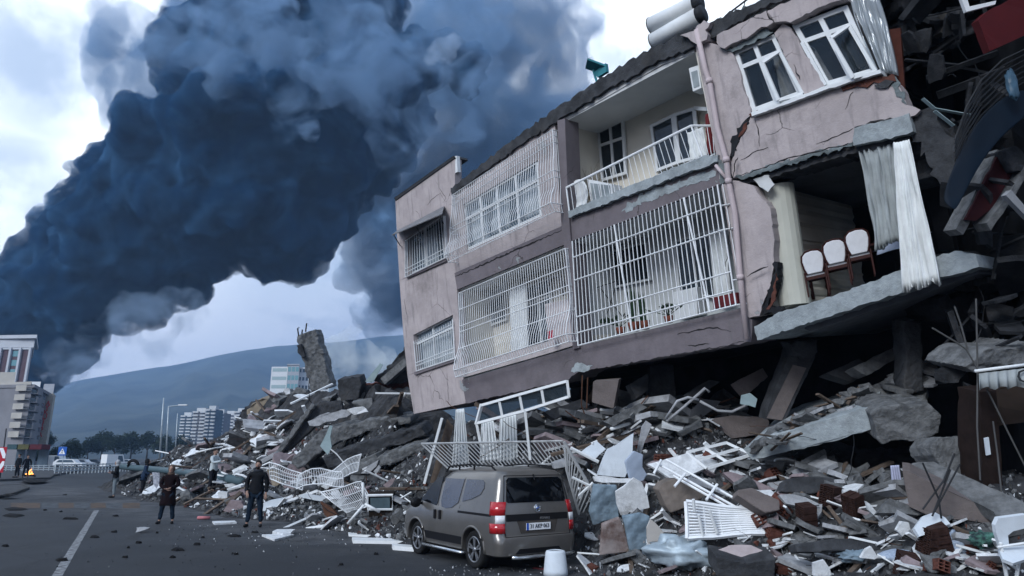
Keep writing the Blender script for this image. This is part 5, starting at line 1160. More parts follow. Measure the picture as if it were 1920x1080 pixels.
# ================================================================ background: buildings, towers, trees, street furniture
def wbox(c, d, yaw_=0): return c, d, Matrix.Rotation(yaw_, 3, 'Z')
def gz(x, y, Z): p = px(x, y, Z); return Vector((p.x, p.y, 0))
def block(name, label, x0, x1, ytop, Z, depth, yaw_, mw, cols, rows, mwin, winsz=(.55, .5), balc=None, roofm=None, cat='building', base_h=0, seed=0, Z1=None, D=None):
    """flat-roofed block: front face between px x0..x1 at depth Z..Z1, top at px ytop; windows are recessed panes with frames"""
    a = px(x0, 800, Z); b = px(x1, 800, Z1 or Z); a.z = b.z = 0; top = px((x0+x1)/2, ytop, ((Z1 or Z)+Z)/2).z; u = (b-a); L = u.length; u.normalize(); n = Vector((u.y, -u.x, 0))
    if n.dot(-a) < 0: n = -n
    D = Vector(D).normalized() if D else Vector((b.x, b.y, 0)).normalized()
    t = thing(name, label, cat, (a+b)/2)
    mb = MB(); R0 = [a, b, b+D*depth, a+D*depth]; mb.hexa(R0, [p+Vector((0, 0, top)) for p in R0]); mb.build('wall', mw, t)
    mb = MB(); R1 = [a-u*.4+n*.4, b+u*.1+n*.4, b+u*.1+D*depth, a-u*.4+D*depth]; mb.hexa([p+Vector((0, 0, top)) for p in R1], [p+Vector((0, 0, top+.6)) for p in R1]); mb.build('roof', roofm or mw, t)
    fh = (top-base_h)/rows; cw = L/cols; r = random.Random(seed)
    for i in range(cols):
        for j in range(rows):
            c = a+u*cw*(i+.5)+Vector((0, 0, base_h+fh*(j+.52))); w_, h_ = cw*winsz[0]/2, fh*winsz[1]/2
            if balc and i in balc:
                mb = MB(); q = c+n*.55-Vector((0, 0, h_*1.0)); mb.hexa([q-u*cw*.45-n*.55, q+u*cw*.45-n*.55, q+u*cw*.45+n*.5, q-u*cw*.45+n*.5], [p+Vector((0, 0, .15)) for p in (q-u*cw*.45-n*.55, q+u*cw*.45-n*.55, q+u*cw*.45+n*.5, q-u*cw*.45+n*.5)])
                f = [q-u*cw*.45+n*.5, q+u*cw*.45+n*.5, q+u*cw*.45+n*.42, q-u*cw*.45+n*.42]; mb.hexa([p+Vector((0, 0, .15)) for p in f], [p+Vector((0, 0, 1.1)) for p in f]); mb.build('balcony', mw, t)
                w_, h_ = cw*.4, fh*.36
            mb = MB(); f = [c-u*w_-Vector((0, 0, h_)), c+u*w_-Vector((0, 0, h_)), c+u*w_+Vector((0, 0, h_)), c-u*w_+Vector((0, 0, h_))]; mb.hexa([p+n*.04 for p in f], [p-n*.1 for p in f]); mb.build('window', mwin, t)
    return t, a, b, n, u, top
mfar = mat('far_white_wall', (.62, .64, .66), scale=.1, var=.08); mfarw = mat('far_window', (.10, .14, .18), rough=.2, scale=.3, var=.4); mtealg = mat('far_teal_glass', (.16, .32, .36), rough=.2)
mbeige = mat('beige_wall', (.42, .40, .37), scale=.2, var=.15, dirt=.2); mgreyw = mat('grey_wall', (.22, .22, .24), scale=.2, var=.2); mtower = mat('tower_brown', (.115, .075, .085), scale=.2, var=.2); mtw = mat('tower_white', (.48, .50, .54), scale=.3, var=.1)
# white hospital-like block behind the heap: bands of windows
def bands(name, label, x0, x1, ytop, Z, depth, rows, mw, mg, seed=0, Z1=None, cat='building', split=None):
    a = px(x0, 800, Z); b = px(x1, 800, Z1 or Z); a.z = b.z = 0; top = px((x0+x1)/2, ytop, ((Z1 or Z)+Z)/2).z; u = (b-a); L = u.length; u.normalize(); n = Vector((u.y, -u.x, 0))
    if n.dot(-a) < 0: n = -n
    t = thing(name, label, cat, (a+b)/2); mb = MB(); R4 = [a, b, b-n*depth, a-n*depth]; mb.hexa(R4, [p+Vector((0, 0, top)) for p in R4]); mb.build('wall', mw, t); fh = top/rows
    for j in range(rows):
        mb = MB(); z0 = fh*(j+.40); z1 = fh*(j+.82); f = [a+u*.6, b-u*.6]; mb.hexa([f[0]+n*.05+Vector((0, 0, z0)), f[1]+n*.05+Vector((0, 0, z0)), f[1]+n*.05+Vector((0, 0, z1)), f[0]+n*.05+Vector((0, 0, z1))], [p-n*.2 for p in (f[0]+n*.05+Vector((0, 0, z0)), f[1]+n*.05+Vector((0, 0, z0)), f[1]+n*.05+Vector((0, 0, z1)), f[0]+n*.05+Vector((0, 0, z1)))]); mb.build('window_band', mg, t)
        if split:
            mb = MB()
            for k in range(1, split): q = a+u*L*k/split+n*.12; mb.bar(q+Vector((0, 0, z0-.1)), q+Vector((0, 0, z1+.1)), L/split*.35, .2, up=n)
            mb.build('glazing_bars', mw, t)
    return t
bands('office_block', 'white block with horizontal window bands left of the leaning pillar', 500, 532, 684, 330, 22, 11, mfar, MATS['pale_teal_sheet'], Z1=330)
bands('office_block', 'white gridded block half hidden behind the leaning pillar', 552, 612, 686, 332, 22, 11, mfar, mfarw, Z1=336, split=9)
t, *_ = block('stair_tower', 'narrow teal and grey stair tower joining the two white blocks', 531, 553, 681, 328, 20, 0, mat('far_grey_wall', (.36, .38, .42)), 3, 11, mtealg, winsz=(.8, .55))
# distant balcony towers
for i, (x0, x1, yt, Z, lb) in enumerate([(338, 358, 779, 620, 'leftmost thin tower with stacked white balconies on the skyline'), (360, 384, 771, 560, 'second white tower with stacked balconies, right of the thin one'), (384, 402, 767, 540, 'tallest white tower of the distant cluster'), (402, 418, 774, 560, 'narrow white tower right of the tallest distant one'), (419, 438, 776, 640, 'pale distant tower partly hidden by the heap'), (438, 462, 771, 640, 'rightmost pale tower rising behind the heap')]):
    a = px(x0, 800, Z); b = px(x1, 800, Z); a.z = b.z = 0; top = px(x0, yt, Z).z; t = thing('residential_tower', lb, 'tower', (a+b)/2, group='distant residential towers'); mb = MB(); n = Vector((0, -1, 0)); R4 = [a, b, b-n*14, a-n*14]
    mb.hexa(R4, [p+Vector((0, 0, top)) for p in R4]); mb.build('wall', mfarw if i in (0, 2) else mgreyw, t); rows = 14
    for j in range(rows):
        for s0, s1 in ((0, .42), (.58, 1)):
            q0, q1 = a.lerp(b, s0), a.lerp(b, s1); z = top*(j+.6)/rows; mb = MB(); R5 = [q0, q1, q1+n*1.6, q0+n*1.6]; mb.hexa([p+Vector((0, 0, z)) for p in R5], [p+Vector((0, 0, z+top/rows*.42)) for p in R5]); mb.build('balcony', mfar, t)
    mb = MB(); q = (a+b)/2; mb.box((q.x, q.y+5, top+1.5), ((b-a).length*.7, 6, 3)); mb.build('roof', mfar, t)
# left beige apartment building: front face and receding right wing
t, a, b, n, u, top = block('apartment_block', 'beige apartment block at the left edge with a tall vertical red letter sign', -80, 48, 722, 135, 16, 0, mbeige, 6, 6, mfarw, winsz=(.34, .45), balc=(5,), base_h=5, seed=3, Z1=130)
t2, a2, b2, n2, u2, top2 = block('apartment_block', 'grey receding wing of the left apartment block with dark balconies', 48, 87, 735, 130, 14, 0, mgreyw, 4, 6, mfarw, winsz=(.4, .5), balc=(0,), base_h=5, seed=4, Z1=152, D=(-1, .15, 0))
sgn = thing('vertical_sign', 'pale end wall panel with vertical red capital letters', 'sign', px(92, 800, 150).xy.to_3d())
A_ = px(84, 738, 148); B_ = px(101, 738, 148); mb = MB(); R1 = [Vector((A_.x, A_.y, 4)), Vector((B_.x, B_.y, 4)), Vector((B_.x-3.5, B_.y+6, 4)), Vector((A_.x-3.5, A_.y+6, 4))]; mb.hexa(R1, [Vector((v.x, v.y, A_.z)) for v in R1]); mb.build('panel', mat('sign_wall', (.42, .40, .36)), sgn)
mredl = mat('red_letters', (.50, .05, .06)); 
for k, chx in enumerate('AYKUTİPA'):
    vs, fs = text_mesh(chx, 1.45, .05); zc = px(92, 757+k*8.4, 147.5).z; cx0 = px(92-k*.8, 757+k*8.4, 147.5); mb = MB(); mb.add([Vector((cx0.x+v.x, A_.y-.3-v.z, zc+v.y)) for v in vs], fs); mb.build('letter', mredl, sgn)
# roof huts on the beige block
for (x0, x1, y0, y1, m, lb) in ((-5, 26, 700, 722, mbeige, 'small beige rooftop hut left on the apartment block'), (40, 74, 718, 732, mfar, 'long white rooftop parapet box on the apartment block'), (80, 100, 722, 736, MATS['far_grey_wall'], 'grey rooftop box above the red letters')):
    Zh = 134 if x0 < 30 else (146 if x0 < 70 else 156); A_ = px(x0, y1, Zh); B_ = px(x1, y0, Zh); q = thing('rooftop_hut', lb, 'roof hut', (A_.x, A_.y, A_.z)); D = Vector((B_.x, B_.y, 0)).normalized(); R1 = [Vector((A_.x, A_.y, 0)), Vector((B_.x, A_.y, 0)), Vector((B_.x, A_.y, 0))+D*5, Vector((A_.x, A_.y, 0))+D*5]; up = Vector((0, 0, 1)); mb = MB(); mb.hexa([p+up*(A_.z-.4) for p in R1], [p+up*B_.z for p in R1]); mb.build('wall', m, q); mb = MB(); mb.hexa([p+up*(B_.z+.01) for p in R1], [p+up*(B_.z+.3) for p in R1]); mb.build('roof', m, q)
# brown tower behind with white fins
tw_, a, b, n, u, topz = block('hotel_tower', 'tall dark brown tower with white vertical fins and a flat white roof', -90, 37, 650, 230, 30, 0, mtower, 1, 1, mtower, roofm=mtw, cat='tower', winsz=(.01, .01))
mb = MB(); D = Vector((b.x, b.y, 0)).normalized(); R1 = [a, b+u*.5+n*.5, b+u*.5+D*30, a+D*30]; mb.hexa([p+Vector((0, 0, topz+.7)) for p in R1], [p+Vector((0, 0, topz+3.6)) for p in R1]); mb.build('top_storey', mtw, tw_)
mb = MB(); R1 = [a, b+u*2+n*2, b+u*2+D*30, a+D*30]; mb.hexa([p+Vector((0, 0, topz+3.7)) for p in R1], [p+Vector((0, 0, topz+4.9)) for p in R1]); mb.build('roof', mtw, tw_)
for k in range(7):
    c = b-u*(.5+k*3.4); mb = MB(); mb.bar(c+n*.4, c+n*.4+Vector((0, 0, topz+.6)), .7, .8, up=n); mb.build('fin', mtw, tw_)
    if k % 2 == 1:
        for j in range(13):
            q = b-u*(.5+k*3.4+1.7)+n*.05+Vector((0, 0, topz-1.4-j*3.2)); mb = MB(); mb.hexa([q-u*1.1-Vector((0, 0, 1)), q+u*1.1-Vector((0, 0, 1)), q+u*1.1+Vector((0, 0, 1)), q-u*1.1+Vector((0, 0, 1))], [p-n*.3 for p in (q-u*1.1-Vector((0, 0, 1)), q+u*1.1-Vector((0, 0, 1)), q+u*1.1+Vector((0, 0, 1)), q-u*1.1+Vector((0, 0, 1)))]); mb.build('window', mtealg, tw_)
# street lamps
def lamp(x, y0, y1, Z, lean, label, arm=True):
    a = px(x, y1, Z); a.z = 0; top = px(x+lean, y0, Z); t = thing('street_lamp', label, 'street lamp', a, group='street lamps behind the heap'); mb = MB(); mb.tube([a, top], .13, 8, r2=.07); mb.build('pole', msteel, t)
    if arm:
        mb = MB(); q = top+Vector((2.0, 0, .2)); mb.tube([top, q], .06, 6); mb.build('arm', msteel, t); mb = MB(); mb.box(q, (1.2, .4, .18)); mb.build('lamp_head', mfar, t)
lamp(302, 746, 850, 80, 5, 'tall slim grey pole without a lamp head at the left of the street lamps', False); lamp(314, 762, 850, 95, 2, 'street lamp with a white head beside the tall slim pole'); lamp(330, 775, 850, 120, 3, 'thin far street lamp nearest the white towers', False)
# trees
def leafmat(name, c): return mat(name, c, scale=.6, var=.6, spec=.1)
ml1 = leafmat('dark_foliage', (.028, .045, .035)); ml2 = leafmat('mid_foliage', (.04, .06, .042)); mtrunk = mat('bark', (.05, .04, .035))
def tree(x, yt, Z, w_, label, m, seed):
    r = random.Random(seed); b = px(x, 800, Z); b.z = 0; top = px(x, yt, Z).z; W_ = w_*Z/FPX/2; t = thing('tree', label, 'tree', b, group='trees along the far side of the street')
    mb = MB(); q = b+Vector((r.uniform(-.3, .3), 0, top*.45)); mb.tube([b, b.lerp(q, .5)+Vector((.1, 0, 0)), q], top*.03, 7, r2=top*.014)
    for k in range(6): a = r.uniform(0, 6.3); mb.tube([q-Vector((0, 0, top*.1)), q+Vector((math.cos(a)*W_*.6, math.sin(a)*W_*.6, top*.2))], top*.012, 5, r2=.02)
    mb.build('trunk', mtrunk, t)
    mb = MB(); lobes = [(Vector((r.uniform(-.6, .6)*W_, r.uniform(-.6, .6)*W_, top*r.uniform(.42, .78))), r.uniform(.3, .5)*W_) for _ in range(11)]+[(Vector((0, 0, top*.62)), W_*.6), (Vector((0, 0, top*.8)), W_*.4)]
    for c, rr in lobes:
        for k in range(150):
            d = Vector((r.gauss(0, 1), r.gauss(0, 1), r.gauss(0, 1))).normalized()*rr*r.uniform(.5, 1.08); p = b+c+d
            if p.z > top: p.z = top-r.uniform(0, .5)
            if p.z < top*.18: continue
            s = W_*r.uniform(.05, .1); e1 = Vector((r.gauss(0, 1), r.gauss(0, 1), r.gauss(0, 1))).normalized(); e2 = e1.cross(Vector((r.gauss(0, 1), r.gauss(0, 1), r.gauss(0, 1)))).normalized()
            mb.add([p-e1*s, p-e2*s*.6, p+e1*s, p+e2*s*.6], [(0, 1, 2, 3)])
    mb.build('crown', m, t)
for i, (x, yt, Z, w_, lb, m) in enumerate([(140, 822, 170, 50, 'round dark tree just right of the blue crossing sign', ml1), (172, 818, 230, 46, 'dark tree right of the round one', ml1), (197, 803, 240, 52, 'tallest dark green tree in the middle of the far tree row', ml1), (222, 812, 230, 44, 'bushy tree right of the tallest one', ml2), (252, 806, 250, 50, 'broad tree in the right half of the far tree row', ml2), (282, 804, 250, 46, 'dark tree just left of the street lamp poles', ml1), (312, 812, 240, 46, 'tree behind the street lamp poles', ml2), (345, 815, 250, 50, 'rightmost far tree, half behind the heap', ml1), (112, 838, 160, 34, 'low bushy tree behind the blue crossing sign', ml1), (95, 800, 170, 30, 'dark conifer like tree right against the apartment block', ml1), (75, 842, 130, 30, 'small dark tree under the vertical red letters', ml1)]): tree(x, yt, Z, w_, lb, m, 40+i)
# pedestrian crossing sign
mblue = mat('sign_blue', (.03, .11, .40), rough=.4, var=.05); msw = mat('sign_white', (.75, .77, .8), rough=.4, var=.05); msr = mat('sign_red', (.38, .02, .035), rough=.4, var=.1)
b = gp(117, 880); Zs = 72.0; b = px(117, 866, Zs); b.z = 0; t = thing('crossing_sign', 'square blue pedestrian crossing sign with a white triangle', 'sign', b)
c = px(117, 846, Zs); s = 16*Zs/FPX/2; mb = MB(); mb.box(c, (s*2, .04, s*2)); mb.build('plate', mblue, t, bevel=.02)
mb = MB(); mb.hexa([c+Vector((-s*.75, -.03, -s*.68)), c+Vector((s*.75, -.03, -s*.68)), c+Vector((0, -.03, s*.68))], [c+Vector((-s*.75, -.022, -s*.68)), c+Vector((s*.75, -.022, -s*.68)), c+Vector((0, -.022, s*.68))]); mb.build('triangle', msw, t)
mb = MB(); mb.sphere(c+Vector((.0, -.04, s*.18)), (.06, .01, .06), 8, 5); mb.bar(c+Vector((0, -.04, s*.1)), c+Vector((0, -.04, -s*.25)), .08, .01); mb.bar(c+Vector((0, -.04, -s*.2)), c+Vector((.12, -.04, -s*.6)), .05, .01); mb.bar(c+Vector((0, -.04, -s*.2)), c+Vector((-.12, -.04, -s*.6)), .05, .01); mb.build('walking_figure', mdark, t)
mb = MB(); mb.tube([b, Vector((b.x, b.y+.06, c.z+s*.5))], .04, 8); mb.build('post', msteel, t)
# chevron sign
b = px(4, 872, 58); b.z = 0; t = thing('chevron_sign', 'red and white chevron warning board at the left edge of the road', 'sign', b); c = px(3, 862, 58); mb = MB(); Wd, Hd = .75, 1.05; mb.box((c.x-.2, c.y, c.z), (1.0, .04, 2.1)); mb.build('plate', msr, t)
for s in (1, -1):
    mb = MB(); y_ = c.y-.03; q = [Vector((c.x-.68, y_, c.z+s*1.0)), Vector((c.x-.30, y_, c.z+s*1.0)), Vector((c.x+.28, y_, c.z+s*.28)), Vector((c.x+.28, y_, c.z+s*.05)), Vector((c.x+.0, y_, c.z+s*.05))][:5]
    q = [Vector((c.x-.35, y_, c.z+s*.98)), Vector((c.x-.02, y_, c.z+s*.98)), Vector((c.x+.29, y_, c.z+s*.45)), Vector((c.x+.29, y_, c.z+s*.12)), Vector((c.x+.1, y_, c.z+s*.12))]; mb.hexa(q, [v+Vector((0, .01, 0)) for v in q]); mb.build('white_stripe', msw, t)
mb = MB(); mb.tube([b, Vector((c.x-.1, c.y+.06, c.z+2.6))], .05, 8); mb.build('post', mdark, t)
# guard rails along the far carriageway
def rail(p0, p1, n, hgt, label, nm='guard_rail', m=msteel):
    a, b = Vector(p0), Vector(p1); t = thing(nm, label, 'guard rail', a)
    for z in ((.35, .62, .9) if hgt > .8 else (.55,)): mb = MB(); mb.bar(a+Vector((0, 0, z*hgt)), b+Vector((0, 0, z*hgt)), .05, .12); mb.build('rail_beam', m, t)
    for k in range(n+1): q = a.lerp(b, k/n); mb = MB(); mb.bar(q, q+Vector((0, 0, hgt)), .08); mb.build('post', m, t)
rail(gz(105, 870, 75), gz(262, 868, 96), 26, 1.15, 'long grey guard rail along the median behind the people')
rail(gz(-60, 870, 86), gz(103, 868, 90), 16, .9, 'low grey guard rail at the far left behind the fire')
# far vehicles
def farcar(x, Z, L, H_, mcol, label, van=False, rz=0):
    b = px(x, 862, Z); b.z = 0; t = thing('parked_car' if not van else 'delivery_van', label, 'car' if not van else 'van', b, (0, 0, rz)); TM = Matrix.Translation(b) @ Matrix.Rotation(rz, 4, 'Z')
    def o_(mb_, nm, m, par=t): mb_.v = [tuple(TM @ Vector(v)) for v in mb_.v]; return mb_.build(nm, m, par)
    l = L/2; w_ = .85; pr = [(-l, .3), (l, .3), (l, .75), (l*.6, .9), (l*.35, H_), (-l*.75, H_), (-l, .95)] if not van else [(-l, .35), (l, .35), (l, 1.1), (l*.72, H_), (-l, H_)]
    mb = MB(); mb.hexa([(x_, -w_, z) for x_, z in pr], [(x_, w_, z) for x_, z in pr]); mb.v = [tuple(v) for v in mb.v]; o_(mb, 'body', mcol)
    mb = MB(); wz = [(l*.45, .92), (l*.28, H_-.12), (-l*.62, H_-.12), (-l*.8, .95)] if not van else [(l*.85, 1.15), (l*.65, H_-.2), (l*.2, H_-.2), (l*.2, 1.15)]
    mb.hexa([(x_, -w_-.01, z) for x_, z in wz], [(x_, -w_+.02, z) for x_, z in wz]); o_(mb, 'window', mfarw)
    for wx in (-l*.6, l*.6): mb = MB(); mb.tube([(wx, -w_-.02, .32), (wx, -w_+.2, .32)], .32, 14); o_(mb, 'wheel', MATS['tyre_rubber'])
mcw = mat('car_white', (.68, .70, .72), rough=.35, var=.05); mcg = mat('car_grey', (.16, .18, .20), rough=.35)
farcar(212, 112, 3.0, 2.3, mcw, 'white box van driving on the far carriageway', True, math.radians(60))
farcar(132, 125, 5.0, 1.5, mcw, 'white car on the far carriageway right of the crossing sign', rz=.1); farcar(104, 128, 3.2, 2.2, mcw, 'small white van just left of the crossing sign', True); farcar(155, 140, 4.4, 1.4, mcw, 'pale car parked below the far dark trees', rz=.1); farcar(178, 150, 4.4, 1.4, mcg, 'grey car at the foot of the far trees', rz=.05); farcar(238, 150, 4.4, 1.4, mcw, 'white car far off just left of the heap')
# shop fronts under the apartment block
for i, (x0, x1, m, lb) in enumerate([(20, 38, mat('dim_teal', (.05, .09, .10)), 'teal shop front left under the apartment block'), (40, 60, mat('mustard_awning', (.10, .095, .04)), 'mustard shop awning under the apartment block'), (62, 84, mat('dim_red', (.09, .02, .025)), 'dark red shop sign board under the grey wing')]):
    A_ = px(x0, 852, 124); B_ = px(x1, 838, 124); t = thing('shop', lb, 'shop', (A_.x, A_.y, 0)); mb = MB(); mb.box(((A_.x+B_.x)/2, A_.y, B_.z), (B_.x-A_.x, 2.5, .9)); mb.build('fascia', m, t); mb = MB(); mb.box(((A_.x+B_.x)/2, A_.y+1.3, B_.z/2), (B_.x-A_.x-.3, .2, B_.z)); mb.build('shutter', mfarw, t)
# fire in a heap of embers
b = gp(55, 889)+Vector((0, 0, .16)); b = px(55, 889, 62); b.z = .17
t = thing('street_fire', 'small orange open fire burning on the pavement beside two people', 'fire', b); r = random.Random(4)
mb = MB()
for k in range(9): a = r.uniform(0, 3.1); mb.bar(b+Vector((math.cos(a)*.55, math.sin(a)*.4, .05)), b+Vector((-math.cos(a)*.55, -math.sin(a)*.4, .16)), .09)
mb.build('firewood', mat('charred_wood', (.02, .015, .012)), t)
fm = mat('flame', (.9, .35, .05), emit=(1.0, .33, .08, 2.2))
for k in range(5):
    q = b+Vector(((k-2)*.12, 0, .1)); hgt = (.15, .3, .62, .36, .2)[k]; Q = [q+Vector((math.sin(j*1.3+k)*.07*j/2, 0, hgt*j/5)) for j in range(6)]; mb = MB(); mb.tube(Q, [.05, .08, .07, .05, .03, .01], 9); mb.build('flame', fm, t, smooth=True)
# ================================================================ large fallen pieces
def hero(name, label, cat, pts, m, th=.1, gx=0.0, gy=-.25, dz=-.25, Z=None, amp=.0, parent=None, seed=1, group=None, zc=None, crumple=0):
    """plate or block whose visible face has px outline pts, on a plane of its own slope; Z is the depth of its centre"""
    cx = sum(p[0] for p in pts)/len(pts); cy = sum(p[1] for p in pts)/len(pts); Zc = Z if Z else sz(*(zc or (cx, cy)))+dz
    P = [px(x, y, Zc+gx*(x-cx)/100+gy*(y-cy)/100) for x, y in pts]
    n = Vector((0, 0, 0))
    for i in range(1, len(P)-1): n += (P[i]-P[0]).cross(P[i+1]-P[0])
    n.normalize(); 
    if n.dot(C0-P[0]) < 0: n = -n
    if amp:
        r = random.Random(seed+int(cx)); out = []
        for i, p in enumerate(P):
            q = P[(i+1) % len(P)]; out.append(p); k = int((q-p).length/.12)
            for j in range(1, k): out.append(p.lerp(q, (j+r.uniform(-.3, .3))/k)+Vector((r.uniform(-amp, amp), r.uniform(-amp, amp), r.uniform(-amp, amp))))
        P = out
    mb = MB(); r = random.Random(5); rocky = amp >= .018
    mb.hexa(P, [p-n*th*(r.uniform(.9, 1.05) if amp else 1) for p in P])
    o = mb.build(name, m, parent, loc=None if parent else centre(P))
    if rocky:
        ext = max((a-b).length for a in P for b in (P[0], P[len(P)//2])); vx = max(.025, ext/70)
        if th > vx*1.6 and th > .22:
            rm = o.modifiers.new('remesh', 'REMESH'); rm.mode = 'VOXEL'; rm.voxel_size = vx
            for sz_, st in ((ext*.12+.1, ext*.009+.02), (vx*2.5, vx*.9)):
                tx = bpy.data.textures.new('rock', 'CLOUDS'); tx.noise_scale = sz_; tx.noise_depth = 3; dm = o.modifiers.new('rough', 'DISPLACE'); dm.texture = tx; dm.texture_coords = 'LOCAL'; dm.strength = st; dm.mid_level = .5
    if crumple:
        rm = o.modifiers.new('remesh', 'REMESH'); rm.mode = 'VOXEL'; rm.voxel_size = .018
        for sz_, st in ((.5, crumple), (.12, crumple*.14)):
            tx = bpy.data.textures.new('crumple', 'CLOUDS'); tx.noise_scale = sz_; tx.noise_depth = 2; dm = o.modifiers.new('crumple', 'DISPLACE'); dm.texture = tx; dm.texture_coords = 'LOCAL'; dm.direction = 'Y'; dm.strength = st; dm.mid_level = .5
    if parent is None: tag(o, label, cat, group)
    elif label: o['label'] = label
    return o
def bars(name, label, cat, segs, rad, m, Z=None, dz=-.3, parent=None, seg=6, flat=None):
    """linked rods given as px polylines [(x, y, dZ)...]"""
    allp = [p for s_ in segs for p in s_]; cx = sum(p[0] for p in allp)/len(allp); cy = sum(p[1] for p in allp)/len(allp); Zc = Z if Z else sz(cx, cy)+dz; mb = MB(); pts = []
    for s_ in segs:
        Q = [px(p[0], p[1], Zc+(p[2] if len(p) > 2 else 0)) for p in s_]; pts += Q
        if flat: 
            for a, b in zip(Q, Q[1:]): mb.bar(a, b, rad*2, flat)
        else: mb.tube(Q, rad, seg)
    o = mb.build(name, m, parent, loc=None if parent else centre(pts))
    if parent is None: tag(o, label, cat)
    return o
mfridge = mat('enamel_white', (.62, .67, .72), rough=.4, scale=2, var=.15, dirt=.25); mblusheet = mat('blue_grey_sheet', (.20, .27, .33), rough=.5, scale=3, var=.4, dirt=.4); msofa = mat('sofa_brown', (.20, .17, .15), rough=.9, scale=4, var=.3, dirt=.2)
mpanelg = mat('grey_panel', (.27, .28, .30), scale=2, var=.3, dirt=.3); mbrowng = mat('brown_grey_plaster', (.17, .145, .14), scale=2, var=.3, dirt=.4, bump=.4)
# --- left heap
P_ = [(557, 628), (594, 616), (600, 640), (622, 724), (582, 732), (566, 690)]
t = thing('leaning_pillar', 'broken grey concrete pillar leaning left above the heap with rods at its top', 'pillar', px(602, 728, 33))
hero('shaft', None, None, [(557, 630), (592, 617), (597, 640), (606, 668), (612, 695), (622, 726), (584, 734), (571, 690), (565, 664), (559, 645)], mcon2, th=1.1, Z=33, gy=-.2, amp=.05, parent=t)
hero('broken_edge', None, None, [(556, 648), (563, 645), (571, 668), (566, 672), (558, 662)], mconcd, th=.5, Z=32.8, gy=0, amp=.06, parent=t)
hero('broken_edge', None, None, [(597, 654), (605, 656), (608, 664), (600, 664)], mcon2, th=.3, Z=32.8, gy=0, amp=.04, parent=t)
bars('rods', None, None, [[(560, 630), (558, 616), (561, 614)], [(573, 622), (575, 606)], [(566, 626), (567, 618)]], .035, mdark, Z=32.9, parent=t)
cz = 25
hero('roof_wreck', 'dark collapsed roof edge with pale rim rising beside the apartment building', 'roof piece', [(690, 716), (716, 700), (762, 648), (766, 716), (730, 720)], mconcd, th=.4, Z=27, gy=0, amp=.05)
hero('metal_strip', 'thin pale metal rim running up the collapsed roof edge', 'metal rim', [(684, 716), (712, 682), (718, 684), (700, 716)], mtealp, th=.08, Z=26.8, gy=0)
bars('beam', 'grey inclined beam inside the collapsed roof edge', 'beam', [[(720, 716), (764, 678)]], .15, mcon2, Z=26.7, flat=.3)
hero('brick_wall', 'reddish broken brick wall on top of the crushed storeys', 'wall', [(640, 726), (670, 720), (700, 718), (766, 708), (770, 728), (720, 734), (676, 742), (640, 748)], mbrick, th=.5, Z=27.5, gy=0, amp=.08)
hero('concrete_wall', 'grey cracked wall band under the brick courses beside the building', 'wall', [(630, 748), (690, 738), (770, 728), (774, 756), (720, 764), (660, 766)], mcon2, th=.8, Z=27, gy=0, amp=.08)
hero('concrete_block', 'dark square concrete block standing on the broken brick wall', 'concrete block', [(632, 713), (674, 706), (678, 722), (672, 748), (640, 752)], mconcd, th=.9, Z=26.5, gy=0, amp=.03)
hero('roof_slab', 'large dark slab sloping down to the left across the heap', 'slab', [(520, 842), (586, 762), (600, 752), (640, 752), (642, 768), (600, 790), (560, 830), (530, 850)], mconcd, th=.3, Z=25, gy=-.4, amp=.04)
hero('slab_edge', 'pale grey strip of slab edge running down the left side of the dark slab', 'slab', [(516, 846), (560, 788), (584, 756), (590, 760), (568, 792), (528, 848)], mcon2, th=.25, Z=24.7, gy=-.4, amp=.03)
hero('white_slab', 'long pale broken slab lying across the middle of the crushed storeys', 'slab', [(577, 790), (600, 778), (640, 768), (664, 771), (650, 782), (620, 790), (590, 799), (580, 798)], mwhite2, th=.2, Z=23.9, gy=-.5, amp=.03)
hero('white_slab', 'bright white plaster sheet just right of the long pale slab', 'slab', [(650, 768), (680, 762), (690, 772), (664, 778)], mwhite, th=.1, Z=23.9, gy=-.4, amp=.03)
for i, (pts, Z, m, lb) in enumerate([
    ([(545, 866), (600, 806), (700, 786), (768, 780), (770, 796), (700, 806), (640, 826), (604, 846), (560, 882)], 23.6, mcon2, 'uppermost long crushed floor slab between heap and building'),
    ([(604, 858), (700, 822), (790, 800), (800, 818), (706, 846), (616, 880)], 22.6, mconcd, 'second long crushed floor slab, dark and striped'),
    ([(620, 886), (700, 858), (800, 826), (804, 846), (712, 878), (640, 900)], 21.8, mcon2, 'third long crushed floor slab, pale edged'),
    ([(716, 906), (770, 884), (806, 876), (808, 898), (770, 906), (724, 924)], 20.8, mcon2, 'lowest crushed floor slab beside the white board')]):
    hero('crushed_slab', lb, 'slab', pts, m, th=2.2, Z=Z, gy=-.15, amp=.05, group=None)
hero('tan_boulder', 'tan broken chunk on the skyline of the heap', 'boulder', [(462, 776), (474, 756), (500, 748), (512, 770), (505, 800), (480, 806)], mtan, th=1.2, Z=34.5, gy=0, amp=.1)
hero('dark_boulder', 'dark jagged chunk left of the tan boulder', 'boulder', [(440, 800), (458, 768), (470, 762), (478, 800), (462, 815)], mconcd, th=1.2, Z=34.8, gy=0, amp=.12)
hero('concrete_slab', 'grey tilted slab right of the tan boulder on the skyline', 'slab', [(505, 742), (560, 728), (580, 735), (566, 765), (520, 780)], mcon2, th=.6, Z=33.8, gy=-.3, amp=.1)
hero('white_sheet', 'large ragged white sheet on the skyline of the heap', 'sheet', [(524, 748), (540, 742), (552, 746), (570, 758), (566, 766), (545, 766), (530, 758)], mwhite, th=.06, Z=33.0, gy=-.5, amp=.06)
hero('white_sheet', 'small white scrap just above the large ragged sheet', 'sheet', [(531, 731), (540, 727), (544, 738), (536, 740)], mwhite, th=.06, Z=33.0, gy=-.3, amp=.04)
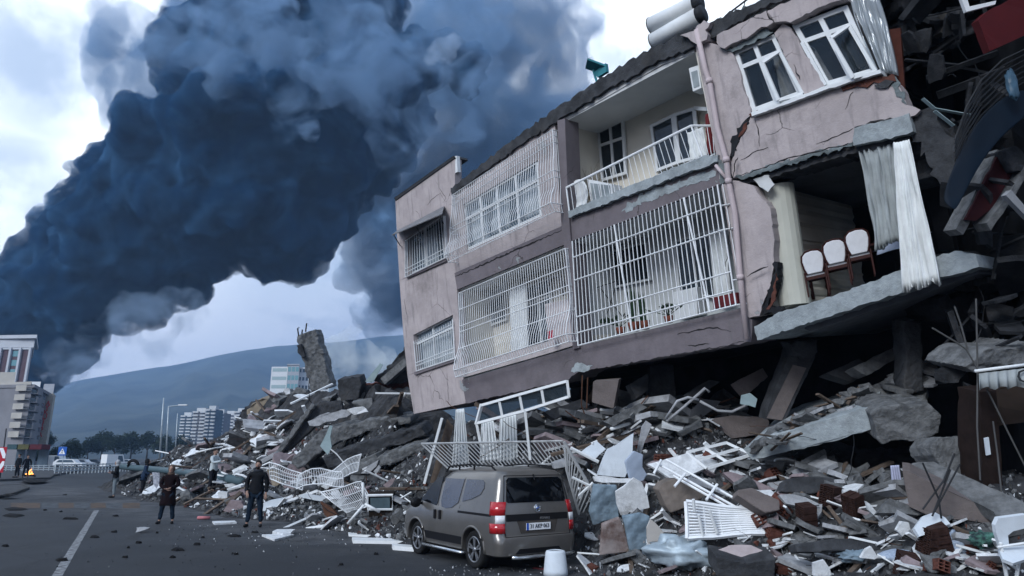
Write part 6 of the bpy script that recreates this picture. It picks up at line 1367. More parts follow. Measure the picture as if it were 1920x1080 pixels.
hero('white_sheet', 'white rag at the foot of the leaning pillar', 'sheet', [(588, 734), (602, 729), (612, 738), (600, 744)], mwhite, th=.06, Z=32.2, gy=-.3, amp=.05)
hero('teal_sheet', 'pale teal kite shaped sheet hanging over the crushed slabs', 'sheet', [(600, 836), (611, 815), (618, 798), (623, 800), (619, 820), (622, 838), (614, 853)], mtealp, th=.05, Z=21.6, gy=0, amp=.01)
bars('cable', 'thin pale cable trailing from the teal sheet', 'cable', [[(620, 842), (632, 852), (645, 868), (655, 880)]], .02, mpvc, Z=21.5)
bars('fallen_pole', 'long grey green pole fallen across the street heap behind the people', 'fallen pole', [[(222, 874, 40-29.5), (250, 877, 39.5-29.5), (300, 881, sz(300, 881)-29.9), (350, 886, sz(350, 886)-29.9), (400, 893, sz(400, 893)-29.9), (455, 902, sz(455, 902)-29.9)]], .17, mat('pole_teal', (.07, .11, .13), rough=.5, scale=1, var=.2), Z=29.5, seg=14)
t = thing('tyre', 'old dark tyre lying at the left end of the heap', 'tyre', px(250, 868, 40)); mb = MB(); c = px(250, 872, 39.5); mb.tube([c+Vector((math.cos(a)*.28, -.1*math.sin(a), math.sin(a)*.26)) for a in [k*math.pi/10 for k in range(21)]], .09, 8); mb.build('tread', MATS['tyre_rubber'], t)
hero('striped_cloth', 'white striped cloth hanging from the fallen pole beside the woman', 'cloth', [(285, 886), (299, 887), (298, 906), (293, 916), (288, 908)], mat('striped', (.50, .52, .58), col2=(.2, .22, .28), scale=14), th=.03, Z=28.5, gy=0, amp=.01)
def grid(name, label, cat, q, nu, nv, rad, m, Z, gx=0, gy=-.2, wav=0, seed=0, edge=1.8, parent=None):
    """welded grid of rods between px corners TL TR BR BL"""
    cx = sum(p[0] for p in q)/4; cy = sum(p[1] for p in q)/4; a = [px(x, y, Z+gx*(x-cx)/100+gy*(y-cy)/100) for x, y in q]; mb = MB()
    def P(s, t): p = a[3].lerp(a[2], s).lerp(a[0].lerp(a[1], s), t); return p+Vector((noise.noise(p*1.3+Vector((seed, 0, 0))), noise.noise(p*1.3+Vector((0, seed, 0))), noise.noise(p*1.3+Vector((0, 0, seed)))))*wav
    K = 6 if wav else 1
    for i in range(nu+1): mb.tube([P(i/nu, k/K) for k in range(K+1)], rad*(edge if i in (0, nu) else 1), 4, cap=False)
    for j in range(nv+1): mb.tube([P(k/K, j/nv) for k in range(K+1)], rad*(edge if j in (0, nv) else 1.2), 4, cap=False)
    o = mb.build(name, m, parent, loc=None if parent else centre(a)); 
    if not parent: tag(o, label, cat)
    return o
grid('crushed_grille', 'white window grille folded in the heap behind the man, left part', 'grille', [(500, 870), (575, 885), (560, 925), (505, 905)], 16, 4, .010, mbars, 20.3, wav=.22, seed=3)
grid('crushed_grille', 'crumpled balcony grille rising to a point in the middle of the heap', 'grille', [(600, 895), (684, 848), (672, 885), (596, 915)], 28, 2, .009, mbars, 19.8, wav=.15, seed=5)
grid('crushed_grille', 'fallen grille fanning out below the pointed one', 'grille', [(605, 925), (680, 905), (690, 955), (650, 965)], 20, 3, .009, mbars, 18.8, wav=.2, seed=8)
grid('crushed_grille', 'bent grille lying left of the metal cabinet', 'grille', [(560, 890), (640, 880), (650, 905), (570, 925)], 22, 2, .009, mbars, 19.6, wav=.25, seed=11)
for i, (pts, m, th, lb, cat) in enumerate([
    ([(530, 912), (545, 900), (570, 897), (580, 905), (578, 925), (545, 928)], mpinkr, .25, 'rounded pink plastered slab in the heap behind the man', 'slab'),
    ([(418, 958), (432, 938), (452, 940), (458, 952), (440, 962)], mpinkr, .2, 'dark pink slab just left of the man', 'slab'),
    ([(420, 908), (460, 906), (456, 913), (424, 914)], mwhite, .06, 'flat white board behind the man at shoulder height', 'board'),
    ([(428, 925), (458, 917), (460, 928), (434, 932)], mpinkr, .12, 'pale pink slab left of the man at waist height', 'slab'),
    ([(408, 924), (414, 921), (426, 923), (426, 933), (418, 936), (410, 933)], mwhite, .1, 'small white basin like block near the pale jacket person', 'block'),
    ([(430, 897), (440, 884), (458, 878), (462, 884), (450, 890)], mwhite, .05, 'white crumpled sheet on the fallen pole', 'sheet'),
    ([(602, 912), (618, 895), (640, 893), (632, 906), (612, 918)], mwhite, .08, 'bright white board in the middle of the heap', 'board'),
    ([(676, 888), (688, 876), (710, 862), (706, 874), (692, 888)], mwhite2, .07, 'pale slanted board below the crushed slabs', 'board'),
    ([(700, 884), (710, 872), (714, 876), (706, 888)], mwhite2, .06, 'short pale stick beside the slanted board', 'board'),
    ([(596, 905), (605, 890), (622, 892), (618, 908)], mpinkr, .12, 'pink slab fragment left of the bright white board', 'slab'),
    ([(718, 910), (730, 900), (738, 896), (745, 902), (757, 906), (742, 912), (724, 914)], mpinkr, .08, 'flat pale pink star shaped fragment below the dark hollow', 'slab'),
    ([(560, 928), (595, 918), (597, 922), (562, 932)], mpvc, .06, 'white bar lying across the heap centre', 'bar'),
    ([(558, 930), (575, 926), (600, 930), (630, 942), (626, 946), (590, 938)], mfridge, .08, 'bluish white pipe casing lying aslant in the heap', 'casing'),
    ([(626, 945), (640, 933), (651, 935), (636, 950)], mwhite, .09, 'white rectangular tile leaning left of the cabinet', 'tile'),
    ([(484, 948), (500, 940), (530, 935), (534, 944), (505, 955), (486, 962)], mfridge, .35, 'pale enamel appliance lying right of the man', 'appliance'),
    ([(600, 940), (624, 955), (640, 975), (628, 985), (608, 965)], mrust, .15, 'rusty brown board stuck in the heap foot', 'board'),
    ([(500, 880), (520, 884), (528, 905), (512, 915)], mtan, .2, 'yellowish slab standing behind the man', 'slab')]):
    hero('fallen_'+cat, lb, cat, pts, m, th=th, gy=-.3, dz=-.35, amp=.012)
t = thing('metal_cabinet', 'white framed glass fronted metal cabinet standing crooked in the heap', 'cabinet', on(712, 965)); Zc = sz(712, 955)-.3
hero('body', None, None, [(690, 930), (735, 929), (735, 972), (692, 970)], mat('charred_wood', (.02, .015, .012)), th=.4, Z=Zc, gy=0, parent=t)
hero('glass_door', None, None, [(694, 934), (731, 933), (731, 953), (695, 953)], mat('dull_glass', (.09, .13, .15), rough=.1), th=.02, Z=Zc-.04, gy=0, parent=t)
bars('frame', None, None, [[(689, 929), (736, 928), (736, 955), (690, 955), (689, 929)]], .035, mpvc, Z=Zc-.03, parent=t)
bars('pipe', 'white pipe propped in an upside down V left of the cabinet', 'pipe', [[(652, 982), (684, 945)], [(684, 945), (712, 960)], [(680, 905), (682, 945)]], .035, mpvc, Z=Zc-.5, seg=8)
bars('pipe', 'long thin white pipe along the foot of the heap', 'pipe', [[(574, 992), (640, 982), (687, 979)]], .05, mpvc, Z=18.8, seg=8)
# --- road boards
def onroad(name, label, cat, pts, m, th=.03):
    P = [gp(x, y, th) for x, y in pts]; mb = MB(); mb.hexa([p-Vector((0, 0, th-.003)) for p in P], P); tag(mb.build(name, m, None, loc=P[0]), label, cat)
onroad('flat_board', 'left white foam board lying on the road below the man', 'board', [(491, 1002), (530, 1001), (552, 1002), (515, 1011)], mwhite, .05)
onroad('flat_board', 'right white foam board overlapping the first on the road', 'board', [(511, 996), (520, 992), (552, 992), (545, 999), (530, 1000)], mwhite, .09)
onroad('flat_board', 'narrow white board on the road left of the man', 'board', [(398, 977), (440, 976), (444, 979), (402, 981)], mwhite, .05)
onroad('flat_board', 'longest white board on the road beside the van front wheel', 'board', [(660, 1007), (770, 1010), (772, 1015), (662, 1013)], mpvc, .07)
onroad('flat_board', 'thin white board behind the longest one by the van', 'board', [(653, 998), (705, 1001), (704, 1004), (654, 1002)], mpvc, .05)
onroad('flat_board', 'crooked white board reaching under the van nose', 'board', [(735, 1019), (776, 1022), (776, 1026), (737, 1023)], mpvc, .09)
mscrap = mat('dark_scrap', (.008, .008, .009), rough=.9)
r = random.Random(77)
for i, (x, y, w_) in enumerate([(28, 955, 26), (26, 967, 24), (131, 973, 20), (84, 957, 5), (113, 1015, 0), (10, 1025, 8), (177, 1008, 10), (217, 968, 7), (215, 998, 8), (114, 960, 5), (260, 1019, 7), (235, 1046, 7), (335, 1032, 18), (369, 1022, 9), (323, 1046, 8), (440, 1006, 15), (115, 1051, 16), (295, 1000, 4), (478, 999, 8), (380, 1009, 4), (240, 1028, 4), (440, 1040, 7), (60, 905, 30), (15, 935, 18), (120, 935, 6), (705, 1040, 7), (640, 1060, 6)]):
    if w_ < 2: continue
    P = [gp(x+math.cos(a)*w_*r.uniform(.6, 1.1), y+math.sin(a)*w_*.14*r.uniform(.5, 1.2), .0) for a in [k*2*math.pi/9 for k in range(9)]]; z0 = .165 if y in (905, 935) else .003
    mb = MB(); mb.hexa([p+Vector((0, 0, z0)) for p in P], [p.lerp(centre(P), .3)+Vector((0, 0, z0+r.uniform(.02, .05))) for p in P]); tag(mb.build('dark_scrap', mscrap, None, loc=P[0]), 'dark flattened scrap lying on the road surface', 'scrap', 'dark scraps on the road')
q = gp(268, 998); mb = MB(); mb.add(*hull(random.Random(4), .16, .12, .07, 12)); mb.v = [tuple(Vector(v)+q+Vector((0, 0, .06))) for v in mb.v]; tag(mb.build('crumpled_bag', mwhite2, None, loc=q), 'crumpled pale bag alone in the middle of the road', 'bag')
q = gp(376, 974); mb = MB(); mb.tube([q+Vector((-.1, 0, .05)), q+Vector((.28, .02, .05))], .05, 8); tag(mb.build('bottle', mat('pink_plastic', (.5, .2, .22)), None, loc=q), 'small pink and white bottle lying on the road near the woman', 'bottle')
# --- around the van
bars('white_board', 'tall white door jamb leaning behind the van front', 'door jamb', [[(829, 784, .1), (796, 906, -.1)]], .09, mpvc, Z=17.0, flat=.06)
hero('brown_board', 'brown board leaning right of the white door jamb', 'board', [(838, 786), (850, 800), (835, 860), (815, 905), (806, 905)], mbrown, th=.06, Z=17.3, gy=0)
t = thing('fallen_window_frame', 'long bent white window frame hanging from under the grey band above the van', 'window frame', px(980, 800, 15.9))
q4 = [(901, 760), (1063, 714), (1067, 744), (893, 794)]; Zf = 15.9
def fz(x, y): return px(x, y, Zf-.55*(x-980)/100)
def fbar(a, b, w_=.07): mb.bar(fz(*a), fz(*b), w_, .06)
mb = MB(); fbar((903, 760), (1063, 715)); fbar((1063, 713), (1067, 745)); fbar((1067, 744), (985, 770)); fbar((985, 770), (893, 794)); fbar((903, 758), (893, 796)); 
for a, b in (((936, 752), (942, 782)), ((974, 740), (980, 772)), ((1015, 728), (1020, 758)), ): fbar(a, b, .06)
fbar((893, 792), (905, 852)); fbar((905, 800), (914, 850), .05); fbar((984, 768), (994, 862), .09); mb.build('frame', mpvc, t)
mb = MB(); P4 = [fz(905, 763), fz(1061, 718), fz(1064, 742), fz(896, 791)]; nn = (P4[1]-P4[0]).cross(P4[3]-P4[0]).normalized(); nn = nn if nn.dot(C0-P4[0]) < 0 else -nn; mb.hexa([p+nn*.02 for p in P4], [p+nn*.03 for p in P4]); mb.build('pane', mglass, t)
def zdrape(q, Z, folds, amp, m, label, seed, gxz=-.55, rag=.05):
    P4 = [px(x, y, Z+gxz*(x-980)/100) for x, y in q]; N = folds*6; vs = []; nz = 16
    for j in range(nz+1):
        t_ = j/nz
        for i in range(N+1):
            s = i/N; p = P4[0].lerp(P4[1], s).lerp(P4[3].lerp(P4[2], s), t_); vs.append(p+Vector((0, -1, 0))*(math.sin(s*folds*2*math.pi+seed)*amp*(.4+t_)+noise.noise(p*2.5)*amp*.7)-Vector((0, 0, rag*noise.noise(Vector((s*7, seed, 0))) if j == nz else 0)))
    mb = MB(); mb.add(vs, [(j*(N+1)+i, (j+1)*(N+1)+i, (j+1)*(N+1)+i+1, j*(N+1)+i+1) for j in range(nz) for i in range(N)], True); tag(mb.build('curtain', m, None, solid=.012, loc=centre(vs)), label, 'curtain')
zdrape([(855, 768), (870, 766), (880, 872), (848, 874)], 17.2, 5, .05, msheer, 'leftmost white curtain hanging behind the van roof', 1)
zdrape([(903, 790), (925, 786), (936, 866), (900, 868)], 17.0, 5, .06, msheer, 'middle white curtain hanging behind the van roof', 2)
zdrape([(938, 780), (968, 776), (972, 868), (934, 866)], 16.9, 6, .05, msheer, 'right cream curtain hanging behind the van roof', 3)
def railq(name, label, q, n, Z, gx, gy, rails, rad=.014):
    cx = sum(p[0] for p in q)/4; cy = sum(p[1] for p in q)/4; a = [px(x, y, Z+gx*(x-cx)/100+gy*(y-cy)/100) for x, y in q]; mb = MB()
    P = lambda s, t: a[3].lerp(a[2], s).lerp(a[0].lerp(a[1], s), t)
    for i in range(n+1): mb.tube([P(i/n, 0), P(i/n, 1)], rad*(1.7 if i in (0, n) else 1), 5, cap=False)
    for t_ in rails: mb.tube([P(0, t_), P(1, t_)], rad*1.9, 5)
    tag(mb.build(name, mat('greyed_bars', (.42, .43, .44), rough=.5, var=.3, scale=5, dirt=.3), None, loc=centre(a)), label, 'railing')
railq('fallen_railing', 'long balcony railing fallen flat behind the van roof', [(790, 832), (1055, 827), (1082, 868), (842, 880)], 34, 16.0, -.3, -.1, (0, 1))
railq('fallen_railing', 'railing bent down steeply at the right of the van', [(1058, 828), (1128, 950), (1096, 1000), (1062, 880)], 13, 13.9, 0, .0, (0, .95, 1))
bars('white_pipe', 'short white pipe lying against the bent railing', 'pipe', [[(1073, 895), (1108, 912)], [(1085, 930), (1112, 905)]], .03, mpvc, Z=13.5)
# waste bin at the van's rear corner
t = thing('waste_bin', 'upturned white plastic bin standing behind the van bumper', 'bin', gp(1042, 1078)); b = gp(1042, 1078); Zb = (b-C0).dot(Vector((0, CP, SP)))
mb = MB(); SG = 20; prof = [(.20, 0), (.192, .07), (.16, .35), (.148, .375), (.10, .385)]; vs = [b+Vector((math.cos(2*math.pi*k/SG)*r_, math.sin(2*math.pi*k/SG)*r_*.8, z)) for r_, z in prof for k in range(SG)]
mb.add(vs, [(j*SG+k, j*SG+(k+1) % SG, (j+1)*SG+(k+1) % SG, (j+1)*SG+k) for j in range(len(prof)-1) for k in range(SG)], True); mb.build('shell', mfridge, t, solid=.015)
mb = MB(); mb.tube([b+Vector((0, 0, .30)), b+Vector((0, 0, .35))], .10, 12); mb.build('inner_base', mdark, t)
# --- right heap
HR = [
 ('cabinet', 'cabinet', 'bent white wardrobe carcass standing right of the van railing', [(1142, 840), (1160, 832), (1188, 812), (1186, 845), (1176, 885), (1172, 895), (1122, 890), (1132, 860)], mfridge, .3, 0, -.3, -.9),
 ('wardrobe_board', 'board', 'bluish side panel folded right of the wardrobe carcass', [(1189, 845), (1206, 852), (1205, 875), (1214, 890), (1200, 912), (1180, 896), (1172, 865)], mat('bluish_panel', (.36, .42, .52), rough=.5, var=.15), .06, .3, -.2, -.8),
 ('plaster_board', 'board', 'ragged white plaster board leaning in front of the wardrobe', [(1154, 922), (1170, 912), (1188, 896), (1204, 905), (1214, 930), (1218, 952), (1200, 956), (1194, 964), (1180, 960), (1172, 970), (1163, 965), (1156, 945)], mwhite, .05, 0, 0, -.9),
 ('foam_board', 'board', 'white board with yellow underside above the ragged plaster board', [(1112, 893), (1130, 892), (1160, 897), (1186, 897), (1176, 905), (1130, 905), (1116, 902)], mwhite, .12, 0, -.4, -.9),
 ('steel_sheet', 'metal sheet', 'blue grey crumpled sheet right behind the van lamp', [(1112, 908), (1156, 910), (1162, 945), (1160, 970), (1112, 985), (1104, 960)], mblusheet, .1, 0, -.1, -.7),
 ('appliance_sheet', 'metal sheet', 'rusty stained appliance door standing below the blue grey sheet', [(1128, 985), (1162, 972), (1176, 1010), (1180, 1035), (1124, 1042)], mat('stained_door', (.30, .26, .25), col2=(.10, .06, .05), scale=3, rough=.5), .12, 0, 0, -.7),
 ('steel_sheet', 'metal sheet', 'blue grey bent sheet below the ragged plaster board', [(1166, 968), (1200, 962), (1218, 968), (1222, 1000), (1214, 1030), (1182, 1038), (1174, 1000)], mblusheet, .1, 0, -.1, -.7),
 ('plaster_board', 'board', 'cream plaster shard standing left of the silver blanket', [(1213, 990), (1220, 974), (1230, 982), (1244, 998), (1240, 1018), (1228, 1026), (1214, 1018)], mat('cream_shard', (.48, .45, .42), var=.1), .05, 0, 0, -.7),
 ('armchair', 'armchair', 'grey brown upturned armchair in the middle of the right heap', [(1234, 918), (1244, 905), (1262, 898), (1290, 897), (1318, 902), (1326, 930), (1300, 945), (1258, 962), (1248, 950)], msofa, .5, 0, -.2, -1.0),
 ('door_board', 'board', 'bright white door panel lying under the fallen window sash', [(1214, 870), (1288, 850), (1326, 876), (1300, 888), (1262, 900)], mwhite, .05, 0, -.9, -.9),
 ('plaster_slab', 'slab', 'pink top slab sliding right of the fallen window sash', [(1355, 886), (1368, 884), (1410, 898), (1456, 918), (1430, 920), (1380, 908)], mpinkr, .1, 0, -.5, -.8),
 ('duct', 'duct', 'boxy grey pink duct lying at the right of the long ladder', [(1384, 918), (1410, 914), (1462, 938), (1463, 956), (1436, 962), (1382, 928)], mbrowng, .3, 0, -.4, -.7),
 ('beam', 'beam', 'dark concrete beam lying right of the duct', [(1474, 898), (1520, 893), (1566, 895), (1568, 920), (1520, 926), (1464, 922)], mconcd, .35, 0, -.4, -.5),
 ('beam', 'beam', 'long dark beam low in the right foreground', [(1490, 1020), (1560, 1010), (1692, 1004), (1704, 1018), (1690, 1030), (1560, 1034), (1495, 1036)], mconcd, .3, 0, -.3, -.5),
 ('concrete_slab', 'slab', 'grey triangular slab left of the lilac cloth', [(1645, 962), (1668, 934), (1700, 945), (1734, 962), (1720, 966), (1690, 962)], mcon2, .12, 0, -.4, -.4),
 ('white_slab', 'slab', 'pale bluish broken slab propped on hollow bricks at the right', [(1714, 990), (1730, 968), (1752, 960), (1772, 970), (1782, 982), (1760, 990), (1724, 1006)], mfridge, .06, 0, -.4, -.5),
 ('white_shard', 'shard', 'white pointed shard standing in the right heap', [(1624, 940), (1630, 944), (1655, 972), (1662, 982), (1652, 978), (1628, 956)], mwhite, .04, 0, -.1, -.5),
 ('white_shard', 'shard', 'small white five sided shard right of the pointed one', [(1681, 994), (1690, 978), (1704, 980), (1707, 992), (1692, 1006)], mwhite, .04, 0, -.1, -.5),
 ('white_shard', 'shard', 'bell shaped white shard at the bottom of the right heap', [(1614, 1046), (1624, 1030), (1634, 1025), (1646, 1045), (1640, 1049)], mwhite, .04, 0, -.1, -.5),
 ('white_shard', 'shard', 'tall white shard at the lower frame edge left of the bell shaped one', [(1525, 1056), (1545, 1050), (1556, 1066), (1560, 1082), (1526, 1080)], mwhite, .05, 0, -.1, -.5),
 ('plaster_slab', 'slab', 'pale slab with red stains on the right heap', [(1460, 928), (1480, 926), (1510, 932), (1538, 946), (1500, 950), (1474, 944)], mwhite2, .06, 0, -.5, -.5),
 ('concrete_block', 'concrete block', 'dark concrete block with pale pink top in the foreground', [(1344, 1045), (1400, 1056), (1456, 1046), (1452, 1082), (1346, 1082)], mconcd, .5, 0, 0, -.5),
 ('plaster_slab', 'slab', 'pale pink plaster slab lying on the dark foreground block', [(1342, 1032), (1370, 1022), (1408, 1022), (1430, 1032), (1458, 1044), (1400, 1056), (1360, 1048)], mat('pale_pink_top', (.40, .34, .34), var=.2, scale=6, dirt=.3), .05, 0, -.8, -.5),
 ('grey_board', 'board', 'long grey panel leaning up towards the inner pillar', [(1240, 822), (1262, 800), (1318, 748), (1352, 752), (1340, 765), (1256, 828)], mpanelg, .08, 0, -.3, -.9),
 ('concrete_beam', 'beam', 'short broken concrete beam resting on the grey panel', [(1334, 748), (1378, 716), (1390, 722), (1386, 738), (1360, 756), (1345, 770)], mcon2, .25, 0, -.2, -1.2),
 ('stone_block', 'block', 'reddish brown stone block on the sloping slab', [(1340, 784), (1372, 779), (1436, 782), (1442, 790), (1440, 812), (1372, 822), (1340, 800)], mbrowng, .3, 0, -.4, -.8),
 ('square_board', 'board', 'small white square panel right of the fallen railing', [(1088, 848), (1118, 826), (1136, 842), (1112, 864)], mfridge, .04, 0, -.5, -.7),
 ('white_slab', 'slab', 'leaning white slab below the grey panel', [(1196, 842), (1204, 800), (1212, 789), (1222, 796), (1208, 830), (1202, 850)], mwhite2, .1, 0, -.2, -1.0),
 ('white_slab', 'slab', 'white broken lump on the dark rubble under the building', [(1108, 790), (1120, 786), (1136, 796), (1140, 806), (1128, 808), (1112, 802)], mwhite, .12, 0, -.2, -.4),
 ('grey_slab', 'slab', 'greyish flat slab lying before the hollow at the left', [(1440, 905), (1475, 900), (1480, 918), (1452, 925)], mwhite2, .08, 0, -.5, -.4),
]
CRUMP = {'steel_sheet': .16, 'appliance_sheet': .06, 'armchair': .08, 'wardrobe_board': .05, 'duct': .03, 'concrete_block': .04}
for nm, cat, lb, pts, m, th, gx, gy, dz in HR: hero(nm, lb, cat, pts, m, th=max(th, .05), gx=gx, gy=gy, dz=dz, amp=.008, crumple=CRUMP.get(nm, .03 if nm == 'beam' else 0))
bars('white_pipe', 'white bar slanting under the small square panel', 'bar', [[(1070, 840), (1122, 866)]], .04, mpvc, Z=14.6)
# window sash on the white panel
Zs = sz(1345, 858)-.6
t = thing('window_sash', 'fallen white four light window sash on the right heap', 'window sash', px(1345, 860, Zs)); cq = [(1288, 848), (1362, 830), (1410, 852), (1326, 878)]
def sp(x, y): return px(x, y, Zs-1.1*(y-854)/100)
mb = MB(); e = [sp(*c) for c in cq]; L_ = lambda s, t_: e[0].lerp(e[1], s).lerp(e[3].lerp(e[2], s), t_)
for a, b in (((0, 0), (1, 0)), ((1, 0), (1, 1)), ((1, 1), (0, 1)), ((0, 1), (0, 0)), ((.45, 0), (.45, 1)), ((0, .5), (1, .5))): mb.bar(L_(*a), L_(*b), .07, .05)
mb.build('frame', mpvc, t)
# long ladder like balcony bars
Zl = sz(1330, 930)-.9
bars('fallen_ladder', 'long thin ladder like railing sliding across the right heap', 'railing', [[(1249, 862, .8), (1426, 962, -.3)], [(1230, 868, .8), (1400, 962, -.3)], [(1262, 892, .5), (1385, 962, -.2)], [(1285, 888, .3), (1265, 912, .1)], [(1345, 908, .1), (1324, 938, -.1)], [(1403, 945, -.2), (1388, 968, -.3)], [(1427, 958, -.3), (1412, 975, -.3)], [(1240, 862, .7), (1226, 888, .6)]], .022, mbars, Z=Zl)
# white rack
Zr = sz(1355, 975)-.7; grid('wire_rack', 'white wire rack crushed flat in the middle of the right heap', 'rack', [(1285, 945), (1416, 955), (1432, 1000), (1288, 1010)], 4, 12, .016, mbars, Zr, gy=-.3, wav=.06, seed=4, edge=2.2)
bars('rack_upright', 'bent white uprights sticking out of the crushed rack', 'rack', [[(1300, 936), (1302, 958)], [(1330, 955), (1345, 1000)], [(1310, 965), (1318, 1006)]], .025, mpvc, Z=Zr-.1)
# silver blanket
def blob(name, label, cat, c, Z, rx, ry, rz_, m, seed, fold=.35, fr=2.2, yaw_=0):
    cc = px(*c, Z); mb = MB(); N, K = 28, 18; vs = []
    for j in range(K+1):
        for i in range(N):
            a, b = 2*math.pi*i/N, math.pi*j/K; d = Vector((math.sin(b)*math.cos(a), math.sin(b)*math.sin(a), math.cos(b))); k = 1+fold*(abs(noise.noise(d*fr+Vector((seed, 0, 0))))*1.6-.4)+fold*.4*noise.noise(d*fr*3)
            vs.append(cc+Matrix.Rotation(yaw_, 3, 'Z') @ Vector((d.x*rx*k, d.y*ry*k, d.z*rz_*k)))
    mb.add(vs, [(j*N+i, j*N+(i+1) % N, (j+1)*N+(i+1) % N, (j+1)*N+i) for j in range(K) for i in range(N)]); return tag(mb.build(name, m, None, smooth=True, loc=cc), label, cat)
blob('silver_blanket', 'crumpled silver blue blanket in the right foreground', 'blanket', (1280, 1036), 10.9, .52, .3, .25, mat('silver_cloth', (.40, .48, .54), rough=.45, scale=3, var=.35, metal=.2), 3, fold=.5, fr=1.6, yaw_=-.2)
blob('pillow', 'pale blue patterned pillow in the right foreground', 'pillow', (1690, 1044), 9.3, .30, .2, .10, mat('pillow_cloth', (.36, .43, .52), col2=(.25, .3, .4), scale=30), 9, fold=.12)
blob('cloth_bundle', 'crumpled white and blue clothes near the tubular chair', 'clothes', (1790, 1020), 8.9, .22, .15, .14, mat('pillow_cloth', (.4, .4, .4)), 14, fold=.6)
blob('cloth_bundle', 'green and black rag bundle left of the tubular chair', 'rags', (1840, 1012), 8.6, .14, .12, .1, mat('green_rag', (.08, .2, .16), col2=(.02, .02, .03), scale=8), 18, fold=.6)
blob('red_cloth', 'dark red cloth in front of the white bin', 'cloth', (1012, 1076), 11.9, .28, .15, .09, MATS['dark_red_cloth'], 19, fold=.5)
blob('cloth_bundle', 'blue grey rags below the pillow', 'rags', (1600, 1042), 9.5, .2, .15, .08, mblusheet, 22, fold=.6)
zz_ = sz(1680, 905)-.6
zdrape([(1670, 873), (1686, 872), (1696, 938), (1676, 942)], zz_, 4, .04, mat('lilac_cloth', (.50, .52, .68)), 'lilac white cloth hanging from the right slab', 6, gxz=0)
# hollow brick stacks
mhb = mat('dark_brick', (.05, .026, .022), scale=7, var=.5, bump=.6)
for i, (x, y, rz) in enumerate([(1600, 946, .4), (1760, 1008, -.3), (1512, 966, .1), (1556, 930, .6), (1745, 1015, .2), (1700, 1062, -.2)]):
    Zb = sz(x, y)-.3; mb = MB(); M = Euler((.25, -.3+.1*i, rz)).to_matrix(); c = px(x, y, Zb)
    for a in range(3):
        for b in range(2):
            h = MB(); hollow(h); mb.add([c+M @ ((Vector(v)*.95+Vector((0, (b-.5)*.20, (a-1)*.18)))*.62) for v in h.v], h.f)
    tag(mb.build('brick_cluster', mhb, None, loc=c), 'mortared clump of dark red hollow bricks in the right heap', 'brick clump', 'mortared brick clumps in the right heap')
# tubular chair at the right edge
t = thing('lounge_chair', 'pale plastic chair with tubular legs at the right frame edge', 'chair', on(1895, 1060)); Zc = 7.9
hero('backrest', None, None, [(1866, 985), (1872, 972), (1925, 965), (1925, 990), (1900, 996), (1890, 1004), (1892, 1022), (1876, 1025), (1868, 1000)], mfridge, th=.06, Z=Zc, gy=0, parent=t)
hero('seat', None, None, [(1872, 1028), (1920, 1022), (1930, 1046), (1900, 1056), (1880, 1048)], mfridge, th=.04, Z=Zc-.1, gy=-.8, parent=t)
for q in ([(1876, 1018), (1888, 1085)], [(1912, 1036), (1906, 1085)]): bars('leg', None, None, [q], .02, mpvc, Z=Zc-.05, parent=t)
bars('frame', None, None, [[(1870, 1026), (1925, 1018)], [(1882, 1050), (1908, 1068)]], .016, mpvc, Z=Zc-.06, parent=t)
# ================================================================ the crushed ground floor and the ruin on the right
mb = MB(); P = [F(x, y, 0)-FN*7.0 for x, y in [(780, 764), (873, 745), (1405, 620), (1800, 500), (1800, 1500), (1405, 1400), (880, 1250), (790, 1200)]]; mb.hexa(P, [p-FN*.3 for p in P]); mb.build('back_wall', mblack, B)  # backing wall, its black standing for the dark of the hollow
def pil(name, label, cat, q, Z, th, m, amp=.02, gx=0, gy=0): return hero(name, label, cat, q, m, th=th, Z=Z, gx=gx, gy=gy, amp=amp)
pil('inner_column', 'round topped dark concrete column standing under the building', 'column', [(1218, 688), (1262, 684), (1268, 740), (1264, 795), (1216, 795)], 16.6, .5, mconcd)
t = thing('leaning_column', 'square column leaning left under the open room', 'column', px(1455, 790, 13.8))
hero('shaft', None, None, [(1484, 650), (1532, 650), (1528, 670), (1472, 790), (1436, 786), (1440, 765)], mconcd, th=.4, Z=13.8, gy=-.1, amp=.01, parent=t)
hero('plaster_face', None, None, [(1487, 684), (1512, 690), (1466, 788), (1438, 784)], mbrowng, th=.02, Z=13.76, gy=-.1, parent=t)
hero('column_head', None, None, [(1476, 642), (1534, 636), (1534, 660), (1520, 676), (1486, 668)], mconcd, th=.5, Z=13.7, gy=0, amp=.04, parent=t)
pil('inner_column', 'dark upright column right of the black hollow', 'column', [(1695, 600), (1728, 604), (1732, 735), (1698, 735)], 12.3, .4, mconcd)
pil('hanging_box', 'pinkish brown panel box hanging below the grey band', 'box', [(1112, 716), (1160, 712), (1150, 766), (1110, 754)], 15.6, .35, mbrowng, amp=0, gx=-.4)
for i, q in enumerate([[(1092, 704), (1090, 760), (1096, 776)], [(1215, 742), (1188, 774)], [(1060, 770), (1100, 800)], [(1102, 708), (1100, 766)], [(1380, 745), (1350, 755)]]):
    bars('loose_rod', 'thin bent rod hanging in the dark under the building', 'rod', [[(x, y) for x, y in q]], .015, mrust, Z=15.8)['group'] = 'loose rods under the building'
bars('bent_conduit', 'pale bent conduit curling over the grey panel', 'conduit', [[(1250, 790), (1280, 765), (1322, 728), (1330, 735)], [(1312, 752), (1345, 770), (1372, 772), (1395, 762), (1418, 748)], [(1248, 785), (1270, 752), (1290, 745), (1310, 750)]], .03, mwhite2, Z=14.3, seg=7)
hero('pale_rubble', 'pale blue broken tile beside the leaning column', 'tile', [(1392, 742), (1408, 738), (1420, 748), (1416, 764), (1404, 760), (1390, 758)], mtealp, th=.08, Z=14.0, gy=0, amp=.02)
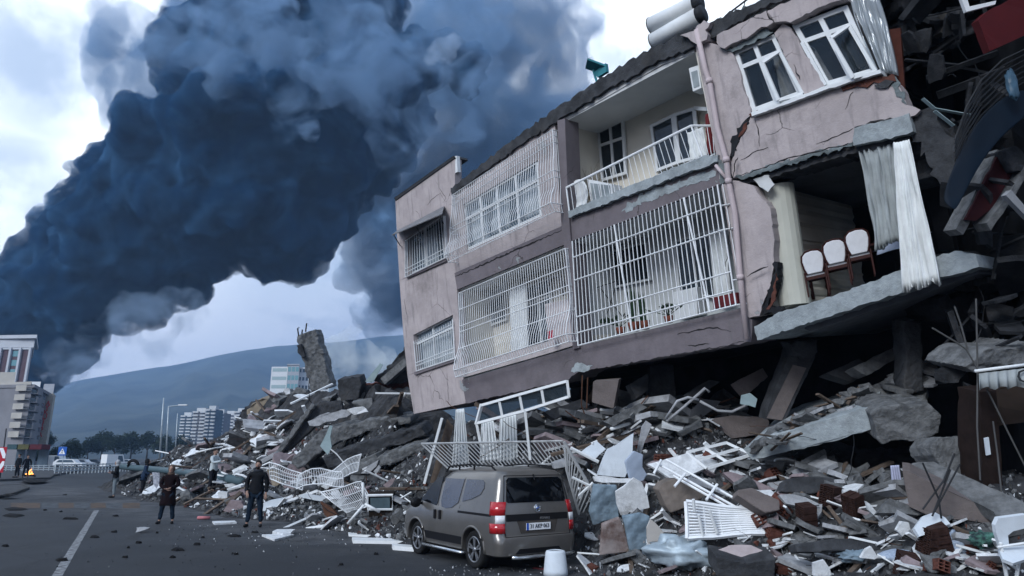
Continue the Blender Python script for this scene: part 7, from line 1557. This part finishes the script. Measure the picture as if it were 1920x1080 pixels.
# sloping collapsed slab with a broken nose
hero('collapsed_slab', 'big concrete slab sloping down left under the open room', 'slab', [(1394, 842), (1440, 818), (1640, 760), (1642, 802), (1560, 828), (1410, 862)], mconcp, th=3.2, Z=11.9, gx=-.45, gy=0, amp=.014)
hero('slab_rubble', 'sloping crumbled top of the collapsed slab', 'rubble slab', [(1396, 840), (1450, 796), (1560, 748), (1680, 704), (1735, 722), (1742, 760), (1640, 774), (1500, 806)], mcon2, th=.25, Z=12.5, gx=-.3, gy=-1.3, amp=.05)
hero('slab_nose', 'massive broken end of the collapsed slab', 'concrete block', [(1632, 776), (1650, 764), (1742, 756), (1766, 780), (1762, 812), (1738, 822), (1655, 834), (1644, 824)], mcon2, th=1.2, Z=10.9, gx=-.2, gy=0, amp=.04)
hero('boulder', 'grey boulder of crushed concrete resting on the right slab', 'boulder', [(1746, 836), (1762, 818), (1800, 816), (1828, 846), (1830, 876), (1800, 902), (1768, 884)], mcon2, th=.6, Z=10.1, gy=-.2, amp=.06)
t = thing('fallen_beam', 'huge fallen beam sloping down to the right edge, brown plaster front', 'beam', px(1800, 930, 9.4))
hero('plaster_side', None, None, [(1692, 882), (1706, 884), (1865, 962), (1870, 985), (1850, 982), (1740, 966), (1705, 950)], mbrowng, th=.5, Z=9.25, gx=-.3, gy=0, amp=.01, parent=t)
hero('concrete_top', None, None, [(1694, 880), (1712, 868), (1752, 866), (1924, 944), (1926, 978), (1872, 984), (1864, 960), (1780, 918)], mcon2, th=.2, Z=9.3, gx=-.3, gy=-.9, amp=.015, parent=t)
for k, q in enumerate([[(1770, 900), (1730, 955)], [(1782, 880), (1748, 968)], [(1730, 868), (1760, 935), (1765, 972)], [(1790, 850), (1768, 905)], [(1800, 870), (1752, 960)]]):
    bars('steel_cable', 'dark bent reinforcing cable over the fallen beam', 'cable', [q], .012, mdark, Z=8.9)['group'] = 'dark cables over the fallen beam'
r = random.Random(31)
for k in range(70):   # rubble riding on the sloping slab
    x = r.uniform(1420, 1740); y = 838-(x-1396)*.42+r.uniform(-18, 22); Z = 12.5-.3*(x-1560)/100-1.3*(y-770)/100-.15
    put(r.choice(['chunk', 'chunk', 'slab', 'rebar', 'wood']), px(x, y, Z), r.uniform(.35, .75), (r.uniform(-.5, .5), r.uniform(-.5, .5), r.uniform(0, 6)), 'on the sloping slab under the open room', r)
# ---- ruin at the right
mshade_slab = mat('shaded_slab', (.04, .042, .048), scale=3, var=.6, bump=.8, dirt=.5)  # concrete colour darkened to carry the shade of the ruin
RB = thing('ruined_building', 'dark ruin of the neighbouring building stacked up along the right edge', 'building', (12.5, 12, 0))
def rp(name, q, Z, th, m, gx=0, gy=0, amp=.05, label=None): return hero(name, label, None, q, m, th=th, Z=Z, gx=gx, gy=gy, amp=amp, parent=RB)
rp('back_wall', [(1600, -160), (2300, -160), (2300, 1000), (1700, 1000), (1690, 500)], 14.5, .4, mblack, gx=-.2, amp=0)  # black backing added so the depth of the ruin stays dark
rp('roof_slab', [(1500, -170), (2300, -240), (2300, -190), (1520, -120)], 10.5, 6, mshade_slab, gx=-.3)  # unseen slab above the frame, added to shade the ruin
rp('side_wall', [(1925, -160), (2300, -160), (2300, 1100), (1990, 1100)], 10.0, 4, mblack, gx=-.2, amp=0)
rp('upper_slab', [(1700, 126), (1760, 96), (1830, 48), (1850, 28), (1862, 40), (1800, 82), (1720, 122), (1702, 134)], 11.6, 3.0, mshade_slab, label='sloping dark slab edge at the top right')
rp('upper_slab', [(1690, -10), (1740, -30), (1840, -70), (1850, -40), (1760, 0), (1700, 20)], 11.9, 3.0, mshade_slab)
rp('broken_pier', [(1684, 40), (1700, 22), (1716, 30), (1720, 60), (1705, 100), (1696, 104)], 12.2, .4, mshade_slab)
rp('wall_fragment', [(1760, 30), (1796, 12), (1802, 40), (1770, 66), (1764, 60)], 11.4, .2, mat('tan_wall', (.06, .055, .05), var=.2), gy=0)
rp('red_wall', [(1834, 38), (1850, 22), (1930, -20), (1930, 62), (1856, 96), (1846, 70)], 9.8, .15, mat('red_wall', (.07, .008, .010), rough=.6, var=.15), amp=.008, label='dark red wall panel at the top right corner')
rp('window_frame', [(1800, -10), (1812, 22), (1866, 8), (1868, 1), (1818, 12), (1810, -14)], 9.9, .06, mpvc, amp=0)
rp('middle_slab', [(1745, 250), (1790, 236), (1800, 300), (1780, 345), (1750, 330)], 11.0, 1.0, mshade_slab, amp=.08)
rp('concrete_edge', [(1792, 430), (1806, 404), (1870, 280), (1886, 288), (1822, 410), (1806, 440)], 10.2, .3, mcon2, amp=.012)
rp('concrete_edge', [(1850, 418), (1864, 400), (1906, 340), (1924, 300), (1930, 320), (1900, 372), (1858, 432)], 10.0, .3, mcon2, amp=.012)
rp('red_panel', [(1810, 412), (1872, 290), (1884, 284), (1900, 320), (1862, 390), (1830, 414)], 10.15, .08, mat('red_wall2', (.045, .012, .015)), amp=.01, label='dark red panel framed in broken concrete')
rp('concrete_corner', [(1880, 282), (1906, 272), (1926, 290), (1924, 320), (1900, 322), (1888, 300)], 10.0, .5, mshade_slab, amp=.05)
rp('beam', [(1790, 478), (1830, 470), (1880, 500), (1870, 530), (1815, 545), (1800, 512)], 11.2, .8, mshade_slab, amp=.06)
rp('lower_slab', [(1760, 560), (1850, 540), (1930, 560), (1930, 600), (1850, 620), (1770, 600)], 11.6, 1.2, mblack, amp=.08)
rp('pipe', [(1886, 366), (1896, 356), (1930, 396), (1930, 412)], 9.6, .1, mpanelg, amp=0)
rp('rubble_shelf', [(1800, 690), (1840, 660), (1930, 640), (1930, 680), (1830, 700)], 9.9, 1.0, mcon2, amp=.06)
rp('brick_pier', [(1838, 735), (1868, 732), (1882, 930), (1842, 912)], 9.6, .5, mat('brown_tiles', (.022, .014, .012), scale=6, var=.4), amp=.005, label='brown tiled pier beside the dark shop opening')
rp('pier_notice', [(1846, 822), (1854, 820), (1858, 852), (1850, 854)], 9.55, .02, mfridge, amp=0)
rp('shop_beam', [(1830, 735), (1930, 720), (1930, 790), (1866, 800), (1836, 780)], 9.9, .4, mat('dark_shop', (.035, .025, .02)), amp=.01)
# debris lodged in the ruin
for k in range(130):
    y = r.uniform(-10, 740); x = r.uniform(1700 if y < 180 else (1800 if y < 620 else 1770), 1925); Z = r.uniform(10.2, 11.8)
    me, nm = r.choice(PROTO[r.choice(['slab', 'slab', 'wood', 'rebar', 'board', 'chunk'])]); o = bpy.data.objects.new(nm, me); 
    if k > 84: continue
    COL.objects.link(o); s = r.uniform(.4, 1.1); o.location = px(x, y, Z)-RB.location; o.scale = (s, s, s); o.rotation_euler = (r.uniform(-1, 1), r.uniform(-1, 1)+.5, r.uniform(0, 6)); o.parent = RB
    o.data = me
mshade_conc = mat('shaded_concrete', (.035, .037, .042), scale=3, var=.6, bump=.8, dirt=.5)
# dark-toned copies: lodged pieces take a concrete darkened to stand for shade
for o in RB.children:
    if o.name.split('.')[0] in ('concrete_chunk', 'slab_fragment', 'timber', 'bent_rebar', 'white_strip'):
        o.material_slots[0].link = 'OBJECT'; o.material_slots[0].material = mshade_conc
# awning with a round letter mark
t = thing('shop_awning', 'grey white scalloped awning with a round dark letter at the right edge', 'awning', px(1875, 715, 9.2)); Za = 9.2
mb = MB(); N = 40; top = []; bot = []
for i in range(N+1):
    s = i/N; x = 1836+s*110; y0 = 700-s*12; y1 = 728-s*4-abs(math.sin(s*math.pi*4.0))*6+4; wv = .03*math.sin(s*40); top.append(px(x, y0, Za)+Vector((0, wv*.3, 0))); bot.append(px(x+1, y1, Za-.05)+Vector((0, wv, 0)))
mb.add(top+bot, [(i, i+1, N+2+i, N+1+i) for i in range(N)], True); mb.build('valance', mat('awning_cloth', (.34, .37, .38), rough=.9, var=.25, scale=3, dirt=.3), t, solid=.01)
mb = MB(); mb.tube([px(1828, 696, Za), px(1946, 681, Za)], .022, 8); mb.build('rod', mpvc, t)
vs, fs = text_mesh('C', .26, .006); c = px(1919, 707, Za-.09); mb = MB(); mb.add([c+Vector((v.x, -v.z, v.y)) for v in vs], fs); mb.build('letter', mdark, t)
for k, q in enumerate([[(1830, 560), (1832, 640), (1833, 696), (1832, 800), (1838, 900)], [(1748, 615), (1790, 640), (1812, 655), (1832, 690)], [(1790, 575), (1802, 610), (1814, 655)], [(1850, 728), (1890, 810), (1925, 880)], [(1862, 790), (1870, 850), (1878, 925)]]):
    bars('hanging_cable', 'thin grey cable hanging down the ruin near the awning', 'cable', [q], .012, mat('cable_grey', (.10, .10, .10)), Z=9.3, seg=5)['group'] = 'cables hanging down the ruin'
# blue tarpaulin strip and black cables
mb = MB(); L1 = [(1930, 160), (1880, 180), (1840, 215), (1805, 270), (1775, 340), (1765, 380)]; L2 = [(1932, 215), (1896, 240), (1862, 275), (1832, 318), (1806, 370), (1790, 400)]
vs = []
for k in range(len(L1)):
    a, b = px(*L1[k], 9.7), px(*L2[k], 9.6); vs += [a, a.lerp(b, .5)+Vector((0, .05*(-1)**k, 0)), b]
mb.add(vs, [(3*k+j, 3*k+j+1, 3*k+j+4, 3*k+j+3) for k in range(len(L1)-1) for j in range(2)], True)
tag(mb.build('tarpaulin', mat('blue_tarp', (.002, .008, .018), rough=.6, var=.3, scale=2), None, solid=.02, subsurf=2, loc=centre(vs)), 'dark blue tarpaulin strip sagging through the ruin at the right', 'tarpaulin')
blob('blue_plastic', 'shiny pale blue plastic bag tangled in the cables at the right', 'plastic bag', (1898, 160), 9.5, .08, .05, .24, mat('blue_plastic', (.05, .10, .15), rough=.3, var=.4, scale=6), 33, fold=.25)
for k in range(7):
    bars('black_cable', 'black cable swinging across the upper right ruin', 'cable', [[(1930, 88+k*10), (1880, 112+k*11), (1840, 150+k*11), (1812, 200+k*10), (1790, 262+k*8)]], .012, mdark, Z=9.5+.05*k, seg=5)['group'] = 'black cables over the tarpaulin'
bars('metal_strip', 'pale bent metal strips poking out beside the broken column', 'metal strip', [[(1730, 185), (1752, 204), (1820, 216)], [(1752, 208), (1788, 236)]], .03, mtealp, Z=10.6, flat=.01)

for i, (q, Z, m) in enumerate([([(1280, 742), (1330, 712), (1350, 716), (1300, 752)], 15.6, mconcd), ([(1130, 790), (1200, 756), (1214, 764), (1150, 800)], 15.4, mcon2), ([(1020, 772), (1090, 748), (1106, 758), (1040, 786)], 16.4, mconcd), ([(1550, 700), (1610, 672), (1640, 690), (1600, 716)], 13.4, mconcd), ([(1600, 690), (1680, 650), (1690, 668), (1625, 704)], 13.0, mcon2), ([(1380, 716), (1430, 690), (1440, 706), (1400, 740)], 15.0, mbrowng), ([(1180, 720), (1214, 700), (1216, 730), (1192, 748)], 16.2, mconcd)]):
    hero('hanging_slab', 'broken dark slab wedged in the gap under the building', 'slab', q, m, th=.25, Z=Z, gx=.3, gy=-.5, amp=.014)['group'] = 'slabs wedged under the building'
